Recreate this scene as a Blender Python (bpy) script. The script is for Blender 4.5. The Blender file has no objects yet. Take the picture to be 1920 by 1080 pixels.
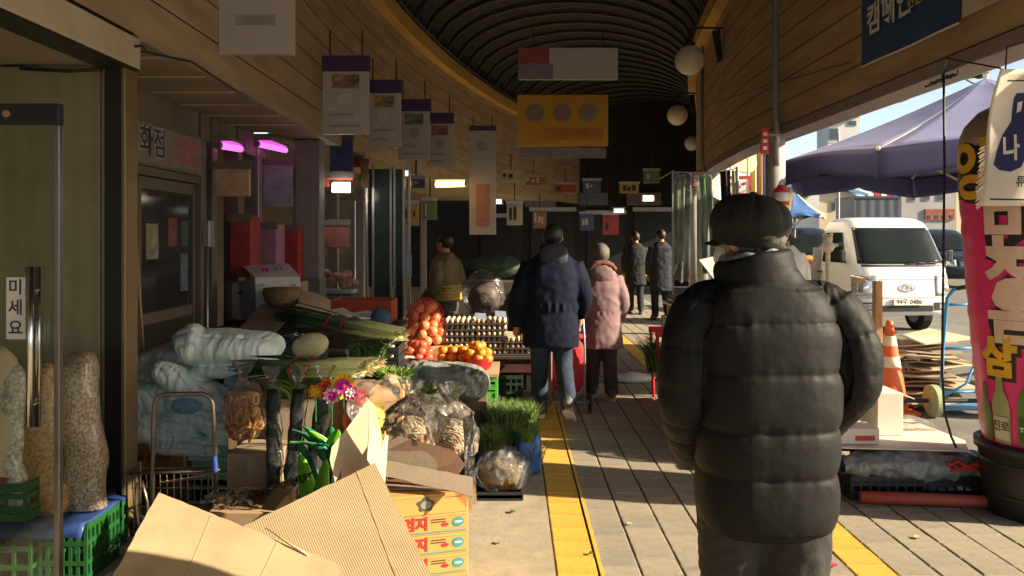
import bpy, bmesh, math, random
from math import sin, cos, pi, radians as R, sqrt, atan2
from mathutils import Vector, Matrix, noise

random.seed(7)
S = bpy.context.scene
COL = S.collection

# ------------------------------------------------------------------ camera
F, CX, HY, EYE = 1500.0, 960.0, 445.0, 1.58        # focal length and horizon, in pixels of a 1920 px frame
cam_d = bpy.data.cameras.new('camera')
cam = bpy.data.objects.new('camera', cam_d); COL.objects.link(cam)
cam.location = (0, 0, EYE); cam.rotation_euler = (R(90), 0, 0)
cam_d.sensor_width = 36.0; cam_d.lens = 36.0 * F / 1920
cam_d.shift_y = -(540 - HY) / 1920
cam_d.clip_start = 0.05; cam_d.clip_end = 3000
S.camera = cam

# ------------------------------------------------------------------ sky, sun, exposure
SUN_EL, SUN_AZ = R(24.5), R(-13)                    # azimuth measured from +X towards +Y
to_sun = Vector((cos(SUN_EL) * cos(SUN_AZ), cos(SUN_EL) * sin(SUN_AZ), sin(SUN_EL)))
W = bpy.data.worlds.new('World'); S.world = W; W.use_nodes = True
wn = W.node_tree
sky = wn.nodes.new('ShaderNodeTexSky'); sky.sky_type = 'NISHITA'; sky.sun_disc = False
sky.sun_elevation = SUN_EL; sky.sun_rotation = atan2(to_sun.x, to_sun.y)
sky.dust_density = 3.0
bg = wn.nodes['Background']; bg.inputs['Strength'].default_value = 0.05
# winter haze: the sky pales evenly towards the horizon, all the way round
tcw = wn.nodes.new('ShaderNodeTexCoord'); spw = wn.nodes.new('ShaderNodeSeparateXYZ'); wn.links.new(tcw.outputs['Generated'], spw.inputs[0])
mrw = wn.nodes.new('ShaderNodeMapRange'); mrw.interpolation_type = 'SMOOTHSTEP'; mrw.inputs['From Min'].default_value = 0.0; mrw.inputs['From Max'].default_value = 0.34; mrw.inputs['To Min'].default_value = 1.0; mrw.inputs['To Max'].default_value = 0.0
wn.links.new(spw.outputs[2], mrw.inputs['Value'])
mxw = wn.nodes.new('ShaderNodeMix'); mxw.data_type = 'RGBA'; mxw.blend_type = 'ADD'; mxw.inputs[7].default_value = (5.0, 6.6, 7.8, 1)
wn.links.new(mrw.outputs[0], mxw.inputs[0]); wn.links.new(sky.outputs['Color'], mxw.inputs[6]); wn.links.new(mxw.outputs[2], bg.inputs['Color'])
sun_d = bpy.data.lights.new('sun', 'SUN'); sun_d.energy = 5.0; sun_d.angle = R(0.5); sun_d.color = (1.0, 0.85, 0.61)
sun = bpy.data.objects.new('sun', sun_d); COL.objects.link(sun)
sun.rotation_euler = to_sun.to_track_quat('Z', 'Y').to_euler()
vs = S.view_settings
vs.view_transform = 'Standard'; vs.look = 'None'; vs.gamma = 1.0; vs.use_curve_mapping = False
vs.exposure = 1.4
S.cycles.use_denoising = True
S.cycles.max_bounces = 10; S.cycles.transparent_max_bounces = 24

# ------------------------------------------------------------------ materials
MATS = {}
def M(name, col, rough=0.65, var=0.15, scale=6.0, bump=0.0, bscale=60.0, metal=0.0, spec=0.4, stretch=(1, 1, 1), dirt=0.0, detail=4.0, col2=None, trans=0.0, alpha=1.0, coat=0.0, pits=0.0):
    """principled material: a base colour broken up by two noises, optional fine relief and stains"""
    if name in MATS: return MATS[name]
    m = bpy.data.materials.new(name); m.use_nodes = True; MATS[name] = m
    nt = m.node_tree; b = nt.nodes['Principled BSDF']
    tc = nt.nodes.new('ShaderNodeTexCoord'); mp = nt.nodes.new('ShaderNodeMapping')
    mp.inputs['Scale'].default_value = stretch
    nt.links.new(tc.outputs['Object'], mp.inputs['Vector'])
    n1 = nt.nodes.new('ShaderNodeTexNoise'); n1.inputs['Scale'].default_value = scale; n1.inputs['Detail'].default_value = detail
    nt.links.new(mp.outputs[0], n1.inputs['Vector'])
    rmp = nt.nodes.new('ShaderNodeValToRGB')
    c = Vector(col[:3])
    lo = c * (1 - var) if col2 is None else Vector(col2[:3])
    hi = c * (1 + var) if col2 is None else c
    rmp.color_ramp.elements[0].position = 0.32; rmp.color_ramp.elements[1].position = 0.68
    rmp.color_ramp.elements[0].color = (*lo, 1); rmp.color_ramp.elements[1].color = (*[min(x, 1) for x in hi], 1)
    nt.links.new(n1.outputs['Fac'], rmp.inputs['Fac'])
    out = rmp.outputs['Color']
    if dirt > 0:
        n2 = nt.nodes.new('ShaderNodeTexNoise'); n2.inputs['Scale'].default_value = scale * 0.37; n2.inputs['Detail'].default_value = 8
        n2.inputs['Roughness'].default_value = 0.7
        nt.links.new(mp.outputs[0], n2.inputs['Vector'])
        r2 = nt.nodes.new('ShaderNodeValToRGB'); r2.color_ramp.elements[0].position = 0.5; r2.color_ramp.elements[1].position = 0.72
        r2.color_ramp.elements[0].color = (0, 0, 0, 1); r2.color_ramp.elements[1].color = (dirt, dirt, dirt, 1)
        nt.links.new(n2.outputs['Fac'], r2.inputs['Fac'])
        mx = nt.nodes.new('ShaderNodeMix'); mx.data_type = 'RGBA'
        nt.links.new(r2.outputs['Color'], mx.inputs[0]); nt.links.new(out, mx.inputs[6])
        mx.inputs[7].default_value = (c.x * 0.35, c.y * 0.32, c.z * 0.3, 1)
        out = mx.outputs[2]
    if pits > 0:                                     # small dark chips, thinly scattered
        vo = nt.nodes.new('ShaderNodeTexVoronoi'); vo.inputs['Scale'].default_value = pits; nt.links.new(mp.outputs[0], vo.inputs['Vector'])
        n3 = nt.nodes.new('ShaderNodeTexNoise'); n3.inputs['Scale'].default_value = 3.0; nt.links.new(mp.outputs[0], n3.inputs['Vector'])
        mm = nt.nodes.new('ShaderNodeMath'); mm.operation = 'MULTIPLY'; mm.inputs[1].default_value = 0.55; nt.links.new(n3.outputs['Fac'], mm.inputs[0])
        lt = nt.nodes.new('ShaderNodeMath'); lt.operation = 'LESS_THAN'; nt.links.new(vo.outputs['Distance'], lt.inputs[0]); nt.links.new(mm.outputs[0], lt.inputs[1])
        sp_ = nt.nodes.new('ShaderNodeSeparateColor'); nt.links.new(vo.outputs['Color'], sp_.inputs[0])
        gt = nt.nodes.new('ShaderNodeMath'); gt.operation = 'GREATER_THAN'; gt.inputs[1].default_value = 0.62; nt.links.new(sp_.outputs[0], gt.inputs[0])
        an = nt.nodes.new('ShaderNodeMath'); an.operation = 'MULTIPLY'; nt.links.new(lt.outputs[0], an.inputs[0]); nt.links.new(gt.outputs[0], an.inputs[1])
        s3 = nt.nodes.new('ShaderNodeMath'); s3.operation = 'MULTIPLY'; nt.links.new(an.outputs[0], s3.inputs[0]); nt.links.new(sp_.outputs[1], s3.inputs[1])
        mx = nt.nodes.new('ShaderNodeMix'); mx.data_type = 'RGBA'; nt.links.new(s3.outputs[0], mx.inputs[0]); nt.links.new(out, mx.inputs[6]); mx.inputs[7].default_value = (c.x*0.3, c.y*0.27, c.z*0.22, 1); out = mx.outputs[2]
    nt.links.new(out, b.inputs['Base Color'])
    b.inputs['Roughness'].default_value = rough; b.inputs['Metallic'].default_value = metal
    b.inputs['Specular IOR Level'].default_value = spec
    b.inputs['Transmission Weight'].default_value = trans; b.inputs['Alpha'].default_value = alpha
    b.inputs['Coat Weight'].default_value = coat
    if bump > 0:
        nb = nt.nodes.new('ShaderNodeTexNoise'); nb.inputs['Scale'].default_value = bscale; nb.inputs['Detail'].default_value = 5
        nt.links.new(mp.outputs[0], nb.inputs['Vector'])
        bp = nt.nodes.new('ShaderNodeBump'); bp.inputs['Strength'].default_value = bump; bp.inputs['Distance'].default_value = 0.01
        nt.links.new(nb.outputs['Fac'], bp.inputs['Height']); nt.links.new(bp.outputs[0], b.inputs['Normal'])
    return m

def emit(name, col, strength):
    if name in MATS: return MATS[name]
    m = bpy.data.materials.new(name); m.use_nodes = True; MATS[name] = m
    b = m.node_tree.nodes['Principled BSDF']
    b.inputs['Base Color'].default_value = (*col, 1); b.inputs['Emission Color'].default_value = (*col, 1)
    b.inputs['Emission Strength'].default_value = strength
    return m

def film(name, tint=(0.9, 0.9, 0.88), haze=0.18, rough=0.12, scale=14.0, streak=(1, 1, 1)):
    """thin clear plastic: mostly see-through, milky in creases, glossy"""
    if name in MATS: return MATS[name]
    m = bpy.data.materials.new(name); m.use_nodes = True; MATS[name] = m
    nt = m.node_tree; nt.nodes.remove(nt.nodes['Principled BSDF']); o = nt.nodes['Material Output']
    tc = nt.nodes.new('ShaderNodeTexCoord'); mp = nt.nodes.new('ShaderNodeMapping'); mp.inputs['Scale'].default_value = streak
    nt.links.new(tc.outputs['Object'], mp.inputs['Vector'])
    n = nt.nodes.new('ShaderNodeTexNoise'); n.inputs['Scale'].default_value = scale; n.inputs['Detail'].default_value = 6; n.inputs['Distortion'].default_value = 1.2
    nt.links.new(mp.outputs[0], n.inputs['Vector'])
    bp = nt.nodes.new('ShaderNodeBump'); bp.inputs['Strength'].default_value = 0.5; bp.inputs['Distance'].default_value = 0.02
    nt.links.new(n.outputs['Fac'], bp.inputs['Height'])
    tr = nt.nodes.new('ShaderNodeBsdfTransparent'); tr.inputs['Color'].default_value = (*tint, 1)
    df = nt.nodes.new('ShaderNodeBsdfTranslucent'); df.inputs['Color'].default_value = (*[x * 0.9 for x in tint], 1)
    d2 = nt.nodes.new('ShaderNodeBsdfDiffuse'); d2.inputs['Color'].default_value = (*[x * 0.85 for x in tint], 1)
    md = nt.nodes.new('ShaderNodeMixShader'); md.inputs[0].default_value = 0.6
    nt.links.new(df.outputs[0], md.inputs[1]); nt.links.new(d2.outputs[0], md.inputs[2]); nt.links.new(bp.outputs[0], d2.inputs['Normal'])
    gl = nt.nodes.new('ShaderNodeBsdfGlossy'); gl.inputs['Roughness'].default_value = rough; nt.links.new(bp.outputs[0], gl.inputs['Normal'])
    mr = nt.nodes.new('ShaderNodeMapRange'); mr.inputs['From Min'].default_value = 0.4; mr.inputs['From Max'].default_value = 0.75
    mr.inputs['To Min'].default_value = haze * 0.25; mr.inputs['To Max'].default_value = min(1, haze * 1.1)
    nt.links.new(n.outputs['Fac'], mr.inputs['Value'])
    m1 = nt.nodes.new('ShaderNodeMixShader'); nt.links.new(mr.outputs[0], m1.inputs[0])
    nt.links.new(tr.outputs[0], m1.inputs[1]); nt.links.new(md.outputs[0], m1.inputs[2])
    fr = nt.nodes.new('ShaderNodeFresnel'); fr.inputs['IOR'].default_value = 1.27; nt.links.new(bp.outputs[0], fr.inputs['Normal'])
    m2 = nt.nodes.new('ShaderNodeMixShader'); nt.links.new(fr.outputs[0], m2.inputs[0])
    nt.links.new(m1.outputs[0], m2.inputs[1]); nt.links.new(gl.outputs[0], m2.inputs[2])
    nt.links.new(m2.outputs[0], o.inputs['Surface'])
    return m

def lined(name, col, period, axis=0, depth=0.5, dark=0.75, rough=0.75, width=0.5, var=0.1, metal=0.0):
    """a surface with fine regular ridges (corrugated board, ribbed panel, quilting thread)"""
    if name in MATS: return MATS[name]
    m = M(name, col, rough=rough, var=var, scale=5, dirt=0.28, metal=metal)
    nt = m.node_tree; b = nt.nodes['Principled BSDF']
    tc = nt.nodes.new('ShaderNodeTexCoord'); sp = nt.nodes.new('ShaderNodeSeparateXYZ'); nt.links.new(tc.outputs['Object'], sp.inputs[0])
    mu = nt.nodes.new('ShaderNodeMath'); mu.operation = 'MULTIPLY'; mu.inputs[1].default_value = 2 * pi / period
    nt.links.new(sp.outputs[axis], mu.inputs[0])
    sn = nt.nodes.new('ShaderNodeMath'); sn.operation = 'SINE'; nt.links.new(mu.outputs[0], sn.inputs[0])
    bp = nt.nodes.new('ShaderNodeBump'); bp.inputs['Strength'].default_value = depth; bp.inputs['Distance'].default_value = period * 0.2
    nt.links.new(sn.outputs[0], bp.inputs['Height']); nt.links.new(bp.outputs[0], b.inputs['Normal'])
    return m

# ------------------------------------------------------------------ geometry
class G:
    """a growing list of vertices and faces"""
    def __init__(s): s.v = []; s.f = []
    def add(s, v, f):
        o = len(s.v); s.v += [Vector(p) for p in v]; s.f += [tuple(i + o for i in q) for q in f]; return s
    def join(s, g): return s.add(g.v, g.f)
    def xf(s, m): s.v = [m @ p for p in s.v]; return s
    def mv(s, d): d = Vector(d); s.v = [p + d for p in s.v]; return s
    def box(s, x0, x1, y0, y1, z0, z1):
        v = [(x0,y0,z0),(x1,y0,z0),(x1,y1,z0),(x0,y1,z0),(x0,y0,z1),(x1,y0,z1),(x1,y1,z1),(x0,y1,z1)]
        return s.add(v, [(0,3,2,1),(4,5,6,7),(0,1,5,4),(1,2,6,5),(2,3,7,6),(3,0,4,7)])
    def tube(s, pts, r, n=8, cap=True, flat=1.0):
        pts = [Vector(p) for p in pts]; k = len(pts)
        rr = r if isinstance(r, (list, tuple)) else [r] * k
        v = []; up = None
        for i, p in enumerate(pts):
            t = (pts[min(i + 1, k - 1)] - pts[max(i - 1, 0)])
            t = t.normalized() if t.length > 1e-9 else Vector((0, 0, 1))
            if up is None:
                up = Vector((0, 0, 1)) if abs(t.z) < 0.9 else Vector((0, 1, 0))
            a = t.cross(up)
            a = a.normalized() if a.length > 1e-6 else Vector((1, 0, 0))
            b = a.cross(t).normalized(); up = b
            for j in range(n):
                th = 2 * pi * j / n
                v.append(p + a * (cos(th) * rr[i]) + b * (sin(th) * rr[i] * flat))
        f = [(i*n+j, i*n+(j+1)%n, (i+1)*n+(j+1)%n, (i+1)*n+j) for i in range(k-1) for j in range(n)]
        if cap: f += [tuple(range(n-1, -1, -1)), tuple((k-1)*n+j for j in range(n))]
        return s.add(v, f)
    def lathe(s, prof, c=(0,0,0), n=20, sx=1.0, sy=1.0, cap=True):
        k = len(prof); v = []
        for r, z in prof:
            for j in range(n):
                th = 2*pi*j/n; v.append((c[0]+cos(th)*r*sx, c[1]+sin(th)*r*sy, c[2]+z))
        f = [(i*n+j, i*n+(j+1)%n, (i+1)*n+(j+1)%n, (i+1)*n+j) for i in range(k-1) for j in range(n)]
        if cap: f += [tuple(range(n-1, -1, -1)), tuple((k-1)*n+j for j in range(n))]
        return s.add(v, f)
    def ball(s, c, r, nu=16, nv=10):
        r = (r, r, r) if not isinstance(r, (tuple, list)) else r
        v = [(c[0], c[1], c[2]-r[2])]
        for i in range(1, nv):
            ph = -pi/2 + pi*i/nv
            for j in range(nu):
                th = 2*pi*j/nu; v.append((c[0]+r[0]*cos(ph)*cos(th), c[1]+r[1]*cos(ph)*sin(th), c[2]+r[2]*sin(ph)))
        v.append((c[0], c[1], c[2]+r[2])); L = len(v)-1
        f = [(0, 1+(j+1)%nu, 1+j) for j in range(nu)]
        for i in range(nv-2):
            f += [(1+i*nu+j, 1+i*nu+(j+1)%nu, 1+(i+1)*nu+(j+1)%nu, 1+(i+1)*nu+j) for j in range(nu)]
        f += [(1+(nv-2)*nu+j, 1+(nv-2)*nu+(j+1)%nu, L) for j in range(nu)]
        return s.add(v, f)
    def prism(s, poly, t):
        """closed polygon of 3D points, given a thickness along its normal"""
        p = [Vector(q) for q in poly]; n = len(p)
        nn = Vector((0,0,0))
        for i in range(n): nn += p[i].cross(p[(i+1) % n])
        nn.normalize()
        v = [q + nn*t*0.5 for q in p] + [q - nn*t*0.5 for q in p]
        f = [tuple(range(n)), tuple(range(2*n-1, n-1, -1))] + [(i, n+i, n+(i+1) % n, (i+1) % n) for i in range(n)]
        return s.add(v, f)
    def grid(s, fn, nu, nv, cu=False, cv=False):
        v = []
        for i in range(nv + (0 if cv else 1)):
            for j in range(nu + (0 if cu else 1)):
                v.append(fn(j/nu, i/nv))
        w = nu + (0 if cu else 1); h = nv + (0 if cv else 1)
        f = [(i*w+j, i*w+(j+1) % w, ((i+1) % h)*w+(j+1) % w, ((i+1) % h)*w+j) for i in range(nv) for j in range(nu)]
        return s.add(v, f)
    def loft(s, rings, n=32, e=2.0):
        """rings of (z, half width, half depth, cx, cy): superellipse sections stacked upwards"""
        k = len(rings); v = []
        for q in rings:
            z, a, b = q[:3]; cx, cy = (q[3], q[4]) if len(q) > 3 else (0, 0)
            for j in range(n):
                th = 2*pi*j/n; c_, s_ = cos(th), sin(th)
                v.append((cx + a*math.copysign(abs(c_)**(2/e), c_), cy + b*math.copysign(abs(s_)**(2/e), s_), z))
        f = [(i*n+j, i*n+(j+1) % n, (i+1)*n+(j+1) % n, (i+1)*n+j) for i in range(k-1) for j in range(n)]
        f += [tuple(range(n-1, -1, -1)), tuple((k-1)*n+j for j in range(n))]
        return s.add(v, f)
    def disp(s, fn): s.v = [p + fn(p) for p in s.v]; return s

def mesh(g, name='m', smooth=False):
    me = bpy.data.meshes.new(name); me.from_pydata([tuple(p) for p in g.v], [], g.f); me.update()
    if smooth: me.polygons.foreach_set('use_smooth', [True]*len(me.polygons))
    return me
def ob(name, g, mat, parent=None, smooth=False, bevel=0.0, loc=None, world=True, angle=None):
    """one mesh object; with world=True the coordinates are the place's and are moved under an unrotated parent"""
    if isinstance(g, G):
        if parent is not None and world:
            o_ = Vector((0,0,0)); q = parent
            while q is not None: o_ += q.location; q = q.parent
            g = G().add([p - o_ for p in g.v], g.f)
        me = mesh(g, name, smooth)
    else: me = g
    o = bpy.data.objects.new(name, me); COL.objects.link(o)
    if mat is not None and len(me.materials) == 0: me.materials.append(mat)
    if parent is not None: o.parent = parent
    if loc is not None: o.location = loc
    if bevel > 0:
        b = o.modifiers.new('bevel', 'BEVEL'); b.width = bevel; b.segments = 2; b.limit_method = 'ANGLE'; b.angle_limit = R(40)
    return o
def tag(o, label, cat=None, group=None, kind=None):
    o['label'] = label
    if cat: o['category'] = cat
    if group: o['group'] = group
    if kind: o['kind'] = kind
    return o
def T(name, label, cat, loc=(0,0,0), group=None, rz=0.0):
    o = bpy.data.objects.new(name, None); COL.objects.link(o); o.location = loc; o.rotation_euler = (0, 0, rz)
    o.empty_display_size = 0.1
    return tag(o, label, cat, group)
def one(name, g, mat, label, cat, group=None, smooth=False, bevel=0.0, base=None):
    """a thing that is a single mesh, with its origin at its base"""
    xs = [p.x for p in g.v]; ys = [p.y for p in g.v]; zs = [p.z for p in g.v]
    b = Vector(((min(xs)+max(xs))/2, (min(ys)+max(ys))/2, min(zs))) if base is None else Vector(base)
    o = ob(name, G().add([p - b for p in g.v], g.f), mat, smooth=smooth, bevel=bevel); o.location = b
    return tag(o, label, cat, group)
def struct(name, g, mat, parent=None, smooth=False, bevel=0):
    o = ob(name, g, mat, parent, smooth, bevel)
    if parent is None: o['kind'] = 'structure'
    return o
def at(px, py, Y): return Vector(((px-CX)/F*Y, Y, EYE-(py-HY)/F*Y))
def rotz(a): return Matrix.Rotation(a, 4, 'Z')
def rot(ax, a): return Matrix.Rotation(a, 4, ax)
def tl(x, y=0, z=0): return Matrix.Translation(Vector((x, y, z)))

WORK = bpy.data.scenes.new('work')                 # a bench for melting and lettering, removed at the end
def evalmesh(o):
    vl = WORK.view_layers[0]; vl.update()
    return bpy.data.meshes.new_from_object(o.evaluated_get(vl.depsgraph))
def fuse(g, voxel=0.015, smooth=4, factor=0.5):
    """melt overlapping closed pieces into one continuous skin"""
    o = bpy.data.objects.new('tmp', mesh(g)); WORK.collection.objects.link(o)
    m = o.modifiers.new('r', 'REMESH'); m.mode = 'VOXEL'; m.voxel_size = voxel
    if smooth:
        q = o.modifiers.new('s', 'SMOOTH'); q.iterations = smooth; q.factor = factor
    me = evalmesh(o)
    out = G().add([v.co.copy() for v in me.vertices], [tuple(p.vertices) for p in me.polygons])
    src = o.data; bpy.data.objects.remove(o); bpy.data.meshes.remove(src); bpy.data.meshes.remove(me)
    return out
def text(s, size=1.0, bold=0.0, align='CENTER', ext=0.0, sub=0.0, shear=0.0):
    """flat lettering in the XY plane"""
    c = bpy.data.curves.new('t', 'FONT'); c.body = s; c.size = size; c.align_x = align; c.align_y = 'CENTER'; c.offset = bold; c.extrude = ext; c.resolution_u = 3; c.shear = shear
    o = bpy.data.objects.new('t', c); WORK.collection.objects.link(o)
    me = evalmesh(o)
    if sub > 0:
        bm = bmesh.new(); bm.from_mesh(me); bmesh.ops.triangulate(bm, faces=bm.faces)
        for _ in range(4):
            L = [e for e in bm.edges if e.calc_length() > sub]
            if not L: break
            bmesh.ops.subdivide_edges(bm, edges=L, cuts=1); bmesh.ops.triangulate(bm, faces=[f for f in bm.faces if len(f.verts) > 3])
        bm.to_mesh(me); bm.free()
    g = G().add([v.co.copy() for v in me.vertices], [tuple(p.vertices) for p in me.polygons])
    bpy.data.objects.remove(o); bpy.data.curves.remove(c); bpy.data.meshes.remove(me)
    return g
def basis(o, x, y):
    """matrix that lays XY lettering on a surface: x along the line of writing, y up"""
    x = Vector(x).normalized(); y = Vector(y).normalized(); z = x.cross(y).normalized(); y = z.cross(x)
    m = Matrix((( x.x, y.x, z.x, o[0]), (x.y, y.y, z.y, o[1]), (x.z, y.z, z.z, o[2]), (0,0,0,1)))
    return m
def nz(p, s=1.0, k=0.0): return noise.noise(Vector((p[0]*s+k, p[1]*s-k, p[2]*s+2*k)))
def ridge(p, s=1.0, k=0.0): return 1 - abs(nz(p, s, k))*2
def crumple(g, amp, s, k=0.0, nrm=None):
    """push vertices of a closed form in and out along creased noise, away from its middle"""
    c = sum(g.v, Vector())/len(g.v)
    def d(p):
        n = (p-c); n = n.normalized() if n.length > 1e-6 else n
        return n*(amp*(ridge(p, s, k)*0.6+nz(p, s*2.3, k+5)*0.4))
    return g.disp(d)
# ================================================================== THE SETTING
concrete = M('concrete', (0.40, 0.34, 0.25), 0.85, 0.12, 9, 0.55, 220, dirt=0.2, pits=85)
ground = struct('ground', G().box(-400, 500, -60, 1500, -0.6, -0.055), M('asphalt', (0.17, 0.16, 0.145), 0.9, 0.18, 3, 0.35, 150, dirt=0.3))
PX0, TW = 0.21, 0.2
KX = PX0 + 15*TW                       # outer edge of the walkway
slab = struct('concrete_strip', G().box(-8, PX0-0.004, -6, 40, -0.3, 0.0), concrete)
# pits worn into the strip: a scatter of small dark chips sunk in the surface
kerb = struct('kerb', G().box(KX+0.004, KX+0.16, -6, 40, -0.3, -0.004), M('kerb_stone', (0.36, 0.33, 0.28), 0.85, 0.15, 12, 0.3, 120), bevel=0.012)

pave = struct('pavement', G().box(PX0, KX, -6, 40, -0.3, -0.014), M('bedding', (0.19, 0.155, 0.11), 0.95, 0.25, 40, 0.4, 300))
tile_grey = M('paver_grey', (0.33, 0.285, 0.225), 0.85, 0.13, 14, 0.55, 260, dirt=0.25, pits=120)
tile_warm = M('paver_warm', (0.36, 0.31, 0.235), 0.85, 0.13, 14, 0.55, 260, dirt=0.2, pits=120)
tile_dark = M('paver_dark', (0.29, 0.255, 0.205), 0.85, 0.15, 14, 0.55, 260, dirt=0.3)
yellow_paint = M('yellow_paving', (0.70, 0.42, 0.065), 0.75, 0.10, 10, 0.4, 240, dirt=0.5, pits=60)
def tile_geom(w, l):
    a, b = w/2, l/2; i = 0.005
    v = [(-a,-b,-0.02),(a,-b,-0.02),(a,b,-0.02),(-a,b,-0.02),(-a,-b,-0.006),(a,-b,-0.006),(a,b,-0.006),(-a,b,-0.006),
         (-a+i,-b+i,0),(a-i,-b+i,0),(a-i,b-i,0),(-a+i,b-i,0)]
    f = [(8,9,10,11)]
    for q in (0, 4):
        for k in range(4): f.append((q+k, q+(k+1) % 4, q+4+(k+1) % 4, q+4+k))
    return G().add(v, f)
tg = tile_geom(0.1925, 0.1965)
tms = []
for mt in (tile_grey, tile_warm, tile_dark, yellow_paint):
    me = mesh(tg, 'paver'); me.materials.append(mt); tms.append(me)
cells = []
for c in range(15):
    for r_ in range(-20, 150):
        y = 0.2*r_ + (0.1 if c % 2 else 0) + 0.05; x = PX0 + (c+0.5)*TW
        cells.append((c, x, y))
def in_view(x, y):
    if y < 3.55: return False
    px = CX + x/y*F; py = HY + EYE/y*F
    if px > 1960 or py > 1110: return False
    if 1300 < px < 1575 and py > 640: return False      # behind the near walker
    return True
seen = sorted([c for c in cells if in_view(c[1], c[2])], key=lambda c: c[2])[:296]
seen_set = set(seen); rest = {0: G(), 1: G(), 3: G(), 2: G()}
for c in cells:
    col, x, y = c
    k = 3 if col in (0, 7) else random.choice((0, 0, 0, 1, 1, 2))
    if col >= 8 and k != 3: k = random.choice((1, 1, 1, 0))
    dz = random.uniform(-0.002, 0.0015); tx, ty = random.uniform(-0.006, 0.006), random.uniform(-0.005, 0.005)
    if c in seen_set:
        o = bpy.data.objects.new('paver', tms[k]); COL.objects.link(o); o.parent = pave
        o.location = (x, y, dz); o.rotation_euler = (tx, ty, random.uniform(-0.006, 0.006))
    else:
        rest[k].join(G().add(tg.v, tg.f).mv((x, y, dz)))
for k, mt in enumerate((tile_grey, tile_warm, tile_dark, yellow_paint)):
    o = ob('distant_pavers', rest[k], mt, pave); o['kind'] = 'stuff'
# over-sprayed paint along the first yellow course
struct('paint_edge', G().box(PX0+TW+0.006, PX0+TW+0.024, -2, 7.5, -0.004, 0.0035), yellow_paint, pave)

# ---- the arcade: it bends to the right in the distance
def sh(y): d = max(0.0, y-9.0); return 0.05*d + 0.012*d*d
YS = [-5 + 0.75*i for i in range(43)]
def strip(prof, k=1.0, ys=YS, th=0.02, side=1, amp=0.0):
    """a profile in X,Z carried along the bend, given thickness"""
    g = G()
    n = len(prof); v = []
    for y in ys:
        s = sh(y)*k
        for (x, z) in prof: v.append((x+s, y, z))
        for (x, z) in prof: v.append((x+s+side*th, y, z+th*0.5))
    f = []; m = 2*n
    for i in range(len(ys)-1):
        for j in range(n-1):
            f.append((i*m+j, i*m+j+1, (i+1)*m+j+1, (i+1)*m+j)); f.append((i*m+n+j+1, i*m+n+j, (i+1)*m+n+j, (i+1)*m+n+j+1))
        f.append((i*m, (i+1)*m, (i+1)*m+n, i*m+n)); f.append((i*m+n-1, i*m+m-1, (i+1)*m+m-1, (i+1)*m+n-1))
    e = (len(ys)-1)*m
    f.append(tuple(range(n)) + tuple(range(m-1, n-1, -1))); f.append(tuple(e+i for i in range(n-1, -1, -1)) + tuple(e+n+i for i in range(n)))
    return g.add(v, f)
plank_m = M('ceiling_plank', (0.40, 0.295, 0.18), 0.6, 0.16, 2.2, 0.15, 40, stretch=(4, 0.6, 4), dirt=0.25)
trim_m = M('ochre_trim', (0.58, 0.35, 0.09), 0.5, 0.1, 4, 0.1, 30)
roof_m = lined('roof_sheet', (0.03, 0.027, 0.025), 0.18, 1, 1.0, rough=0.55)
metal_grey = M('grey_metal', (0.36, 0.34, 0.34), 0.45, 0.08, 8, 0.05, 60, metal=0.3)
arc = T('arcade_roof', 'planked arcade canopy with ochre trims and dark ribbed vault over the walkway', 'canopy')
right = [(2.75, 2.72+0.228*i) for i in range(10)]
for i in range(len(right)-1):
    (x0, z0), (x1, z1) = right[i], right[i+1]
    d = Vector((x1-x0, z1-z0)).normalized()*0.005
    ob('plank', strip([(x0+d.x, z0+d.y), (x1-d.x, z1-d.y)], th=0.02), plank_m, arc)
left = [(-1.97, 2.64+0.236*i) for i in range(10)]
for i in range(len(left)-1):
    (x0, z0), (x1, z1) = left[i], left[i+1]
    d = Vector((x1-x0, z1-z0)).normalized()*0.005
    ob('plank', strip([(x0+d.x, z0+d.y), (x1-d.x, z1-d.y)], th=0.02, side=-1), plank_m, arc)
ob('backing', strip([(x+0.035, z) for x, z in right], th=0.03), M('backing_dark', (0.05, 0.04, 0.03), 0.9), arc)
ob('backing', strip([(x-0.035, z) for x, z in left], th=0.03, side=-1), MATS['backing_dark'], arc)
def rail(x0, x1, z0, z1, k=1.0):
    g = G(); v = []
    for y in YS:
        s = sh(y)*k; v += [(x0+s, y, z0), (x1+s, y, z0), (x1+s, y, z1), (x0+s, y, z1)]
    f = []
    for i in range(len(YS)-1):
        for j in range(4): f.append((i*4+j, i*4+(j+1) % 4, i*4+4+(j+1) % 4, i*4+4+j))
    f += [(0,3,2,1), tuple(len(v)-4+j for j in range(4))]
    return g.add(v, f)
ob('ochre_trim', rail(2.58, 2.745, 4.66, 4.90), trim_m, arc, bevel=0.01)
ob('ochre_trim', rail(-1.965, -1.80, 4.66, 4.90), trim_m, arc, bevel=0.01)
ob('edge_beam', rail(2.735, 2.98, 2.62, 2.715), M('beam_metal', (0.24, 0.20, 0.19), 0.5, 0.1, 4, 0.1, 40), arc, bevel=0.006)
ob('outer_fascia', rail(2.86, 2.98, 2.722, 5.0), M('outer_fascia', (0.5, 0.46, 0.4), 0.6), arc)
ob('edge_strip', rail(2.985, 3.0, 2.625, 2.69), M('pale_strip', (0.6, 0.55, 0.5), 0.5), arc)
vault = [(0.39+2.27*cos(pi*k/14), 4.91+1.05*sin(pi*k/14)) for k in range(15)]
ob('vault', strip(vault, th=0.0001).disp(lambda p: Vector((0, 0, 0))), roof_m, arc)
ob('roof_deck', G().join(strip([(x*1.0+0.0, z+0.03) for x, z in vault], th=0.0)).mv((0, 0, 0.01)), roof_m, arc)
ob('roof_slope', strip([(2.55, 4.93), (3.0, 5.02)], th=0.03), roof_m, arc)
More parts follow.
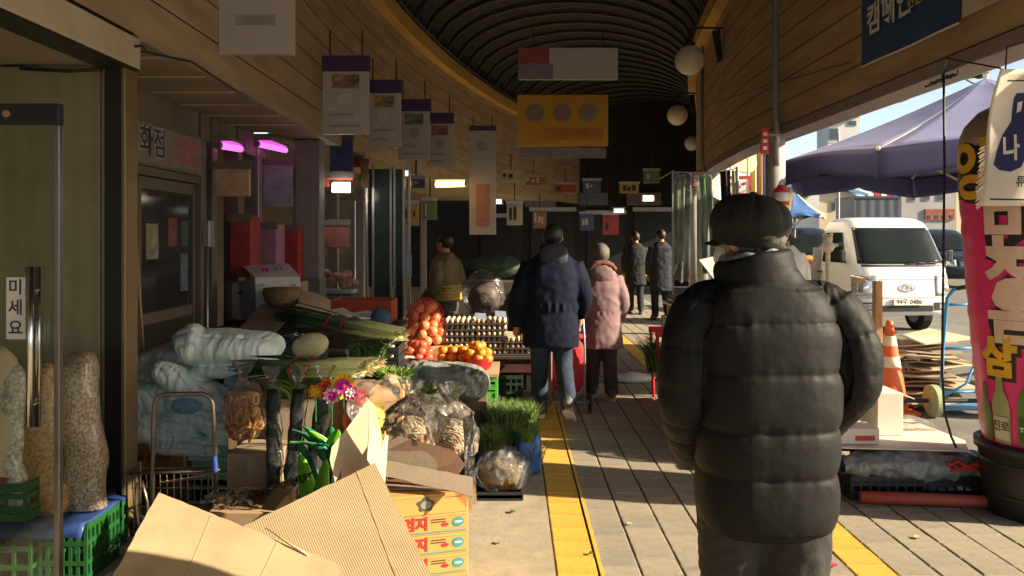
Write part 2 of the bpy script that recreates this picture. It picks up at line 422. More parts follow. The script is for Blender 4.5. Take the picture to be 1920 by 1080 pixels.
ob('roof_slope', strip([(-4.6, 5.1), (-1.8, 4.93)], th=0.03), roof_m, arc)
for i in range(26):                              # curved ribs under the vault
    y = 7.0 + i*0.7; s = sh(y)
    ob('rib', G().tube([(x+s, y, z-0.05) for x, z in vault], 0.035, 6), M('rib_metal', (0.045, 0.041, 0.037), 0.5, 0.1), arc, smooth=True)
# columns along the street edge, with red hydrant plates
col_m = M('column_paint', (0.42, 0.40, 0.36), 0.5, 0.08, 6, 0.05, 60)
red_m = M('red_paint', (0.55, 0.04, 0.03), 0.45, 0.1)
white_m = M('white_paint', (0.78, 0.77, 0.73), 0.5, 0.05)
for i, (y, txt) in enumerate(((8.2, 'round grey steel column beside the red extinguisher plate'), (12.9, 'round grey steel column behind the plastic film booth'), (17.5, 'round grey steel column far along the street edge'))):
    x = 2.70 + sh(y)
    t = T('steel_column', txt, 'column', (x, y, -0.02), 'columns along the street edge')
    ob('shaft', G().tube([(x, y, -0.02), (x, y, 2.66)], 0.098, 20), col_m, t, smooth=True)
    ob('base_plate', G().box(x-0.16, x+0.16, y-0.16, y+0.16, -0.022, 0.012), metal_grey, t)
    ob('cap_plate', G().box(x-0.13, x+0.13, y-0.13, y+0.13, 2.60, 2.625), metal_grey, t)
    if i < 2:
        ob('conduit', G().tube([(x-0.02, y-0.10, 2.3), (x-0.02, y-0.10, 2.7), (x-0.02, y-0.06, 2.8), (x-0.02, y-0.06, 4.64)], 0.03, 8), metal_grey, t, smooth=True)
        pl = ob('sign_plate', G().box(x-0.19, x-0.112, y-0.14, y-0.12, 2.42-0.02*i, 2.68-0.08*i), red_m, t)
        for z in (2.62-0.07*i, 2.55-0.06*i, 2.48-0.03*i):
            ob('mark', G().box(x-0.17, x-0.13, y-0.1432, y-0.1405, z-0.018, z+0.018), white_m, pl)
# globe lamps on curled brackets along the right trim
globe_m = M('opal_globe', (0.74, 0.67, 0.52), 0.25, 0.05, 3)
iron = M('black_iron', (0.025, 0.022, 0.02), 0.5, 0.1)
for i, (px, py, Y) in enumerate(((1293, 113, 11.0), (1270, 216, 16.0), (1297, 269, 22.5))):
    c = at(px, py, Y); who = ('nearest', 'middle', 'farthest')[i]
    t = T('globe_lamp', f'{who} white globe lamp hanging from its black bracket on the planked fascia', 'lamp', c - Vector((0,0,0.2)), 'globe lamps along the arcade')
    ob('globe', G().ball(c, 0.205, 28, 18), globe_m, t, smooth=True)
    ob('collar', G().lathe([(0.07, 0.18), (0.08, 0.22), (0.04, 0.27), (0.016, 0.28)], c, 14), iron, t, smooth=True)
    w = 2.745+sh(Y)-c.x
    ob('bracket', G().tube([c+Vector((0,0,0.27)), c+Vector((0.0,0,0.36)), c+Vector((0.05,0,0.43)), c+Vector((0.14,0,0.45)), c+Vector((w*0.8,0,0.44)), c+Vector((w,0,0.44))], 0.016, 8), iron, t, smooth=True)
    ob('bracket_plate', G().add([(w-0.14,-0.03,0.40),(w-0.04,-0.03,0.42),(w-0.005,-0.03,0.0),(w-0.06,-0.03,-0.04),(w-0.14,0.03,0.40),(w-0.04,0.03,0.42),(w-0.005,0.03,0.0),(w-0.06,0.03,-0.04)],
        [(0,1,2,3),(7,6,5,4),(0,4,5,1),(1,5,6,2),(2,6,7,3),(3,7,4,0)]).mv(c), iron, t)

# ---- near shop on the left: panel wall, lintel, corner post, floor plinth
CY, CXW = 4.12, -1.97
near = T('panel_shop', 'near shop front of olive ribbed wall panels with beige lintel', 'shop', (-2.8, CY, 0))
olive = lined('olive_panel', (0.23, 0.21, 0.125), 0.11, 0, 0.06, rough=0.55)
x = -4.6
while x < CXW-0.14:
    x1 = min(x+0.62, CXW-0.125)
    ob('wall_panel', G().box(x+0.003, x1-0.003, CY, CY+0.08, 0.02, 2.46), olive, near, bevel=0.006); x = x1
ob('corner_post', G().box(CXW-0.122, CXW-0.035, CY-0.012, CY+0.12, 0.0, 2.46), M('black_frame', (0.018, 0.017, 0.017), 0.4), near, bevel=0.004)
ob('corner_trim', G().box(CXW-0.033, CXW-0.012, CY-0.02, CY+0.12, 0.0, 2.46), M('bronze_trim', (0.26, 0.18, 0.10), 0.35, 0.1, metal=0.5), near, bevel=0.004)
lint_m = M('beige_lintel', (0.50, 0.43, 0.31), 0.7, 0.1, 3, 0.15, 30, dirt=0.4)
ob('lintel', G().box(CXW-0.16, CXW+0.012, -3, CY+0.1, 2.463, 2.622), lint_m, near, bevel=0.006)
ob('lintel_gasket', G().box(CXW-0.15, CXW+0.008, -3, CY+0.09, 2.449, 2.461), MATS['black_frame'], near)
ob('inner_ceiling', G().box(-4.6, CXW-0.165, -3, CY-0.004, 2.47, 2.52), M('shop_ceiling', (0.33, 0.28, 0.20), 0.8, 0.12, 2, dirt=0.3), near)
ob('back_wall', G().box(-4.7, -4.61, -3, CY+0.1, 0, 2.6), M('shop_wall', (0.28, 0.25, 0.17), 0.8), near)
ob('plinth', G().box(-4.6, CXW+0.1, CY-0.16, CY-0.004, 0.002, 0.045), concrete, near, bevel=0.008)
ob('ceiling_pipe', G().tube([(-3.4, 3.6, 2.40), (-2.75, 3.75, 2.36), (-2.55, 3.8, 2.37), (-2.52, 3.8, 2.45)], 0.014, 8), iron, near, smooth=True)
ob('wall_conduit', G().tube([(CXW-0.55, CY-0.02, 2.445), (CXW-0.3, CY-0.02, 2.432), (CXW-0.13, CY-0.025, 2.44)], 0.009, 6), iron, near, smooth=True)
sv = []
for y_ in [CY+0.105+0.6*i for i in range(32)]: sv += [(-5.0, y_, 2.626), (CXW-0.002+sh(y_), y_, 2.626), (CXW-0.002+sh(y_), y_, 2.66), (-5.0, y_, 2.66)]
ob('soffit', G().add(sv, [(i*4+j, i*4+(j+1) % 4, i*4+4+(j+1) % 4, i*4+4+j) for i in range(31) for j in range(4)]+[(0, 3, 2, 1), (124, 125, 126, 127)]), M('soffit_board', (0.34, 0.28, 0.19), 0.75, 0.1, 2, 0.1, 30, dirt=0.3), near)
for i in range(6): ob('soffit_batten', G().box(-2.75, CXW-0.01, CY+0.5+0.55*i, CY+0.512+0.55*i, 2.612, 2.624), lint_m, near)
ob('cable', G().tube([(CXW+0.02, CY+0.1, 2.56), (CXW+0.08, CY+0.6, 2.615), (CXW+0.05, CY+1.4, 2.60), (CXW+0.02, 6.6, 2.60)], 0.008, 6), iron, near, smooth=True)
ob('hook', G().tube([(CXW+0.012, CY+0.03, 2.57), (CXW+0.05, CY+0.03, 2.575), (CXW+0.07, CY+0.03, 2.555)], 0.007, 6), iron, near, smooth=True)

# open glass door of the near shop
dx1 = at(115, 0, 3.0).x; dx0 = dx1 - 0.95
door = T('glass_door', 'open glass shop door with long steel handles and dark top fitting', 'door', ((dx0+dx1)/2, 3.0, 0.0))
glass = M('door_glass', (0.85, 0.9, 0.86), 0.02, 0.0, spec=0.5)
def make_glass(name, tint, refl=1.45):
    m = bpy.data.materials.new(name); m.use_nodes = True; nt = m.node_tree; nt.nodes.remove(nt.nodes['Principled BSDF']); o = nt.nodes['Material Output']
    tr = nt.nodes.new('ShaderNodeBsdfTransparent'); tr.inputs['Color'].default_value = (*tint, 1)
    gl = nt.nodes.new('ShaderNodeBsdfGlossy'); gl.inputs['Roughness'].default_value = 0.02
    fr = nt.nodes.new('ShaderNodeFresnel'); fr.inputs['IOR'].default_value = refl
    mx = nt.nodes.new('ShaderNodeMixShader'); nt.links.new(fr.outputs[0], mx.inputs[0]); nt.links.new(tr.outputs[0], mx.inputs[1]); nt.links.new(gl.outputs[0], mx.inputs[2])
    nt.links.new(mx.outputs[0], o.inputs['Surface']); return m
clear = make_glass('clear_glass', (0.88, 0.91, 0.88))
ob('pane', G().box(dx0, dx1-0.022, 2.994, 3.006, 0.02, 2.0), clear, door)
zt = at(0, 195, 3.0).z
ob('top_fitting', G().box(dx0, dx1, 2.982, 3.018, 2.001, zt), MATS['black_frame'], door, bevel=0.003)
ob('edge_stile', G().box(dx1-0.021, dx1, 2.985, 3.015, 0.02, 2.0), M('stile_steel', (0.20, 0.18, 0.17), 0.3, metal=0.8), door, bevel=0.003)
ob('lock', G().tube([(dx1-0.19, 2.98, 2.04), (dx1-0.19, 2.972, 2.04)], 0.014, 12), M('brass', (0.5, 0.3, 0.15), 0.4, metal=0.8), door)
steel = M('brushed_steel', (0.62, 0.60, 0.58), 0.22, 0.06, 40, metal=1.0)
for px, yy in ((56, 2.955), (70, 3.045)):
    a = at(px, 500, yy); b = at(px, 800, yy)
    h = ob('handle', G().tube([a, b], 0.0125, 14), steel, door, smooth=True)
    for z in (a.z-0.09, b.z+0.09): ob('standoff', G().tube([(a.x, yy, z), (a.x, 3.0, z)], 0.008, 8), steel, h, smooth=True)
p0 = at(12, 520, 2.99); p1 = at(47, 636, 2.99)
st = ob('push_sticker', G().box(p0.x, p1.x, 2.989, 2.9925, p1.z, p0.z), M('sticker_paper', (0.62, 0.58, 0.50), 0.6), door)
for i, ch in enumerate('미세요'):
    g = text(ch, 0.062, 0.0012).xf(basis(((p0.x+p1.x)/2, 2.9882, p0.z-0.04-0.076*i), (1,0,0), (0,0,1))); ob('lettering', g, M('navy_ink', (0.02, 0.025, 0.06), 0.6), st)

# ---- row of shops set back behind the stalls
XS = -2.62
row = T('shop_row', 'row of dim shop fronts set back behind the vegetable stalls', 'shops', (XS, 6, 0))
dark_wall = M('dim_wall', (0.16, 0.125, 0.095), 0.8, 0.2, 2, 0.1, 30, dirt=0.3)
frame_m = M('shop_frame', (0.13, 0.105, 0.085), 0.5, 0.1, 5)
alu = M('aluminium', (0.38, 0.35, 0.33), 0.35, 0.08, metal=0.7)
def sx(y): return XS + 0.30*sh(y)
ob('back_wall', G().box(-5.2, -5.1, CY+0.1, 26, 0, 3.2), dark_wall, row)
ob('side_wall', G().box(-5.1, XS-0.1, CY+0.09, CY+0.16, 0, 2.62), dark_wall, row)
posts = [4.45, 6.70, 6.95, 7.6, 8.2, 9.9, 11.6, 13.3, 15.2, 17.2, 19.2]
for y in posts:
    x = sx(y); ob('post', G().box(x-0.1, x+0.04, y-0.06, y+0.06, 0, 2.62), frame_m if y < 8 else alu, row, bevel=0.005)
for a, b in zip(posts[:-1], posts[1:]):
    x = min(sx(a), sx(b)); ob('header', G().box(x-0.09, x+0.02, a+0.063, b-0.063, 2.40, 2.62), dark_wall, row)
ob('threshold', G().box(XS-0.1, XS+0.03, CY+0.1, 20, 0.001, 0.08), concrete, row)
# the variety store: sliding door with a raised sign above
door_wood = M('door_brown', (0.045, 0.035, 0.028), 0.5, 0.15, 3, stretch=(1,1,0.2))
ob('door_panel', G().box(XS-0.08, XS-0.05, 4.53, 5.62, 0.09, 2.02), door_wood, row, bevel=0.005)
ob('door_panel', G().box(XS-0.05, XS-0.02, 5.62, 6.63, 0.09, 2.02), door_wood, row, bevel=0.005)
ob('door_rail', G().box(XS-0.09, XS+0.035, 4.52, 6.63, 2.022, 2.08), frame_m, row)
for y0, y1, xo in ((4.53, 5.62, -0.05), (5.62, 6.63, -0.02)):
    for z0, z1 in ((0.095, 0.20), (0.95, 1.03), (1.93, 2.015)): ob('door_bar', G().box(XS+xo+0.001, XS+xo+0.014, y0+0.05, y1-0.05, z0, z1), frame_m, row)
    for yy in (y0+0.004, y1-0.044): ob('door_bar', G().box(XS+xo+0.001, XS+xo+0.016, yy, yy+0.04, 0.095, 2.015), frame_m, row)
    ob('door_glass', G().box(XS+xo+0.002, XS+xo+0.006, y0+0.06, y1-0.06, 1.04, 1.92), M('dim_door_glass', (0.03, 0.03, 0.03), 0.08), row)
for k, (y, z, w, h, cc) in enumerate(((5.85, 1.55, 0.2, 0.26, (0.26, 0.22, 0.17)), (6.2, 1.62, 0.16, 0.22, (0.16, 0.05, 0.04)), (6.42, 1.3, 0.14, 0.3, (0.10, 0.12, 0.16)))):
    ob('poster', G().box(XS-0.0125, XS-0.0105, y-w/2, y+w/2, z-h/2, z+h/2), M('poster_%d' % k, cc, 0.6, 0.4, 14), row)
ob('meter_box', G().box(XS+0.042, XS+0.10, 6.66, 6.78, 1.5, 1.72), alu, row, bevel=0.006)
ob('wall_pipe', G().tube([(XS+0.06, 6.72, 0.05), (XS+0.06, 6.72, 1.5)], 0.014, 8), alu, row, smooth=True)
sgn = T('store_sign', 'long dim sign board with dark lettering and pink telephone numbers above the store door', 'sign', (XS+0.05, 5.3, 2.09))
ob('board', G().box(XS+0.005, XS+0.05, 4.52, 6.63, 2.085, 2.40), M('sign_board_grey', (0.20, 0.17, 0.14), 0.5, 0.08), sgn)
for z0, z1 in ((2.083, 2.103), (2.385, 2.405)): ob('frame', G().box(XS+0.05, XS+0.062, 4.52, 6.63, z0, z1), M('green_frame', (0.10, 0.13, 0.06), 0.5), sgn)
ob('lettering', text('백화점', 0.23, 0.004).xf(basis((XS+0.053, 5.62, 2.25), (0,1,0), (0,0,1))), M('ink_purple', (0.03, 0.02, 0.05), 0.5), sgn)
ob('lettering', text('백화점', 0.23, 0.013).xf(basis((XS+0.0515, 5.62, 2.25), (0,1,0), (0,0,1))), M('ink_halo', (0.42, 0.36, 0.33), 0.5), sgn)
for z in (2.305, 2.195): ob('lettering', text('271-8500' if z > 2.25 else '271-6500', 0.118, 0.003).xf(basis((XS+0.053, 6.30, z), (0,1,0), (0,0,1))), M('ink_pink', (0.45, 0.13, 0.12), 0.5), sgn)
for i, (y, c) in enumerate(((4.75, (0.05, 0.13, 0.16)), (4.9, (0.16, 0.15, 0.14)), (5.05, (0.05, 0.07, 0.09)), (5.2, (0.16, 0.05, 0.05)))):
    g = G().grid(lambda u, v: (XS+0.03+0.025*sin(u*14+i)+0.05*(1-v), y-0.07+0.14*u*(0.6+0.5*(1-v)), 0.75+0.85*v), 16, 8)
    o = one('hanging_garment', g, M(f'cloth_{i}', c, 0.9, 0.2, 10, 0.2, 40), ('teal', 'grey', 'dark blue', 'maroon')[i]+' cloth hanging beside the store door', 'cloth', 'cloths hanging at the store')
    s_ = o.modifiers.new('t', 'SOLIDIFY'); s_.thickness = 0.006
brm = T('broom', 'thin long handled broom leaning on the store door', 'broom', (XS+0.1, 5.45, 0.1))
ob('broom_stick', G().tube([(XS+0.16, 5.42, 0.25), (XS+0.02, 5.5, 1.75)], 0.011, 8), M('wood_stick', (0.35, 0.22, 0.10), 0.6), brm)
ob('bristles', G().lathe([(0.02, 0.2), (0.05, 0.12), (0.09, 0.0)], (XS+0.17, 5.41, 0.1), 12), M('bristle', (0.12, 0.09, 0.06), 0.9), brm)
# ---- what the bays show: lit tubes, boards, goods
def board(px0, px1, py0, py1, Y, mat, label, th=0.05, cap=None, cat='sign', group=None, name='hanging_sign', extra=None):
    a = at(px0, py0, Y); b = at(px1, py1, Y)
    t = T(name, label, cat, ((a.x+b.x)/2, Y, b.z), group)
    zt = a.z
    if cap is not None:
        zt = a.z-(a.z-b.z)*0.2
        ob('cap', G().box(a.x-0.01, b.x+0.01, Y-th*0.6, Y+th*0.6, zt+0.002, a.z), cap, t, bevel=0.008)
    ob('panel', G().box(a.x, b.x, Y-th/2, Y+th/2, b.z, zt), mat, t, bevel=0.006)
    for x in (a.x+(b.x-a.x)*0.15, b.x-(b.x-a.x)*0.15):
        ob('hanger', G().tube([(x, Y, a.z), (x, Y, a.z+0.25)], 0.008, 6), iron, t)
    return t, a, b
sign_w = M('sign_white', (0.45, 0.40, 0.36), 0.5, 0.04, 2)
purple = M('sign_purple', (0.055, 0.025, 0.085), 0.5, 0.1)
grey_ink = M('grey_ink', (0.30, 0.26, 0.24), 0.6)
t, a, b = board(412, 553, -60, 103, 5.4, sign_w, 'large square white sign under the canopy nearest the camera')
c = (a+b)/2
ob('mark', G().prism([(c.x-0.14, 5.373, c.z-0.1), (c.x+0.13, 5.373, c.z-0.1), (c.x+0.13, 5.373, c.z-0.03), (c.x-0.14, 5.373, c.z-0.03)], 0.003), grey_ink, t)
ob('mark', G().prism([(c.x-0.06, 5.373, c.z+0.2), (c.x+0.06, 5.373, c.z+0.16), (c.x+0.12, 5.373, c.z+0.24), (c.x, 5.373, c.z+0.22)], 0.003), M('dark_ink', (0.03, 0.03, 0.03), 0.6), t)
for i, (x0, x1, y0, y1, Y) in enumerate(((606, 692, 105, 252, 7.9), (690, 752, 150, 275, 9.4), (747, 806, 186, 300, 10.8), (800, 850, 212, 312, 12.4))):
    t, a, b = board(x0, x1, y0, y1, Y, sign_w, ('first and largest', 'second', 'third', 'fourth and smallest')[i]+' white projecting sign with a purple cap, counting from the camera', cap=purple, group='projecting signs with purple caps')
    c = (a+b)/2
    ob('mark', G().lathe([(0.07, -0.0015), (0.07, 0.0015)], n=18).xf(rot('X', pi/2)).mv((c.x, Y-0.028, c.z-0.05)), grey_ink if i > 1 else M('faint_ink', (0.5, 0.45, 0.42), 0.6), t)
    rn = random.Random(i); w_ = b.x-a.x
    for r_ in range(4): ob('print_line', G().box(a.x+w_*0.15, a.x+w_*rn.uniform(0.55, 0.86), Y-0.0275, Y-0.0262, b.z+0.07+0.055*r_, b.z+0.07+0.055*r_+0.022), (grey_ink, MATS['faint_ink'] if 'faint_ink' in MATS else grey_ink)[r_ % 2], t)
    ob('picture', G().box(a.x+w_*0.2, b.x-w_*0.2, Y-0.0275, Y-0.0262, b.z+(a.z-b.z)*0.58, b.z+(a.z-b.z)*0.76), M('picture_%d' % i, ((0.25, 0.16, 0.12), (0.3, 0.22, 0.1), (0.16, 0.18, 0.14), (0.28, 0.12, 0.1))[i], 0.6, 0.6, 14), t)
t, a, b = board(880, 930, 245, 440, 13.2, sign_w, 'tall narrow white sign with a purple cap and reddish lower half', cap=None)
ob('cap', G().box(a.x, b.x, 13.17, 13.23, a.z+0.002, a.z+0.08), purple, t)
ob('red_patch', G().prism([at(893, 345, 13.17), at(918, 345, 13.17), at(918, 425, 13.17), at(893, 425, 13.17)], 0.004), M('faded_red', (0.42, 0.20, 0.16), 0.6), t)
ob('mark', G().ball(at(905, 275, 13.17), (0.1, 0.004, 0.07), 14, 6), grey_ink, t)
t, a, b = board(972, 1158, 90, 150, 10.2, sign_w, 'wide white sign with a red and violet end hanging high over the walkway')
q = at(1030, 90, 10.17)
ob('red_end', G().box(a.x+0.005, q.x, 10.17, 10.174, (a.z+b.z)/2, a.z-0.005), M('dull_red', (0.28, 0.05, 0.04), 0.5), t)
ob('violet_end', G().box(a.x+0.005, q.x+0.05, 10.17, 10.174, b.z+0.005, (a.z+b.z)/2-0.002), M('dull_violet', (0.22, 0.16, 0.22), 0.5), t)
t, a, b = board(970, 1140, 178, 274, 14.0, M('sign_yellow', (0.62, 0.33, 0.02), 0.45, 0.05, 2), 'yellow sign with three grey discs hanging across the walkway')
for px in (1003, 1055, 1103): ob('disc', G().lathe([(0.16, -0.003), (0.16, 0.003)], n=24).xf(rot('X', pi/2)).mv(at(px, 212, 13.968)), M('disc_grey', (0.30, 0.24, 0.17), 0.5), t)
ob('orange_band', G().prism([at(1020, 242, 13.97), at(1132, 242, 13.97), at(1132, 262, 13.97), at(1020, 262, 13.97)], 0.004), M('sign_orange', (0.55, 0.20, 0.03), 0.5), t)
ob('pale_band', G().prism([at(975, 277, 13.99), at(1136, 277, 13.99), at(1136, 296, 13.99), at(975, 296, 13.99)], 0.03), M('band_grey', (0.22, 0.20, 0.24), 0.5), t)

# deeper bays: each a lit or unlit shop interior with its goods
pink_l = emit('pink_tube', (0.9, 0.1, 0.75), 1.1); white_l = emit('white_tube', (1.0, 0.95, 0.85), 9.0); amber_l = emit('amber_tube', (1.0, 0.55, 0.12), 3.0)
dim_l = emit('dim_lamp', (0.75, 0.9, 0.85), 0.55)
def lamp(px, py, Y, dx, r, mat, label, ax=(1, 0, 0)):
    c = at(px, py, Y); ax = Vector(ax)
    t = T('strip_light', label, 'light', c)
    ob('tube', G().tube([c-ax*dx, c+ax*dx], r, 10), mat, t, smooth=True)
    for s in (-1, 1): ob('end_cap', G().tube([c+ax*dx*s, c+ax*(dx+0.03)*s], r*1.15, 10), alu, t)
    ob('tray', G().box(c.x-abs(ax.x)*dx-0.03, c.x+abs(ax.x)*dx+0.03, c.y-abs(ax.y)*dx-0.03, c.y+abs(ax.y)*dx+0.03, c.z+r+0.005, c.z+r+0.03), alu, t)
lamp(432, 276, 7.1, 0.14, 0.03, pink_l, 'pink strip light glowing at the left of the shop behind the white box', (0.3, 1, 0))
lamp(510, 276, 8.1, 0.28, 0.028, pink_l, 'longer pink strip light glowing right of the other pink one', (0.2, 1, 0))
lamp(490, 245, 8.0, 0.07, 0.03, dim_l, 'small white strip light above the pink ones')
lamp(640, 352, 9.3, 0.10, 0.055, white_l, 'bright white strip light below the red shop board', (1, 0.2, 0))
lamp(846, 345, 12.6, 0.24, 0.05, amber_l, 'amber strip light under the purple capped signs', (1, -0.5, 0))
lamp(760, 325, 11.5, 0.05, 0.04, dim_l, 'small pale lamp left of the amber light')
lamp(935, 378, 16.0, 0.06, 0.05, dim_l, 'faint greenish lamp right of the tall narrow sign')
lamp(1160, 395, 19.0, 0.12, 0.05, dim_l, 'pale lamp at the far end of the arcade')
lamp(1215, 372, 18.0, 0.12, 0.06, emit('warm_lamp', (1, 0.8, 0.6), 2.5), 'warm lamp beside the film booth at the far end')
def goods(px0, px1, py0, py1, Y, col, label, cat, name, d=0.2, k=0):
    a = at(px0, py0, Y); b = at(px1, py1, Y)
    t = T(name, label, cat, ((a.x+b.x)/2, Y+d/2, b.z))
    ob('case', G().box(a.x, b.x, Y, Y+d, b.z, a.z), M('goods_%d' % k, col, 0.6, 0.25, 7), t, bevel=0.01)
    ob('frame', G().box(a.x-0.015, b.x+0.015, Y-0.012, Y-0.002, a.z-0.05, a.z+0.02), frame_m, t)
    return t
shelf = [(402, 468, 306, 368, 6.7, (0.42, 0.26, 0.18), 'peach coloured board in the shop behind the white box', 'sign', 'shop_board', 0.04),
 (492, 548, 300, 388, 8.4, (0.24, 0.24, 0.27), 'grey poster board right of the peach one', 'sign', 'shop_board', 0.04),
 (430, 470, 405, 520, 7.3, (0.26, 0.03, 0.03), 'red cabinet at the left behind the white box', 'cabinet', 'red_cabinet', 0.3),
 (522, 560, 425, 520, 8.3, (0.30, 0.03, 0.025), 'red cabinet beside the grey pillar', 'cabinet', 'red_cabinet', 0.3),
 (474, 518, 420, 500, 7.8, (0.28, 0.13, 0.20), 'pinkish parcel between two red cabinets', 'parcel', 'wrapped_parcel', 0.3),
 (618, 662, 256, 322, 9.2, (0.05, 0.055, 0.17), 'blue banner under the largest purple capped sign', 'banner', 'shop_banner', 0.02),
 (596, 662, 326, 350, 9.45, (0.45, 0.07, 0.04), 'red shop board above the bright strip light', 'sign', 'shop_board', 0.05),
 (676, 690, 300, 352, 10.0, (0.24, 0.16, 0.05), 'ochre strip sign left of the dark violet banner', 'sign', 'shop_board', 0.03),
 (692, 752, 320, 475, 10.4, (0.055, 0.03, 0.06), 'dark violet banner with a red disc', 'banner', 'shop_banner', 0.02),
 (600, 655, 415, 465, 9.6, (0.28, 0.10, 0.08), 'dull red board hanging over the meat counter', 'sign', 'shop_board', 0.05)]
for k, q in enumerate(shelf): goods(*q, k=k)
ob('red_disc', G().lathe([(0.17, -0.003), (0.17, 0.003)], n=24).xf(rot('X', pi/2)).mv(at(722, 445, 10.39)), M('disc_red', (0.35, 0.07, 0.06), 0.6), bpy.data.objects['shop_banner.001'])
# pillar and glazed fronts
p = at(580, 500, 8.6)
pil = T('square_pillar', 'grey square pillar in front of the dim shops', 'pillar', (p.x, 8.6, 0))
ob('shaft', G().box(p.x-0.13, p.x+0.13, 8.5, 8.75, 0, 2.62), M('pillar_grey', (0.19, 0.17, 0.155), 0.7, 0.1, 3), pil, bevel=0.01)
ob('dado', G().box(p.x-0.14, p.x+0.14, 8.485, 8.765, 0.0, 1.15), M('pillar_dado', (0.13, 0.125, 0.125), 0.6), pil, bevel=0.006)
gf = T('glazed_front', 'glazed shop front with thin bright metal mullions behind the onions', 'shop front', (-2.0, 10.2, 0))
for px in (688, 700, 733, 740, 757, 768):
    q = at(px, 500, 10.2); ob('mullion', G().box(q.x-0.014, q.x+0.014, 10.18, 10.22, 0, 2.5), alu, gf)
ob('pane', G().box(at(702, 0, 10.2).x, at(731, 0, 10.2).x, 10.195, 10.205, 0.1, 2.45), M('dim_pane', (0.05, 0.065, 0.06), 0.15), gf)
ob('pane', G().box(at(742, 0, 10.2).x, at(756, 0, 10.2).x, 10.195, 10.205, 0.1, 2.45), MATS['dim_pane'], gf)
ob('notice', G().box(at(762, 0, 10.15).x, at(772, 0, 10.15).x, 10.15, 10.156, at(0, 520, 10.15).z, at(0, 478, 10.15).z), M('notice_blue', (0.35, 0.42, 0.55), 0.5), gf)
# meat counter
mc = T('meat_counter', 'glass meat counter with red cuts and white tray behind the leeks', 'counter', (at(625, 0, 9.3).x, 9.5, 0))
a = at(592, 478, 9.2); b = at(662, 555, 9.2)
ob('cabinet', G().box(a.x, b.x, 9.2, 9.7, 0, b.z), alu, mc)
ob('glass', G().box(a.x, b.x, 9.2, 9.212, b.z+0.003, a.z), clear, mc)
ob('tray', G().box(a.x+0.03, b.x-0.03, 9.25, 9.6, b.z+0.02, b.z+0.06), white_m, mc)
for i in range(9):
    q = Vector((random.uniform(a.x+0.07, b.x-0.07), random.uniform(9.3, 9.55), b.z+random.uniform(0.1, 0.34)))
    ob('meat_cut', crumple(G().ball(q, (0.07, 0.05, 0.05), 12, 8), 0.02, 18, i), M('meat', (0.42, 0.10, 0.075), 0.35, 0.4, 14, col2=(0.55, 0.36, 0.28)), mc, smooth=True)
# far end of the arcade: closing building with dark openings
fe = T('far_shop', 'dark shop building closing the view at the far end of the arcade', 'building', (2, 25.6, 0))
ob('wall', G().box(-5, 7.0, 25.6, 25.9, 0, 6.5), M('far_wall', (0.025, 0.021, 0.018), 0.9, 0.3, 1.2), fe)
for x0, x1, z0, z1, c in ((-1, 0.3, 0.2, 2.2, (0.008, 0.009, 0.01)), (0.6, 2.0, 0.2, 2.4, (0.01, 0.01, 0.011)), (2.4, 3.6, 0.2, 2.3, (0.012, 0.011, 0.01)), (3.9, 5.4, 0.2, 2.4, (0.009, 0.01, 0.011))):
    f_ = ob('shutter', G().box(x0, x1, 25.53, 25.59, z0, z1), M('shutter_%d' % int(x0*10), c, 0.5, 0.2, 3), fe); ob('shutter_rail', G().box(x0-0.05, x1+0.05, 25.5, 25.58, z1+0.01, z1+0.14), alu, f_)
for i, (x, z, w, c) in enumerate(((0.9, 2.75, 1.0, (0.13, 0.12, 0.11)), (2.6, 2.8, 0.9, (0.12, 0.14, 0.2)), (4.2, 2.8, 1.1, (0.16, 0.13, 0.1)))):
    ob('name_board', G().box(x-w/2, x+w/2, 25.45, 25.52, z-0.2, z+0.2), M('far_board_%d' % i, c, 0.5), fe)

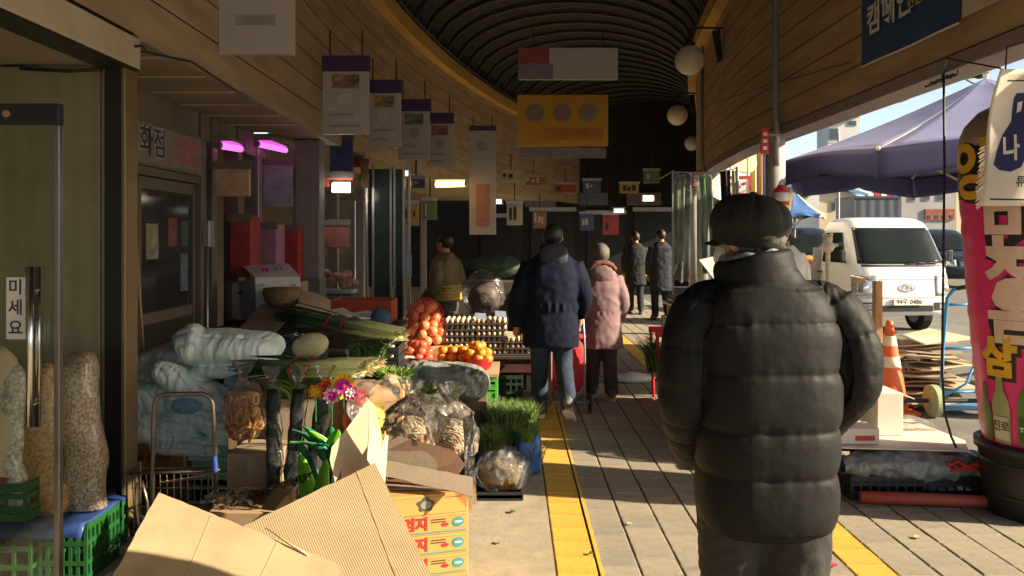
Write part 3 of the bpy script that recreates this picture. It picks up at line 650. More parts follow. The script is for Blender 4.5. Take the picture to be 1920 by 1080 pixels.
rn = random.Random(5)
cols = [((0.30, 0.05, 0.04), 'red'), ((0.07, 0.09, 0.2), 'blue'), ((0.34, 0.25, 0.07), 'ochre'), ((0.10, 0.18, 0.10), 'green'), ((0.42, 0.38, 0.33), 'pale'), ((0.22, 0.13, 0.08), 'brown')]
spots = [(662, 300, 10.2, 40, 26), (780, 342, 13.0, 34, 22), (770, 400, 13.5, 30, 46), (806, 392, 14.0, 26, 40), (958, 330, 19.0, 40, 20), (1000, 338, 21.0, 46, 18), (1060, 352, 22.0, 40, 18), (1110, 348, 20.0, 34, 24), (1180, 352, 19.5, 36, 20), (1222, 330, 17.5, 30, 26), (965, 400, 18.0, 30, 44), (1012, 410, 22.0, 26, 36), (1145, 420, 21.0, 30, 40), (1100, 415, 23.0, 26, 34)]
for k, (px, py, Y, w, h) in enumerate(spots):
    cc, nm = cols[k % 6]; a_ = at(px-w/2, py-h/2, Y); b_ = at(px+w/2, py+h/2, Y)
    t = T('shop_board', '%s shop board %s in the dim end of the arcade' % (nm, ('high on the left', 'beside the amber light', 'below the amber light', 'right of the amber light', 'left under the yellow sign', 'low under the yellow sign', 'right under the yellow sign', 'high above the pink coat', 'above the far walkers', 'nearest the globe lamps', 'behind the navy coat', 'deep behind the navy coat', 'left of the far walkers', 'deep beside the pink coat')[k]), 'sign', ((a_.x+b_.x)/2, Y, b_.z), 'dim boards at the end of the arcade')
    ob('panel', G().box(a_.x, b_.x, Y, Y+0.06, b_.z, a_.z), M('dim_board_%d' % (k % 6), cc, 0.6, 0.2, 3), t, bevel=0.01)
    ob('frame', G().box(a_.x-0.02, b_.x+0.02, Y-0.015, Y-0.002, a_.z-0.04, a_.z+0.02), alu, t)
    for j in range(1+k % 3): x_ = a_.x+(b_.x-a_.x)*(0.12+0.25*j+0.06*rn.random()); ob('mark', G().box(x_, x_+(b_.x-a_.x)*rn.uniform(0.1, 0.2), Y-0.006, Y-0.002, b_.z+(a_.z-b_.z)*rn.uniform(0.2, 0.4), b_.z+(a_.z-b_.z)*rn.uniform(0.55, 0.8)), (sign_w, MATS['dark_ink'])[k % 2 == 0], t)
    ob('hanger', G().tube([((a_.x+b_.x)/2, Y+0.03, a_.z), ((a_.x+b_.x)/2, Y+0.03, a_.z+0.4)], 0.012, 6), iron, t)
# ================================================================== STREET
hill = G()
def hf(u, v):
    x = -300 + 1300*u; y = 700 + 300*v
    h = 22 + 26*max(0, sin(u*pi*2.2+0.4)) + 14*nz((u*6, v*2, 0), 1.0) + 5*nz((u*25, v*6, 3))
    return (x, y, -2 + h*sin(min(1, v*1.6)*pi/2))
hill.grid(hf, 90, 10)
struct('hill', hill, M('hill_wood', (0.14, 0.17, 0.22), 0.95, 0.25, 0.03), smooth=True)

win_m = M('window_glass', (0.06, 0.075, 0.09), 0.12, 0.2, 1.0)
def house(label, px0, px1, pyt, Y, depth, wall, roofcol, kind, wins=(), name='building', band=None):
    a = at(px0, pyt, Y); b = at(px1, pyt, Y); h = a.z
    t = T(name, label, 'building', ((a.x+b.x)/2, Y+depth/2, -0.06))
    w = ob('wall', G().box(a.x, b.x, Y, Y+depth, -0.06, h), wall, t)
    if kind == 'flat':
        ob('parapet', G().box(a.x-0.15, b.x+0.15, Y-0.15, Y+depth+0.15, h+0.002, h+0.3), roofcol, t)
    elif kind == 'gable':
        m_ = (a.x+b.x)/2; k = (b.x-a.x)*0.16
        ob('roof', G().prism([(a.x-0.4, Y-0.3, h-0.05), (m_, Y-0.3, h+k), (b.x+0.4, Y-0.3, h-0.05), (b.x+0.4, Y-0.3, h+0.12), (m_, Y-0.3, h+k+0.2), (a.x-0.4, Y-0.3, h+0.12)], 0.02).join(
            G().add([(a.x-0.4, Y-0.3, h+0.12), (m_, Y-0.3, h+k+0.2), (m_, Y+depth, h+k+0.2), (a.x-0.4, Y+depth, h+0.12), (b.x+0.4, Y-0.3, h+0.12), (b.x+0.4, Y+depth, h+0.12)], [(0,1,2,3), (1,4,5,2)])), roofcol, t)
        ob('gable_wall', G().prism([(a.x, Y+0.01, h), (b.x, Y+0.01, h), (m_, Y+0.01, h+k)], 0.02), wall, t)
    else:
        ob('roof', G().box(a.x-0.5, b.x+0.5, Y-0.6, Y+depth, h+0.002, h+0.25), roofcol, t)
    for (x0, x1, y0, y1) in wins:
        p = at(x0, y0, Y-0.05); q = at(x1, y1, Y-0.05)
        wi = ob('window', G().box(p.x, q.x, Y-0.06, Y-0.005, q.z, p.z), alu, t)
        n = max(1, round((q.x-p.x)/0.9))
        for i in range(n):
            d = (q.x-p.x)/n; ob('pane', G().box(p.x+d*i+0.05, p.x+d*(i+1)-0.05, Y-0.075, Y-0.063, q.z+0.05, p.z-0.05), win_m, wi)
    if band:
        p = at(band[0], band[2], Y-0.1); q = at(band[1], band[3], Y-0.1)
        s = ob('shop_band', G().box(p.x, q.x, Y-0.12, Y-0.005, q.z, p.z), M('brick_band', (0.30, 0.09, 0.06), 0.8, 0.3, 3), t)
        n = 4
        for i in range(n):
            d = (q.x-p.x)/n; ob('pane', G().box(p.x+d*i+0.15, p.x+d*(i+1)-0.15, Y-0.14, Y-0.123, q.z+0.1, p.z-0.45), win_m, s)
    return t
grey_w = M('grey_render', (0.36, 0.35, 0.34), 0.85, 0.08, 0.8, dirt=0.2); cream_w = M('cream_wall', (0.55, 0.47, 0.34), 0.8, 0.06, 0.8)
pale_w = M('pale_wall', (0.60, 0.60, 0.58), 0.8, 0.06, 0.8); blue_r = M('blue_roof', (0.12, 0.26, 0.42), 0.6, 0.1, 0.5)
house('two storey grey building with three windows behind the white truck', 1690, 1792, 346, 58, 3, grey_w, grey_w, 'flat',
      ((1706, 1717, 359, 377), (1732, 1744, 358, 376), (1759, 1772, 358, 376)), band=(1735, 1790, 392, 412))
house('cream building edge beside the pink inflatable column', 1793, 1990, 330, 59, 2, cream_w, M('brown_roof', (0.2, 0.15, 0.1), 0.7), 'flat', ((1808, 1816, 388, 404),))
house('pale shed with shallow blue roof behind the small parasol', 1470, 1536, 352, 43, 3, pale_w, blue_r, 'eave', ((1490, 1515, 356, 372),))
house('cream house with blue gable roof beyond the truck cab', 1536, 1606, 366, 46, 4, cream_w, blue_r, 'gable', ((1560, 1567, 378, 395), (1580, 1586, 378, 395)))
house('tall white building with dark overhanging eaves above the parasol', 1552, 1612, 214, 70, 2.5, pale_w, M('dark_eave', (0.06, 0.055, 0.06), 0.7), 'eave', ((1555, 1572, 240, 262), (1590, 1606, 226, 236)))
ct = T('shipping_container', 'dark corrugated shipping container beside the cream house', 'container', (at(1645, 0, 42).x, 42, -0.06))
a = at(1602, 372, 42); b = at(1688, 372, 42)
ob('box_body', G().box(a.x, b.x, 42, 44.4, -0.05, a.z), lined('container_steel', (0.07, 0.08, 0.10), 0.5, 0, 0.12, rough=0.5), ct)
ob('top_rail', G().box(a.x-0.03, b.x+0.03, 41.95, 44.45, a.z+0.002, a.z+0.12), M('container_rail', (0.05, 0.055, 0.07), 0.5), ct)
for i in range(5): ob('parcel', G().box(a.x+0.9+0.35*i, a.x+1.2+0.35*i, 42.4, 42.8, a.z+0.125, a.z+0.3+0.06*(i % 3)), (white_m, red_m)[i % 2], ct)
# utility pole and wires over the street
up = T('utility_pole', 'thin utility pole with a lamp between the far buildings', 'pole', at(1572, 0, 38).xy.to_3d())
q = at(1572, 250, 38)
ob('shaft', G().tube([(q.x, 38, -0.05), (q.x, 38, q.z)], 0.07, 8), metal_grey, up)
ob('crossarm', G().box(q.x-0.5, q.x+0.5, 37.95, 38.05, q.z-0.5, q.z-0.42), metal_grey, up)
for i, (p, q) in enumerate((((1640, 178, 18), (1707, 184, 22)), ((1765, 122, 9), (1930, 175, 15)), ((1600, 210, 30), (1500, 195, 16)))):
    A, B = at(*p), at(*q); pts = [A.lerp(B, k/8)-Vector((0, 0, 0.15*sin(pi*k/8))) for k in range(9)]
    one('overhead_wire', G().tube(pts, 0.012, 5), iron, ('short thin wire above the parasol edge', 'thin wire crossing the sky near the white banner', 'thin wire beside the canopy edge')[i], 'wire', 'overhead wires')
bd = T('bird', 'dark bird gliding in the sky left of the white banner', 'bird', at(1834, 144, 14))
q = at(1834, 144, 14)
bb = G().tube([q+Vector((-0.14, 0, 0.0)), q+Vector((-0.09, 0, 0.012)), q+Vector((0.0, 0, 0.0)), q+Vector((0.12, 0, 0.0)), q+Vector((0.2, 0, 0.01))], [0.008, 0.028, 0.04, 0.022, 0.006], 8)
ob('body', bb, iron, bd, smooth=True)
for s in (-1, 1): ob('wing', G().prism([q+Vector((-0.05, 0, 0.015)), q+Vector((-0.06, s*0.22, 0.06)), q+Vector((-0.02, s*0.42, 0.03)), q+Vector((0.07, s*0.22, 0.03)), q+Vector((0.08, 0, 0.015))], 0.008), iron, bd)

# ---- small truck facing the camera
def rr(u, a, y0, y1, e=5.0):
    th = 2*pi*u; c_, s_ = cos(th), sin(th)
    return a*math.copysign(abs(c_)**(2/e), c_), (y0+y1)/2 + (y1-y0)/2*math.copysign(abs(s_)**(2/e), s_)
def shell(rings, n=64, e=5.0):
    g = G(); v = []
    for (z, a, y0, y1) in rings:
        for j in range(n):
            x, y = rr(j/n, a, y0, y1, e); v.append((x, y, z))
    k = len(rings)
    f = [(i*n+j, i*n+(j+1) % n, (i+1)*n+(j+1) % n, (i+1)*n+j) for i in range(k-1) for j in range(n)]
    f += [tuple(range(n-1, -1, -1)), tuple((k-1)*n+j for j in range(n))]
    return g.add(v, f)
def ring_at(rings, z):
    for p, q in zip(rings[:-1], rings[1:]):
        if p[0] <= z <= q[0]:
            t = (z-p[0])/(q[0]-p[0]); return [p[i]+(q[i]-p[i])*t for i in range(4)]
    return rings[-1]
def front_y(rings, x, z, e=5.0):
    _, a, y0, y1 = ring_at(rings, z); k = min(0.999, abs(x)/a)
    return (y0+y1)/2 - (y1-y0)/2*(1-k**e)**(1/e)
def front_patch(rings, x0, x1, z0, z1, off=0.008, nu=12, nv=8, top=1.0, cut=0.0, th=0.006):
    """a panel that follows the front of a shell; top narrows it upwards"""
    def fn(o_):
        def f_(u, v):
            z = z0+(z1-z0)*v; k = 1+(top-1)*v; x = (x0+(x1-x0)*u)*k
            zz = z + cut*(u-0.5)
            return (x, front_y(rings, x, zz)-o_, zz)
        return f_
    g = G().grid(fn(off), nu, nv); h = G().grid(fn(off-th), nu, nv)
    n = len(g.v); w = nu+1
    edge = list(range(w)) + [i*w+nu for i in range(1, nv+1)] + [nv*w+j for j in range(nu-1, -1, -1)] + [i*w for i in range(nv-1, 0, -1)]
    g.add(h.v, [tuple(reversed(q)) for q in h.f])
    for i in range(len(edge)): a, b = edge[i], edge[(i+1) % len(edge)]; g.f.append((b, a, n+a, n+b))
    return g
def side_patch(rings, s, y0, y1, z0, z1, off=0.006, skew=0.0):
    def f_(u, v):
        z = z0+(z1-z0)*v; y = y0+skew*v+(y1-y0-skew*v)*u; a = ring_at(rings, z)[1]
        return (s*(a+off), y, z)
    return G().grid(f_, 6, 6)
def wheel(t, x, y, z, r, w, nm='wheel'):
    o = ob(nm, G().tube([(x-w/2, y, z), (x-w/2+0.02, y, z), (x+w/2-0.02, y, z), (x+w/2, y, z)], [r*0.9, r, r, r*0.9], 28), M('tyre', (0.018, 0.018, 0.018), 0.85), t, smooth=False, world=False)
    ob('rim', G().tube([(x-w/2-0.004, y, z), (x+w/2+0.004, y, z)], r*0.58, 20), M('rim_steel', (0.35, 0.35, 0.36), 0.4, metal=0.6), o, world=False)
    return o
car_white = M('truck_white', (0.80, 0.80, 0.78), 0.25, 0.02, 3, coat=0.5, dirt=0.06)
car_glass = M('car_glass', (0.014, 0.019, 0.019), 0.08, 0.1, 2, spec=0.22)
blackp = M('black_plastic', (0.02, 0.02, 0.021), 0.5)
chrome = M('chrome', (0.75, 0.75, 0.75), 0.12, metal=1.0)
lens = M('lamp_lens', (0.55, 0.56, 0.56), 0.08, 0.3, 20, metal=0.6)
TR = [(0.33, 0.83, 0.06, 1.5), (0.40, 0.86, 0.0, 1.56), (0.62, 0.87, -0.01, 1.58), (0.95, 0.87, 0.02, 1.58), (1.12, 0.865, 0.07, 1.58), (1.3, 0.845, 0.17, 1.58), (1.55, 0.81, 0.32, 1.57), (1.78, 0.765, 0.45, 1.54), (1.9, 0.71, 0.55, 1.5), (1.96, 0.62, 0.68, 1.42), (1.985, 0.45, 0.85, 1.3)]
tk = T('pickup_truck', 'white cab-over pickup truck with open cargo bed parked facing the camera', 'truck', (at(1702, 0, 13.3).x, 13.3, -0.055), rz=R(5))
cab = ob('cab', shell(TR), car_white, tk, smooth=True, world=False)
ob('windshield', front_patch(TR, -0.76, 0.76, 1.19, 1.80, 0.007, 20, 10, 0.9), car_glass, tk, smooth=True, world=False)
for s in (-1, 1):
    ob('side_window', side_patch(TR, s, 0.42, 1.25, 1.2, 1.72, skew=0.25), car_glass, tk, world=False)
    hl = ob('headlight', front_patch(TR, *(sorted((s*0.50, s*0.845))), 0.66, 1.0, 0.012, 8, 6, 1.0), lens, tk, smooth=True, world=False)
    ob('reflector', G().ball((s*0.68, front_y(TR, 0.68, 0.8)-0.012, 0.78), (0.075, 0.012, 0.07), 14, 8), chrome, hl, smooth=True, world=False)
    ob('turn_signal', front_patch(TR, *(sorted((s*0.70, s*0.82))), 0.87, 0.95, 0.017, 5, 4), M('amber_lens', (0.5, 0.3, 0.15), 0.2), hl, world=False)
    fg = ob('fog_lamp_housing', front_patch(TR, *(sorted((s*0.47, s*0.79))), 0.42, 0.55, 0.010, 6, 4), blackp, tk, world=False)
    ob('fog_lamp', front_patch(TR, *(sorted((s*0.56, s*0.74))), 0.44, 0.53, 0.016, 6, 4), lens, fg, world=False)
    ob('door_handle', G().box(s*0.875-0.012, s*0.875+0.012, 1.25, 1.4, 1.0, 1.03), blackp, tk, world=False)
    mr = ob('mirror', G().box(s*0.95-0.05, s*0.95+0.05, 0.30, 0.36, 1.22, 1.42), blackp, tk, bevel=0.02, world=False)
    ob('mirror_arm', G().tube([(s*0.86, 0.4, 1.2), (s*0.95, 0.34, 1.26)], 0.012, 6), blackp, mr, world=False)
    ob('wiper', G().tube([(s*0.1+0.1, front_y(TR, 0.2, 1.19)-0.02, 1.175), (s*0.1+0.35, front_y(TR, 0.4, 1.2)-0.025, 1.21), (s*0.1+0.58, front_y(TR, 0.6, 1.18)-0.02, 1.195)], 0.01, 6), blackp, tk, world=False)
    wheel(tk, s*0.72, 0.86, 0.315, 0.315, 0.19); wheel(tk, s*0.70, 3.9, 0.30, 0.30, 0.22)
ob('cowl', front_patch(TR, -0.72, 0.72, 1.145, 1.18, 0.009, 16, 2), blackp, tk, world=False)
ob('lower_grille', front_patch(TR, -0.44, 0.44, 0.40, 0.50, 0.008, 14, 3), blackp, tk, world=False)
ob('panel_seam', front_patch(TR, -0.52, 0.52, 0.925, 0.937, 0.004, 14, 1), M('seam_grey', (0.25, 0.25, 0.25), 0.6), tk, world=False)
ob('panel_seam', front_patch(TR, -0.84, 0.84, 0.625, 0.637, 0.004, 20, 1), MATS['seam_grey'], tk, world=False)
ob('bumper_lip', front_patch(TR, -0.78, 0.78, 0.345, 0.385, 0.012, 16, 2), car_white, tk, world=False)
npl = ob('number_plate', G().box(-0.26, 0.26, -0.045, -0.022, 0.51, 0.62), M('plate_white', (0.72, 0.72, 0.68), 0.5), tk, world=False)
ob('lettering', text('·94우 0486·', 0.105, 0.001).xf(basis((0, -0.0475, 0.562), (1,0,0), (0,0,1))), MATS['dark_ink'], npl, world=False)
em = ob('emblem', G().grid(lambda u, v: (0.115*cos(2*pi*u)*(1+0.12*cos(2*pi*v)), -0.012+0.008*sin(2*pi*v), 0.80+0.062*sin(2*pi*u)*(1+0.16*cos(2*pi*v))), 28, 6, True, True), chrome, tk, smooth=True, world=False)
ob('emblem_letter', G().tube([(-0.05, -0.012, 0.765), (-0.03, -0.012, 0.835)], 0.009, 6).tube([(0.03, -0.012, 0.765), (0.055, -0.012, 0.835)], 0.009, 6).tube([(-0.04, -0.012, 0.80), (0.0, -0.014, 0.806), (0.045, -0.012, 0.795)], 0.008, 6), chrome, em, world=False)
ob('chassis', G().box(-0.4, 0.4, 0.9, 4.7, 0.38, 0.56), blackp, tk, world=False)
bedm = M('bed_grey', (0.42, 0.42, 0.40), 0.5, 0.08, 3)
bed = ob('bed_floor', G().box(-0.86, 0.86, 1.66, 4.9, 0.70, 0.76), bedm, tk, world=False)
for s in (-1, 1):
    sb = ob('side_board', G().box(s*0.85-0.02, s*0.85+0.02, 1.66, 4.9, 0.762, 1.12), bedm, tk, bevel=0.006, world=False)
    for i in range(5): ob('board_post', G().box(s*0.875-0.012, s*0.875+0.012, 1.75+i*0.74, 1.80+i*0.74, 0.72, 1.12), blackp, sb, world=False)
ob('tail_board', G().box(-0.83, 0.83, 4.86, 4.9, 0.762, 1.12), bedm, tk, world=False)
ob('head_board', G().box(-0.83, 0.83, 1.64, 1.68, 0.762, 1.45), bedm, tk, world=False)
one('orange_tarpaulin', crumple(G().ball((tk.location.x-0.8, 13.3+2.3, 1.10), (0.25, 0.4, 0.10), 20, 12), 0.05, 7), M('orange_cloth', (0.55, 0.25, 0.05), 0.7), 'orange bundle lying in the truck bed', 'bundle', smooth=True)

def van(label, loc, col, k):
    VR = [(0.30, 0.86, 0.06, 4.6), (0.45, 0.93, 0.0, 4.8), (0.75, 0.95, 0.0, 4.85), (0.95, 0.95, 0.05, 4.85), (1.06, 0.93, 0.35, 4.85), (1.16, 0.91, 0.85, 4.85), (1.45, 0.86, 1.25, 4.8), (1.72, 0.80, 1.6, 4.75), (1.86, 0.72, 1.85, 4.6), (1.92, 0.58, 2.1, 4.3)]
    t = T('parked_van', label, 'van', loc, 'dark vans parked on the street')
    m = M('van_paint_%d' % k, col, 0.18, 0.05, 2, coat=0.6)
    ob('body', shell(VR), m, t, smooth=True, world=False)
    ob('windshield', front_patch(VR, -0.80, 0.80, 1.2, 1.76, 0.01, 16, 8, 0.92), car_glass, t, smooth=True, world=False)
    gr = ob('grille', front_patch(VR, -0.42, 0.42, 0.70, 0.86, 0.012, 10, 4), blackp, t, world=False)
    for z in (0.73, 0.78, 0.83): ob('grille_bar', front_patch(VR, -0.40, 0.40, z-0.008, z+0.008, 0.018, 10, 1), chrome, gr, world=False)
    ob('emblem', G().ball((0, -0.02, 0.79), (0.1, 0.012, 0.05), 16, 8), chrome, t, smooth=True, world=False)
    p_ = ob('number_plate', G().box(-0.26, 0.26, -0.04, -0.012, 0.48, 0.60), MATS['plate_white'], t, world=False)
    for s in (-1, 1):
        ob('headlight', front_patch(VR, *(sorted((s*0.52, s*0.86))), 0.70, 0.92, 0.012, 8, 5), lens, t, smooth=True, world=False)
        ob('side_window', side_patch(VR, s, 1.35, 4.4, 1.2, 1.66, skew=0.2), car_glass, t, world=False)
        ob('mirror', G().ball((s*1.04, 1.0, 1.22), (0.11, 0.07, 0.1), 12, 8), m, t, smooth=True, world=False)
        wheel(t, s*0.80, 0.95, 0.32, 0.32, 0.2); wheel(t, s*0.80, 3.9, 0.32, 0.32, 0.2)
    ob('lower_bumper', front_patch(VR, -0.8, 0.8, 0.34, 0.45, 0.012, 12, 2), blackp, t, world=False)
    return t
van('dark blue van facing the camera right of the white truck', (at(1824, 0, 25.5).x, 25.5, -0.055), (0.012, 0.018, 0.032), 0)
v_ = van('dark blue van behind the bed of the white truck', (at(1556, 0, 20.5).x, 20.5, -0.055), (0.014, 0.024, 0.036), 1)

# ---- parasols
def parasol(label, c, Rr, z_rim, z_top, val, mats, rot0, name='market_parasol', n=8, valm=None):
    t = T(name, label, 'parasol', (c[0], c[1], -0.055))
    C = Vector((c[0], c[1], 0))
    cor = [C+Vector((Rr*cos(rot0+2*pi*i/n), Rr*sin(rot0+2*pi*i/n), z_rim)) for i in range(n)]; apex = C+Vector((0, 0, z_top))
    for i in range(n):
        A, B = cor[i], cor[(i+1) % n]; m = mats[i % len(mats)]
        def f_(u, v):
            p = A.lerp(B, u); q = p.lerp(apex, v)
            q.z -= 0.10*sin(pi*v)*0.5 + 0.05*sin(pi*u)*(1-v)*v*2 - 0.05*sin(pi*u)*(1-v)**3
            return q
        o = ob('canopy_panel', G().grid(f_, 10, 10), m, t, smooth=True); s_ = o.modifiers.new('t', 'SOLIDIFY'); s_.thickness = 0.004
        def g_(u, v):
            p = A.lerp(B, u)+Vector((0, 0, 0.05*sin(pi*u))); d = (p-C); d.z = 0; d.normalize()
            drop = val*(0.72+0.28*abs(cos(u*pi))**0.6)
            return p + Vector((0, 0, -drop*v)) + d*(0.03*sin(u*9+i)*v)
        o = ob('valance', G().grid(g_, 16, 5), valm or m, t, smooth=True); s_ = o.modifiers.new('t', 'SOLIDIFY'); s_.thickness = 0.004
        ob('rib', G().tube([A+Vector((0, 0, -0.01)), A.lerp(apex, 0.5)+Vector((0, 0, -0.075)), apex+Vector((0, 0, -0.05))], 0.012, 6), M('rib_white', (0.5, 0.47, 0.42), 0.4), t)
        ob('rib_tip', G().ball(A, 0.025, 8, 6), M('rib_tip', (0.6, 0.55, 0.4), 0.5), t)
        ob('strut', G().tube([A.lerp(apex, 0.45)+Vector((0, 0, -0.08)), C+Vector((0, 0, z_rim-0.35))], 0.009, 6), MATS['rib_white'], t)
    ob('pole', G().tube([C+Vector((0, 0, -0.05)), apex+Vector((0, 0, 0.06))], 0.028, 10), metal_grey, t)
    ob('base_weight', G().lathe([(0.32, 0.0), (0.32, 0.07), (0.1, 0.12), (0.05, 0.3)], (c[0], c[1], -0.055), 20), M('base_concrete', (0.3, 0.3, 0.29), 0.8), t)
    ob('finial', G().ball(apex+Vector((0, 0, 0.08)), 0.045, 10, 8), metal_grey, t)
    return t
navy_f = M('parasol_sunlit_navy', (0.21, 0.215, 0.37), 0.45, 0.08, 3, spec=0.5)  # canopy paler than the valance: its sunlit look is put into the colour
parasol('huge navy parasol with deep valance beside the arcade', (5.30, 8.95), 2.30, 2.42, 3.36, 0.29, [navy_f], R(217), valm=M('parasol_shaded_navy', (0.055, 0.055, 0.15), 0.6, 0.08, 3))  # valance in a darker copy: its shade is put into the colour
yb = [M('parasol_yellow', (0.62, 0.48, 0.20), 0.7), M('parasol_blue', (0.06, 0.14, 0.36), 0.7)]
q = at(1490, 400, 22); parasol('small blue and yellow parasol down the street', (q.x, 22), 0.85, 2.2, 2.85, 0.12, yb, R(60), n=6)
# ================================================================== THINGS ON THE STREET SIDE
card = M('cardboard', (0.42, 0.295, 0.165), 0.85, 0.1, 4, 0.12, 50, dirt=0.12)
card_pale = M('cardboard_pale', (0.50, 0.40, 0.27), 0.85, 0.08, 4, 0.12, 50)
card_grey = M('cardboard_inside', (0.30, 0.235, 0.17), 0.85, 0.1, 4, 0.12, 50)
flute = lined('cardboard_fluted', (0.44, 0.315, 0.18), 0.0085, 0, 0.28, rough=0.85)
# inflatable column on a black tub
IX, IY = 3.02, 4.6
def irad(z): return 0.275 + 0.125*min(1, max(0, (z-0.40)/1.5))**0.8
inf = T('inflatable_column', 'pink inflatable advertising column standing in a black tub', 'sign', (IX, IY, -0.02))
pinkm = M('pink_vinyl', (0.74, 0.03, 0.21), 0.35, 0.05, 3); blackv = M('black_vinyl', (0.02, 0.016, 0.016), 0.4); tanv = M('tan_vinyl', (0.33, 0.27, 0.21), 0.45)
zz = [0.36+0.06*i for i in range(25)]
ob('pink_sleeve', G().lathe([(irad(z)+0.004*sin(z*40), z) for z in zz if z <= 1.81], (IX, IY, 0), 48, cap=False), pinkm, inf, smooth=True)
ob('black_band', G().lathe([(irad(z)+0.001, z) for z in (1.80, 1.88, 1.96, 2.04, 2.10)], (IX, IY, 0), 48, cap=False), blackv, inf, smooth=True)
ob('dome', G().lathe([(0.402, 2.10), (0.40, 2.15), (0.37, 2.23), (0.30, 2.31), (0.18, 2.37), (0.02, 2.39)], (IX, IY, 0), 48), tanv, inf, smooth=True)
tub = ob('tub', G().lathe([(0.24, -0.02), (0.27, 0.0), (0.285, 0.2), (0.30, 0.36), (0.32, 0.365), (0.32, 0.41), (0.295, 0.415), (0.28, 0.38)], (IX, IY, 0), 40), blackp, inf, smooth=True)
for z in (0.12, 0.3): ob('tub_ring', G().lathe([(0.272+z*0.07, z-0.012), (0.284+z*0.07, z), (0.272+z*0.07, z+0.012)], (IX, IY, 0), 40, cap=False), blackp, tub, smooth=True)
FA = atan2(-IY, -IX)                                   # side that faces the walkway
def wrap(g, a0, off):
    """bend flat lettering (x = arc length, y = height) round the column"""
    return G().add([Vector((IX+(irad(p.y)+off)*cos(a0+p.x/0.36), IY+(irad(p.y)+off)*sin(a0+p.x/0.36), p.y)) for p in g.v], g.f)
yellowv = M('yellow_vinyl', (0.72, 0.42, 0.02), 0.4); creamv = M('cream_vinyl', (0.74, 0.55, 0.46), 0.4)
AC = R(-122)                                          # middle of the printed face
for ch, z, sz, m, b_ in (('양', 1.94, 0.36, yellowv, 0.012), ('민', 1.60, 0.36, creamv, 0.014), ('정', 1.36, 0.34, creamv, 0.014), ('음', 1.13, 0.34, creamv, 0.014), ('삼', 0.90, 0.24, yellowv, 0.012)):
    dx = -0.22 if ch == '삼' else (-0.33 if ch == '양' else -0.11)
    for off, mm, bb in ((0.006, blackv, b_+0.012), (0.010, m, b_)):
        g = text(ch, sz, bb, sub=0.05); d_ = Vector((dx, z, 0)) + (Vector((0.008, -0.01, 0)) if mm is blackv else Vector((0, 0, 0)))
        ob('lettering', wrap(g.mv(d_), AC, off), mm, inf)
ob('lettering', wrap(text('겹', 0.24, 0.012, sub=0.05).mv((0.04, 0.92, 0)), AC, 0.010), yellowv, inf)
bottle_out = [(-0.055, 0), (0.055, 0), (0.06, 0.04), (0.06, 0.2), (0.052, 0.245), (0.026, 0.30), (0.02, 0.36), (0.02, 0.41), (-0.02, 0.41), (-0.02, 0.36), (-0.026, 0.30), (-0.052, 0.245), (-0.06, 0.2), (-0.06, 0.04)]
for i, (dx, sc) in enumerate(((-0.34, 0.8), (-0.22, 1.0), (-0.05, 1.12), (0.11, 1.0))):
    gm = (M('bottle_pale', (0.34, 0.37, 0.16), 0.3), M('bottle_green', (0.10, 0.16, 0.03), 0.3))[i % 2 == 0]
    g = G().add([(x*sc, y*sc, 0) for x, y in bottle_out], [tuple(range(14))]); bm = bmesh.new(); bm.from_mesh(mesh(g)); bmesh.ops.triangulate(bm, faces=bm.faces)
    for _ in range(3): bmesh.ops.subdivide_edges(bm, edges=[e for e in bm.edges if e.calc_length() > 0.04], cuts=1); bmesh.ops.triangulate(bm, faces=bm.faces)
    bm.verts.index_update(); g = G().add([v.co.copy() for v in bm.verts], [tuple(v.index for v in f.verts) for f in bm.faces]); bm.free()
    bo = ob('printed_bottle', wrap(g.mv((dx, 0.425, 0)), AC, 0.007+0.001*i), gm, inf)
    if i in (1, 2):
        lab = G().grid(lambda u, v: (dx-0.05*sc+0.1*sc*u, 0.445+0.13*sc*v, 0), 8, 4); ob('bottle_label', wrap(lab, AC, 0.013), (M('label_cream', (0.6, 0.55, 0.42), 0.5), M('label_green', (0.05, 0.09, 0.03), 0.5))[i == 2], bo)
        ob('lettering', wrap(text(('진로', 'TERRA')[i == 2], (0.062, 0.036)[i == 2], 0.001, sub=0.03).mv((dx, 0.52, 0)), AC, 0.016), (MATS['dark_ink'], white_m)[i == 2], bo)

# white cloth banner with a bottle drawing, hung from the canopy edge
cloth_w = M('banner_cloth', (0.74, 0.66, 0.55), 0.8, 0.04, 4)
BN0, BN1 = at(1876, 128, 4.2), at(1836, 386, 4.2)
def bpt(u, v, off=0.0):
    """u across, v down the cloth, which swings a little and ripples"""
    x = BN0.x + (BN1.x-BN0.x)*v + 0.62*u; z = BN0.z + (BN1.z-BN0.z)*v - 0.02*u + 0.05*u*u
    y = 4.2 + 0.03*sin(u*7+v*3) + 0.02*sin(v*6) - 0.05*u - off
    return Vector((x, y, z))
bn = T('cloth_banner', 'white cloth banner with a navy bottle drawing in front of the inflatable column', 'banner', bpt(0.5, 1))
o = ob('cloth', G().grid(lambda u, v: bpt(u, v), 30, 24), cloth_w, bn, smooth=True); s_ = o.modifiers.new('t', 'SOLIDIFY'); s_.thickness = 0.003
navy_i = M('navy_print', (0.03, 0.03, 0.10), 0.6)
def on_cloth(g, off=0.004): return G().add([bpt(p.x, p.y, off) for p in g.v], g.f)
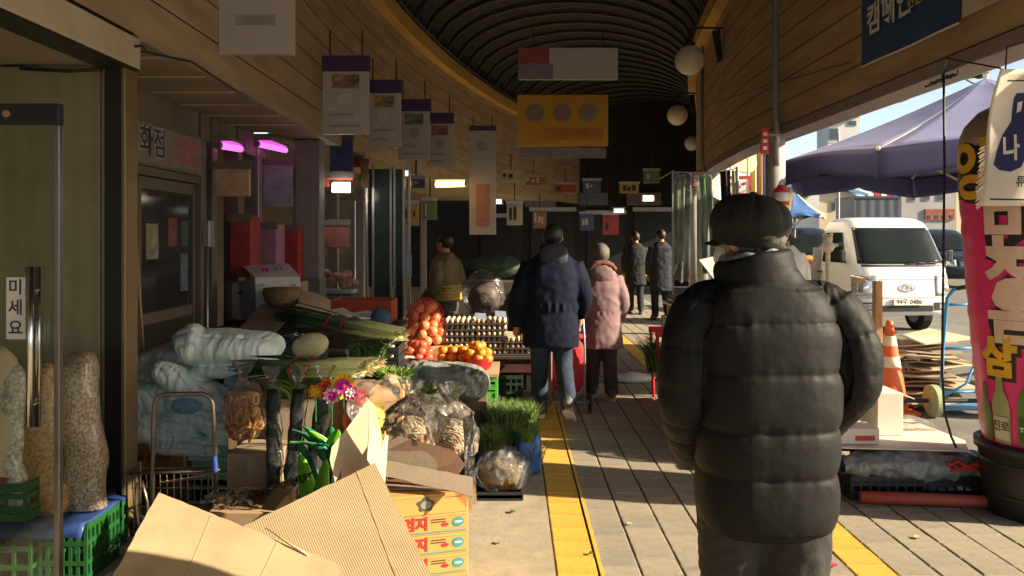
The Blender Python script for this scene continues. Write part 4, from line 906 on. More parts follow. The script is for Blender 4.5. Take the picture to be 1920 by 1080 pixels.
def poly_on(pts, n=3):
    bm = bmesh.new(); bm.from_mesh(mesh(G().add([(x, y, 0) for x, y in pts], [tuple(range(len(pts)))]))); bmesh.ops.triangulate(bm, faces=bm.faces)
    for _ in range(n): bmesh.ops.subdivide_edges(bm, edges=[e for e in bm.edges if e.calc_length() > 0.06], cuts=1); bmesh.ops.triangulate(bm, faces=bm.faces)
    bm.verts.index_update(); g = G().add([v.co.copy() for v in bm.verts], [tuple(v.index for v in f.verts) for f in bm.faces]); bm.free(); return g
bt = ob('bottle_drawing', on_cloth(poly_on([(0.10, 0.74), (0.06, 0.70), (0.08, 0.60), (0.12, 0.48), (0.18, 0.38), (0.185, 0.20), (0.20, 0.17), (0.27, 0.17), (0.285, 0.20), (0.275, 0.36), (0.30, 0.48), (0.29, 0.62), (0.25, 0.72), (0.18, 0.755)])), navy_i, bn)
ob('lettering', on_cloth(G().add([((p.x*0.13)+0.175, 0.59-p.y*0.2, 0) for p in text('나', 1, 0.03, sub=0.2).v], text('나', 1, 0.03, sub=0.2).f), 0.007), cloth_w, bt)
ob('bottle_highlight', on_cloth(poly_on([(0.215, 0.24), (0.25, 0.23), (0.245, 0.30), (0.215, 0.32)]), 0.007), cloth_w, bt)
for k, (y0, y1) in enumerate(((0.38, 0.44), (0.47, 0.56), (0.60, 0.64), (0.67, 0.72))):
    ob('brush_stroke', on_cloth(poly_on([(0.36, y0+0.02), (0.62, y0), (0.62, y1), (0.35, y1+0.01)])), navy_i, bn)
ob('brush_stroke', on_cloth(poly_on([(0.34, 0.36), (0.38, 0.36), (0.37, 0.74), (0.33, 0.74)])), navy_i, bn)
tx = text('튜립사부', 1, 0.02, align='LEFT', sub=0.25); ob('lettering', on_cloth(G().add([(p.x*0.075+0.22, 0.83-p.y*0.085, 0) for p in tx.v], tx.f)), MATS['dark_ink'], bn)
ob('border_line', on_cloth(G().grid(lambda u, v: (0.06+0.9*u, 0.945+0.012*v+0.02*u, 0), 20, 1)), MATS['dark_ink'], bn)
ob('border_line', on_cloth(G().grid(lambda u, v: (0.10+0.9*u, 0.075+0.010*v, 0), 20, 1)), MATS['dark_ink'], bn)
fr = G()
for i in range(44):
    p = bpt(0.0+0.02*random.random(), 0.55+0.45*i/44); fr.tube([p, p+Vector((-0.02-0.03*random.random(), 0.0, -0.02-0.02*random.random()))], 0.0022, 4)
ob('fringe', fr, cloth_w, bn)
ob('rope', G().tube([bpt(0, 0), bpt(0, 0)+Vector((-0.12, 0.3, 0.12)), Vector((2.74, 5.1, 2.60))], 0.005, 6), iron, bn)
ob('rope', G().tube([bpt(0.05, 0), bpt(0.05, 0)+Vector((0.02, 0.02, 0.12)), Vector((2.74, 4.2, 2.62))], 0.005, 6), iron, bn)

# campaign banners along the canopy fascia
nb = M('banner_blue', (0.03, 0.075, 0.19), 0.5, 0.06, 2)
def fascia(y, z, off):
    """a point just inside the planked fascia"""
    return (2.745-off+sh(y), y, z)
def on_fascia(g, y0, z0): return G().add([fascia(y0-p.x, z0+p.y, 0.05) for p in g.v], g.f)
bl = T('campaign_banner', 'dark blue campaign banner with white and yellow lettering on the canopy fascia', 'banner', (2.70, 5.5, 2.92))
YA, YB = 6.2, 4.84
o = ob('cloth', G().grid(lambda u, v: fascia(YA+(YB-YA)*u, 2.905-0.02*u+0.66*v, 0.035+0.006*sin(u*9)), 16, 6), nb, bl); s_ = o.modifiers.new('t', 'SOLIDIFY'); s_.thickness = 0.003
ob('hem', G().grid(lambda u, v: fascia(YA+(YB-YA)*u, 2.890-0.02*u+0.014*v, 0.038+0.006*sin(u*9)), 16, 1), white_m, bl)
ob('lettering', on_fascia(text('캠페인', 0.25, 0.006, align='LEFT', sub=0.06), 6.08, 3.20), M('pale_ink', (0.62, 0.62, 0.60), 0.5), bl)
ob('lettering', on_fascia(text('안전한 전통시장 만들기', 0.10, 0.002, align='LEFT', sub=0.06), 5.45, 3.17), M('yellow_ink', (0.62, 0.50, 0.04), 0.5), bl)
wb = T('pale_banner', 'pale blank banner beside the dark blue campaign banner', 'banner', (2.70, 4.2, 2.9))
o = ob('cloth', G().grid(lambda u, v: fascia(4.82-1.9*u, 2.90-0.02*u+0.66*v, 0.035+0.006*sin(u*8)), 14, 6), M('banner_pale', (0.50, 0.45, 0.38), 0.6), wb); s_ = o.modifiers.new('t', 'SOLIDIFY'); s_.thickness = 0.003
# hanging cable and thin wire
pts = [Vector((2.66, 4.93, 2.62)), Vector((2.665, 4.93, 2.0)), Vector((2.655, 4.93, 1.2)), Vector((2.65, 4.93, 0.75)), Vector((2.66, 4.92, 0.5)), Vector((2.69, 4.9, 0.36)), Vector((2.71, 4.85, 0.27))]
one('hanging_cable', G().tube(pts, 0.0075, 8), iron, 'black cable hanging from the canopy edge down to the white board', 'cable', smooth=True)
cw = G()
for i in range(7):
    a_ = i*0.9; cw.tube([(2.73+0.02*sin(a_+k*2.4), 4.9+0.05*i+0.09*k*0.3, 2.60-0.02*abs(sin(k+a_))-0.012*i*0.2) for k in range(5)], 0.006, 5)
one('cable_tangle', cw, iron, 'tangle of black wires tied under the canopy edge', 'wires')
one('support_wire', G().tube([(2.90, 13.0, 3.62), (2.71, 9.0, 3.24), (2.71, 6.4, 2.98)], 0.005, 5), iron, 'thin wire strung across the planked fascia', 'wire')

# covered crates, red pipe, white board with box and bag
blk_crate = M('black_crate', (0.022, 0.022, 0.024), 0.5)
def crate(name, label, x0, x1, y0, y1, z0, z1, mat, cat='crate', group=None, slots=8, rows=2, rz=0.0, th=0.012):
    """plastic crate with slatted, pierced walls"""
    t = T(name, label, cat, ((x0+x1)/2, (y0+y1)/2, z0), group, rz)
    w, d, h = (x1-x0)/2, (y1-y0)/2, z1-z0
    ob('floor', G().box(-w+th, w-th, -d+th, d-th, 0.004, 0.016), mat, t, world=False)
    for s in (-1, 1):
        g = G(); rails = [0.0]+[h*(i+1)/(rows+1)-0.012 for i in range(rows)]+[h-0.035]
        for i, z in enumerate(rails): g.box(-w, w, s*d-th/2, s*d+th/2, z, z+(0.035 if i in (0, len(rails)-1) else 0.022))
        for i in range(slots+1): x = -w+2*w*i/slots; g.box(x-0.008, x+0.008, s*d-th/2+0.0015, s*d+th/2-0.0015, 0.002, h-0.002)
        ob('long_side', g, mat, t, world=False)
        g = G(); n = max(3, int(slots*d/w))
        for i, z in enumerate(rails): g.box(s*w-th/2, s*w+th/2, -d+th, d-th, z+0.001, z+(0.034 if i in (0, len(rails)-1) else 0.021))
        for i in range(1, n): y = -d+2*d*i/n; g.box(s*w-th/2+0.0015, s*w+th/2-0.0015, y-0.008, y+0.008, 0.003, h-0.003)
        ob('short_side', g, mat, t, world=False)
    return t
for i in range(2):
    crate('black_crate', ('black crate under the wrapped plastic nearest the walker', 'black crate under the wrapped plastic nearest the tub')[i], 2.04+0.46*i, 2.47+0.46*i, 4.80, 5.15, 0.0, 0.15, blk_crate, group='black crates at the street edge')
pipe_m = M('red_pipe', (0.40, 0.075, 0.05), 0.5, 0.12, 8, dirt=0.2)
one('red_pipe', G().tube([(2.06, 4.73, 0.045), (2.4, 4.70, 0.043), (2.75, 4.66, 0.042), (2.86, 4.65, 0.042)], 0.036, 14), pipe_m, 'red plastic pipe lying on the paving before the wrapped crates', 'pipe', smooth=True)
wrapm = M('grey_sheeting', (0.20, 0.22, 0.22), 0.28, 0.1, 7, 0.35, 40, spec=0.6)
g = G().tube([(2.0, 4.86, 0.20), (2.1, 4.84, 0.21), (2.35, 4.83, 0.205), (2.6, 4.83, 0.20), (2.85, 4.82, 0.185), (2.98, 4.82, 0.18)], [0.05, 0.085, 0.095, 0.09, 0.075, 0.05], 28, flat=1.0)
for _ in range(1): pass
g2 = G().grid(lambda u, v: (lambda c: (c[0], c[1]+0.13*cos(2*pi*u)*(0.6+0.4*sin(pi*v)), c[2]+0.095*sin(2*pi*u)*(0.55+0.45*sin(pi*v))))((2.0+1.0*v, 4.86, 0.19)), 60, 120, cu=True)
g2.disp(lambda p: Vector((0, 1, 0.5))*0.022*ridge(p, 9, 2)+Vector((0, 0, 1))*0.018*nz(p, 16, 4)+Vector((0, 1, 0))*0.01*ridge(p, 24, 7))
one('plastic_wrap', g2, wrapm, 'crumpled grey plastic sheeting rolled over the black crates', 'plastic sheet', smooth=True)
g = G()
for i in range(3): g.tube([(2.58+0.02*i, 4.74-0.005*i, 0.24-0.01*i)] + [(2.6+0.04*k, 4.735+0.01*sin(k*2+i), 0.235+0.018*sin(k*1.7+i*2)-0.012*i) for k in range(6)], 0.011, 6)
one('red_rope', g, M('red_rope', (0.50, 0.035, 0.03), 0.6), 'knotted red rope on the grey plastic sheeting', 'rope', smooth=True)
g = G().prism([(1.98, 4.88, 0.296), (2.74, 4.80, 0.296), (2.86, 5.05, 0.294), (2.8, 5.7, 0.292), (2.0, 5.75, 0.294)], 0.008)
one('white_board', g, M('board_white', (0.74, 0.66, 0.54), 0.6, 0.05, 3, dirt=0.1), 'pale flat board lying on the wrapped crates', 'board')
crate('low_crate', 'low black crate holding up the back of the pale board', 2.05, 2.75, 5.25, 5.65, 0.0, 0.285, blk_crate)
bx_ = T('white_box', 'white carton with a black opening on the pale board', 'box', (2.44, 5.25, 0.30))
b0 = at(1640, 735, 5.2); b1 = at(1688, 850, 5.2)
wbm = M('box_white', (0.76, 0.70, 0.60), 0.7, 0.04, 3)
ob('carton', G().box(b0.x, b1.x, 5.16, 5.42, 0.302, b0.z), wbm, bx_, bevel=0.004)
ob('opening', G().prism([(b1.x+0.002, 5.18, 0.34), (b1.x+0.002, 5.36, 0.36), (b1.x+0.002, 5.36, 0.50), (b1.x+0.002, 5.18, 0.47)], 0.003), MATS['dark_ink'], bx_)
ob('flap', G().prism([(b1.x, 5.16, b0.z-0.005), (b1.x, 5.42, b0.z-0.005), (b1.x+0.07, 5.42, b0.z-0.05), (b1.x+0.08, 5.17, b0.z-0.04)], 0.004), wbm, bx_)
bm_ = T('small_white_box', 'low white carton with a red mark at the walker’s sleeve', 'box', (2.18, 5.0, 0.30))
ob('carton', G().box(2.02, 2.27, 4.94, 5.12, 0.302, 0.40), wbm, bm_, bevel=0.004)
ob('red_mark', G().box(2.12, 2.24, 4.9355, 4.9385, 0.325, 0.355), red_m, bm_)
clearf = film('clear_film', (0.96, 0.955, 0.94), 0.16, 0.08, 18)
bagw = film('milky_film', (0.95, 0.93, 0.9), 0.75)
g = crumple(G().ball((2.34, 5.45, 0.60), (0.14, 0.13, 0.22), 40, 30), 0.035, 9, 3)
one('white_bag', g, bagw, 'swollen white plastic bag behind the white carton', 'plastic bag', smooth=True)
one('white_bag_filling', G().ball((2.34, 5.45, 0.56), (0.11, 0.1, 0.18), 20, 14), wbm, 'pale goods inside the swollen white bag', 'goods', smooth=True)
g = crumple(G().grid(lambda u, v: (2.55+0.3*u, 5.3+0.25*v, 0.315+0.05*sin(pi*u)*sin(pi*v)), 24, 20), 0.02, 14, 8)
one('crumpled_film', g, clearf, 'crumpled clear film lying on the pale board', 'plastic sheet', smooth=True)
one('red_scrap', crumple(G().ball((2.62, 5.62, 0.33), (0.05, 0.03, 0.02), 12, 8), 0.01, 30), red_m, 'small red scrap at the back of the pale board', 'scrap', smooth=True)

# cone, wooden post, doll on a post
cn = T('traffic_cone', 'orange traffic cone with two pale bands', 'cone', (3.54, 7.5, -0.055))
orng = M('cone_orange', (0.70, 0.13, 0.035), 0.5, 0.08, 6, dirt=0.15); band = M('cone_band', (0.75, 0.62, 0.42), 0.4)
def cr(z): return 0.165-(0.165-0.03)*z/0.82
cz = -0.03
for z0, z1, m, n_ in ((0.0, 0.40, orng, 'body'), (0.40, 0.50, band, 'band'), (0.50, 0.60, orng, 'body'), (0.60, 0.69, band, 'band'), (0.69, 0.82, orng, 'body')):
    ob(n_, G().lathe([(cr(z0), z0), (cr(z1), z1)] + ([(0.02, z1+0.012)] if z1 > 0.8 else []), (3.54, 7.5, cz), 28, cap=z1 > 0.8), m, cn, smooth=True)
ob('base', G().box(3.34, 3.74, 7.3, 7.7, -0.055, -0.022), orng, cn, bevel=0.012)
wp = at(1645, 527, 7.9)
one('wooden_post', G().box(wp.x-0.035, wp.x+0.035, 7.86, 7.94, -0.055, wp.z), M('post_wood', (0.42, 0.23, 0.10), 0.7, 0.2, 5, 0.2, 40, stretch=(6, 6, 0.6)), 'upright brown wooden post behind the traffic cone', 'post', bevel=0.006)
dp = at(1552, 470, 10.2)
dl = T('doll_post', 'pale post topped by a small white stuffed doll', 'post', (dp.x, 10.2, -0.05))
ob('stake', G().tube([(dp.x, 10.2, -0.05), (dp.x, 10.2, dp.z)], 0.03, 10), M('pale_stake', (0.62, 0.56, 0.36), 0.6), dl)
dg = G().ball(dp+Vector((0, 0, 0.05)), (0.085, 0.07, 0.08)).ball(dp+Vector((0, 0, 0.15)), (0.062, 0.06, 0.06)).ball(dp+Vector((-0.045, 0, 0.205)), 0.026).ball(dp+Vector((0.045, 0, 0.205)), 0.026).ball(dp+Vector((0.09, -0.02, 0.07)), (0.045, 0.03, 0.025)).ball(dp+Vector((-0.09, -0.02, 0.04)), (0.04, 0.03, 0.03))
ob('doll', fuse(dg, 0.012, 3), M('doll_plush', (0.72, 0.62, 0.48), 0.9, 0.1, 20, 0.3, 90), dl, smooth=True)

# blue hand truck with flattened cartons
HX, HYY = 4.08, 7.3
ht = T('hand_truck', 'blue tubular hand truck with a pale wheel beside the flattened cartons', 'hand truck', (HX, HYY, -0.055))
blue = M('blue_tube', (0.05, 0.26, 0.52), 0.35, 0.1, 8)
def hp(x, y, z): return (HX+x, HYY+y, z-0.055)
ob('rail', G().tube([hp(-0.17, 0, 0.1), hp(-0.15, 0, 0.6), hp(-0.11, 0, 1.08), hp(-0.08, -0.05, 1.16), hp(-0.05, -0.1, 1.18)], 0.016, 10), blue, ht, smooth=True)
ob('rail', G().tube([hp(0.22, 0.05, 0.1), hp(0.23, 0.05, 0.6), hp(0.24, 0.05, 1.08), hp(0.24, 0.0, 1.16), hp(0.24, -0.05, 1.18)], 0.016, 10), blue, ht, smooth=True)
for z in (1.02, 0.62, 0.22, 0.14): ob('crossbar', G().tube([hp(-0.15+z*0.02, 0, z), hp(0.23, 0.05, z)], 0.013, 8), blue, ht, smooth=True)
ob('grip', G().tube([hp(-0.06, -0.08, 1.175), hp(0.0, -0.18, 1.2)], 0.02, 8), blackp, ht, smooth=True)
ob('brace', G().tube([hp(-0.15, 0, 0.18), hp(0.05, -0.02, 0.30), hp(0.22, 0.05, 0.58)], 0.012, 8), blue, ht, smooth=True)
ob('toe_plate', G().box(HX-0.2, HX+0.28, HYY, HYY+0.3, 0.0, 0.012), blue, ht)
def hw(x, m):
    o = ob('wheel', G().tube([hp(x-0.035, -0.03, 0.15), hp(x-0.028, -0.03, 0.15), hp(x+0.028, -0.03, 0.15), hp(x+0.035, -0.03, 0.15)], [0.12, 0.145, 0.145, 0.12], 28), m, ht)
    ob('hub', G().tube([hp(x-0.05, -0.03, 0.15), hp(x+0.05, -0.03, 0.15)], 0.03, 12), metal_grey, o)
wheelm = M('pale_rubber', (0.33, 0.38, 0.22), 0.7, 0.1)
hw(-0.25, wheelm); hw(0.33, wheelm)
ob('axle', G().tube([hp(-0.55, -0.03, 0.15), hp(0.38, -0.03, 0.15)], 0.02, 8), iron, ht)
for i in range(17):
    z = -0.03+0.036*i; w = random.uniform(0.45, 0.75); d = random.uniform(0.3, 0.5); x = 3.95+random.uniform(-0.16, 0.1)-(0.12 if i > 13 else 0)
    g = G().grid(lambda u, v: (-w/2+w*u, -d/2+d*v, 0.012*sin(u*5+i)+0.01*nz((u*4, v*4, i))), 6, 4); n = len(g.v)
    g.add([p+Vector((0, 0, -0.014)) for p in g.v], [tuple(reversed(f)) for f in g.f[:24]])
    e = list(range(7))+[j*7+6 for j in range(1, 5)]+[28+j for j in range(5, -1, -1)]+[j*7 for j in range(3, 0, -1)]
    for a_, b_ in zip(e, e[1:]+e[:1]): g.f.append((b_, a_, n+a_, n+b_))
    g.xf(tl(x, 7.72+random.uniform(-0.06, 0.06), z+0.03) @ rotz(random.uniform(-0.35, 0.35)) @ rot('Y', random.uniform(-0.04, 0.04)))
    one('flattened_carton', g, (card, card_pale, card_grey)[i % 3], '%s flattened carton, counted upward, in the pile behind the hand truck' % ('lowest', 'second', 'third', 'fourth', 'fifth', 'sixth', 'seventh', 'eighth', 'ninth', 'tenth', 'eleventh', 'twelfth', 'thirteenth', 'fourteenth', 'fifteenth', 'sixteenth', 'topmost')[i], 'cardboard', 'flattened cartons by the hand truck')
for i in range(7):
    g = G().prism([(-0.005, 0, 0), (0.0, 0.35, 0), (0.0, 0.35, 0.45-0.02*i), (0.0, 0, 0.42)], 0.008)
    g.xf(tl(3.44+0.045*i, 7.45+0.02*i, -0.05) @ rotz(0.25-0.06*i) @ rot('Y', 0.45-0.05*i-1.0+0.85))
    one('leaning_carton', g, (card_pale, card, card_grey)[i % 3], 'carton sheet %s leaning against the flattened pile' % ('outermost', 'second from outside', 'third from outside', 'middle', 'third from inside', 'second from inside', 'innermost')[i], 'cardboard', 'carton sheets leaning on the pile')
one('folded_sheet', G().prism([(3.64, 7.5, 0.66), (3.86, 7.48, 0.58), (4.5, 7.75, 0.60), (4.2, 8.05, 0.66)], 0.012), card_pale, 'broad tan carton sheet lying on top of the flattened pile', 'cardboard')
g = G()
for i in range(14):
    a = Vector((random.uniform(3.55, 3.75), random.uniform(7.45, 7.6), random.uniform(0.35, 0.58))); b = a+Vector((random.uniform(-0.12, 0.12), random.uniform(-0.05, 0.05), random.uniform(-0.08, 0.05)))
    g.prism([a, b, b+Vector((0.03, 0.05, 0.04)), a+Vector((0.02, 0.06, 0.05))], 0.005)
o = one('paper_scraps', g, card_grey, 'torn paper scraps stuffed at the left end of the pile', 'paper'); o['kind'] = 'stuff'

# ---- film booth and snack counter beyond the near walker
fb = T('film_booth', 'booth hung with clear plastic film at the edge of the walkway', 'booth', (2.15, 9.5, 0))
filmc = film('booth_film', (0.88, 0.9, 0.84), 0.34, 0.25, 4.0, (2, 2, 0.6))
for y in (9.3, 10.6): ob('post', G().tube([(2.62, y, 0), (2.62, y, 2.40)], 0.018, 8), metal_grey, fb)
ob('top_rail', G().tube([(1.86, 9.3, 2.34), (2.3, 9.3, 2.33), (2.62, 9.3, 2.38)], 0.007, 8), metal_grey, fb); ob('top_rail', G().tube([(1.86, 9.3, 2.34), (1.86, 10.0, 2.32), (1.9, 10.6, 2.36)], 0.007, 8), metal_grey, fb)
ob('corner_pole', G().tube([(1.87, 9.32, 0.0), (1.87, 9.32, 2.36)], 0.010, 8), metal_grey, fb)
ob('film_curtain', G().grid(lambda u, v: (1.88+0.52*u, 9.28+0.10*v*nz((u*4, v*1.2, 1))+0.03*nz((u*11, v*2, 5)), 2.335-(1.28+0.16*nz((u*5, 0, 2)))*v-0.02*sin(u*pi*3)**2*(1-v)), 50, 24), filmc, fb, smooth=True)
ob('green_reflection', G().grid(lambda u, v: (2.20+0.16*u+0.05*v, 9.45+0.03*sin(u*12), 2.3-1.15*v), 14, 12), M('green_reflection', (0.06, 0.20, 0.05), 0.8, 0.3, 4), fb, smooth=True)  # green sheet added to stand for a reflection in the film
ob('green_reflection', G().grid(lambda u, v: (1.95+0.14*u, 9.7+0.03*sin(u*12), 2.25-1.0*v), 14, 12), M('green_reflection_pale', (0.16, 0.24, 0.10), 0.8, 0.4, 4), fb, smooth=True)  # paler green sheet, also a painted reflection
ob('dark_strip', G().grid(lambda u, v: (2.42+0.12*u+0.06*v, 9.32+0.03*sin(u*9), 2.36-1.3*v), 8, 8), M('navy_strip', (0.012, 0.013, 0.03), 0.5), fb, smooth=True)
ob('pale_strip', G().grid(lambda u, v: (2.55+0.06*u+0.04*v, 9.30+0.02*sin(u*9), 2.36-1.3*v), 8, 8), M('pale_strip_cloth', (0.6, 0.6, 0.45), 0.6), fb, smooth=True)
sc = T('snack_counter', 'snack counter with clear guard and trays of food at the film booth', 'counter', (2.2, 9.0, 0))
ob('cabinet', G().box(1.78, 2.55, 8.85, 9.22, 0.02, 0.82), M('counter_white', (0.55, 0.50, 0.42), 0.5, 0.1, 3, dirt=0.3), sc, bevel=0.01)
ob('worktop', G().box(1.74, 2.58, 8.80, 9.25, 0.822, 0.85), alu, sc)
ob('guard', G().grid(lambda u, v: (1.78+0.75*u, 8.82+0.03*v, 0.86+0.32*v), 8, 4), clear, sc)
for i in range(3):
    tr_ = ob('tray', G().box(1.78+0.25*i, 2.0+0.25*i, 8.86, 9.16, 0.852, 0.885), alu, sc)
    for j in range(9): ob('snack', crumple(G().ball((1.83+0.25*i+0.05*(j % 3)*1.1, 8.92+0.08*(j//3), 0.91), (0.04, 0.04, 0.025), 8, 6), 0.008, 40, j), (M('snack_gold', (0.50, 0.30, 0.10), 0.6, 0.3, 20), M('snack_pale', (0.6, 0.45, 0.25), 0.6))[j % 2], tr_, smooth=True)
ob('bottle', G().lathe([(0.025, 0), (0.025, 0.12), (0.01, 0.16), (0.01, 0.18)], (1.98, 8.95, 0.89), 12), M('sauce', (0.55, 0.45, 0.15), 0.4), sc, smooth=True)
nt_ = T('notice_block', 'small pale notice block standing on the paving by the snack counter', 'sign', (1.72, 8.9, 0))
ob('stand', G().box(1.66, 1.80, 8.76, 8.84, 0, 0.60), M('notice_stand', (0.50, 0.46, 0.38), 0.6, 0.1), nt_)
ob('placard', G().box(1.65, 1.81, 8.75, 8.85, 0.602, 0.72), M('notice_card', (0.36, 0.33, 0.27), 0.6), nt_)
for k in range(3): ob('line', G().box(1.665, 1.795, 8.745, 8.7485, 0.625+0.03*k, 0.637+0.03*k), MATS['dark_ink'], nt_)
# signs behind the cap: bordered board, round disc, lantern, white flyer
t, a, b = board(1362, 1408, 330, 366, 11.5, white_m, 'white board with a red border seen above the walker’s cap', 0.03)
for g in (G().box(a.x, b.x, 11.475, 11.483, a.z-0.03, a.z), G().box(a.x, b.x, 11.475, 11.483, b.z, b.z+0.03), G().box(a.x, a.x+0.03, 11.475, 11.483, b.z+0.032, a.z-0.032), G().box(b.x-0.03, b.x, 11.475, 11.483, b.z+0.032, a.z-0.032)): ob('border', g, red_m, t)
c_ = (a+b)/2
for k in range(3): ob('mark', G().ball((c_.x-0.08+0.08*k, 11.478, c_.z+0.03-0.05*(k % 2)), (0.03, 0.004, 0.022), 8, 6), red_m, t)
q = at(1396, 302, 12.2)
ds = T('round_disc', 'tilted round cream disc hanging under the canopy edge', 'sign', q)
ob('disc', G().lathe([(0.19, -0.012), (0.2, 0), (0.19, 0.012)], n=28).xf(rot('Y', 0.5) @ rot('X', pi/2*0.8)).mv(q), M('disc_cream', (0.62, 0.50, 0.28), 0.5), ds, smooth=False)
ob('string', G().tube([q+Vector((0, 0, 0.19)), q+Vector((0.02, 0, 0.5))], 0.006, 5), iron, ds)
q = at(1466, 372, 8.0)
ln = T('red_lantern', 'red and white bucket hanging on the column beside the parasol tip', 'lantern', q+Vector((0, 0, -0.12)))
ob('body', G().lathe([(0.062, -0.12), (0.07, 0.0), (0.074, 0.06)], q, 20), white_m, ln, smooth=True)
ob('lid', G().lathe([(0.082, 0.062), (0.08, 0.085), (0.03, 0.13), (0.012, 0.14)], q, 20), red_m, ln, smooth=True)
ob('band', G().lathe([(0.069, -0.07), (0.072, -0.03)], q, 20, cap=False).xf(Matrix.Identity(4)), red_m, ln)
ob('bail', G().tube([q+Vector((-0.05, 0, 0.1)), q+Vector((0, 0, 0.2)), q+Vector((0.05, 0, 0.1))], 0.005, 6), iron, ln)
q = at(1345, 500, 7.0)
one('white_flyer', G().prism([q+Vector((-0.16, 0, 0.06)), q+Vector((0.12, 0.05, 0.12)), q+Vector((0.14, 0.05, -0.22)), q+Vector((-0.02, 0, -0.12))], 0.004), M('flyer', (0.72, 0.68, 0.6), 0.6), 'white sheet of paper sticking out beside the walker’s collar', 'paper')
one('flyer_stand', G().tube([(q.x+0.08, 7.06, 0), (q.x+0.08, 7.06, q.z+0.1)], 0.015, 8).tube([(q.x-0.1, 7.06, 0.01), (q.x+0.25, 7.06, 0.01)], 0.015, 8), metal_grey, 'thin metal stand holding the white sheet of paper', 'stand')
for px, c, nm in ((1424, (0.35, 0.18, 0.07), 'brown'), (1412, (0.5, 0.42, 0.1), 'yellow'), (1432, (0.12, 0.16, 0.4), 'blue')):
    a = at(px, 300, 13.5); one('hanging_banner', G().grid(lambda u, v: (a.x-0.05+0.1*u, 13.5+0.02*sin(u*6), a.z+0.3-1.3*v), 6, 10), M('strip_'+nm, c, 0.7), 'narrow %s strip hanging behind the column' % nm, 'banner', 'narrow strips behind the column')
# red plastic chair with herbs, and white sacking on the paving
rc = T('red_stand', 'red plastic crate stand with green herbs beside the walker’s elbow', 'stand', (1.55, 7.7, 0))
for x in (1.40, 1.62):
    for y in (7.55, 7.9): ob('leg', G().tube([(x, y, 0), (x+(0.03 if x > 1.5 else -0.03), y, 0.68)], 0.016, 8), M('red_plastic', (0.60, 0.02, 0.02), 0.4), rc)
ob('rail', G().box(1.35, 1.67, 7.53, 7.56, 0.64, 0.70), MATS['red_plastic'], rc, bevel=0.008); ob('rail', G().box(1.35, 1.67, 7.89, 7.92, 0.64, 0.70), MATS['red_plastic'], rc, bevel=0.008)
ob('shelf', G().box(1.38, 1.65, 7.56, 7.89, 0.30, 0.33), MATS['red_plastic'], rc)
def herbs(n, c, r, h, mat, label, cat, name, w=0.006, lean=0.5, parent=None):
    g = G()
    for i in range(n):
        a_ = random.uniform(0, 2*pi); q_ = sqrt(random.random()); p = Vector((c[0]+r[0]*q_*cos(a_), c[1]+r[1]*q_*sin(a_), c[2])); hh = h*random.uniform(0.6, 1.1)
        d = Vector((random.uniform(-1, 1), random.uniform(-1, 1), 0))*lean*hh; s_ = Vector((random.uniform(-1, 1), random.uniform(-1, 1), 0)).normalized()*w
        m_ = p+d*0.35+Vector((0, 0, hh*0.6)); e_ = p+d+Vector((0, 0, hh))
        g.add([p-s_, p+s_, m_+s_*0.9, m_-s_*0.9, e_], [(0, 1, 2, 3), (3, 2, 4)])
    if parent is None:
        o = one(name, g, mat, label, cat)
    else: o = ob(name, g, mat, parent)
    o['kind'] = 'stuff'; return o
leaf = M('leaf_green', (0.07, 0.13, 0.03), 0.5, 0.4, 30)
hb = herbs(260, (1.42, 7.62, 0.30), (0.13, 0.1), 0.34, leaf, '', '', 'herbs', 0.008, 0.7, rc)
g = crumple(G().ball((1.30, 8.7, 0.05), (0.26, 0.08, 0.05), 24, 12), 0.03, 10, 2)
one('white_sack', g, M('sack_white', (0.55, 0.55, 0.55), 0.6), 'small white sack lying on the paving past the couple', 'sack', smooth=True)

# ---- produce stall at the street edge, mostly behind the near walker: a table of heaped boxes under a tarpaulin
vs_ = T('produce_stall', 'low table of heaped boxes at the street edge behind the near walker', 'stall', (2.2, 6.5, 0))
ob('table_top', G().box(1.92, 2.5, 5.55, 7.6, 0.52, 0.55), M('stall_wood', (0.22, 0.15, 0.09), 0.8, 0.2, 4), vs_)
for x in (1.97, 2.45):
    for y in (5.62, 7.5): ob('leg', G().box(x-0.03, x+0.03, y-0.03, y+0.03, 0, 0.518), MATS['stall_wood'], vs_)
ob('skirt', G().grid(lambda u, v: (1.90+0.012*sin(u*40), 5.55+2.05*u, 0.545-0.5*v), 60, 6), M('stall_tarp', (0.10, 0.13, 0.20), 0.6, 0.2, 5), vs_)
rn = random.Random(11)
for k, (y0, y1, h) in enumerate(((5.58, 5.86, 0.26), (5.9, 6.22, 0.42), (6.26, 6.6, 0.50), (6.64, 6.98, 0.54), (7.02, 7.32, 0.46), (7.36, 7.58, 0.34))):
    x0 = 1.96+0.05*rn.random(); t = T('stall_carton', '%s carton on the stall table behind the near walker' % ('nearest', 'second', 'third', 'fourth', 'fifth', 'farthest')[k], 'carton', (2.2, (y0+y1)/2, 0.552), 'cartons on the stall table')
    ob('carton', G().box(x0, 2.46, y0, y1, 0.552, 0.552+h*0.8), (card, card_pale, card_grey)[k % 3], t, bevel=0.004)
    ob('flap', G().prism([(x0, y0, 0.552+h*0.8), (x0, y1, 0.552+h*0.8), (x0-0.08, y1-0.02, 0.552+h*0.92), (x0-0.07, y0+0.03, 0.552+h*0.86)], 0.005), card, t)
    hb_ = herbs(140, (2.22, (y0+y1)/2, 0.552+h*0.78), (0.2, 0.12), h*0.22+0.03, leaf, '', '', 'greens', 0.014, 0.8, t)

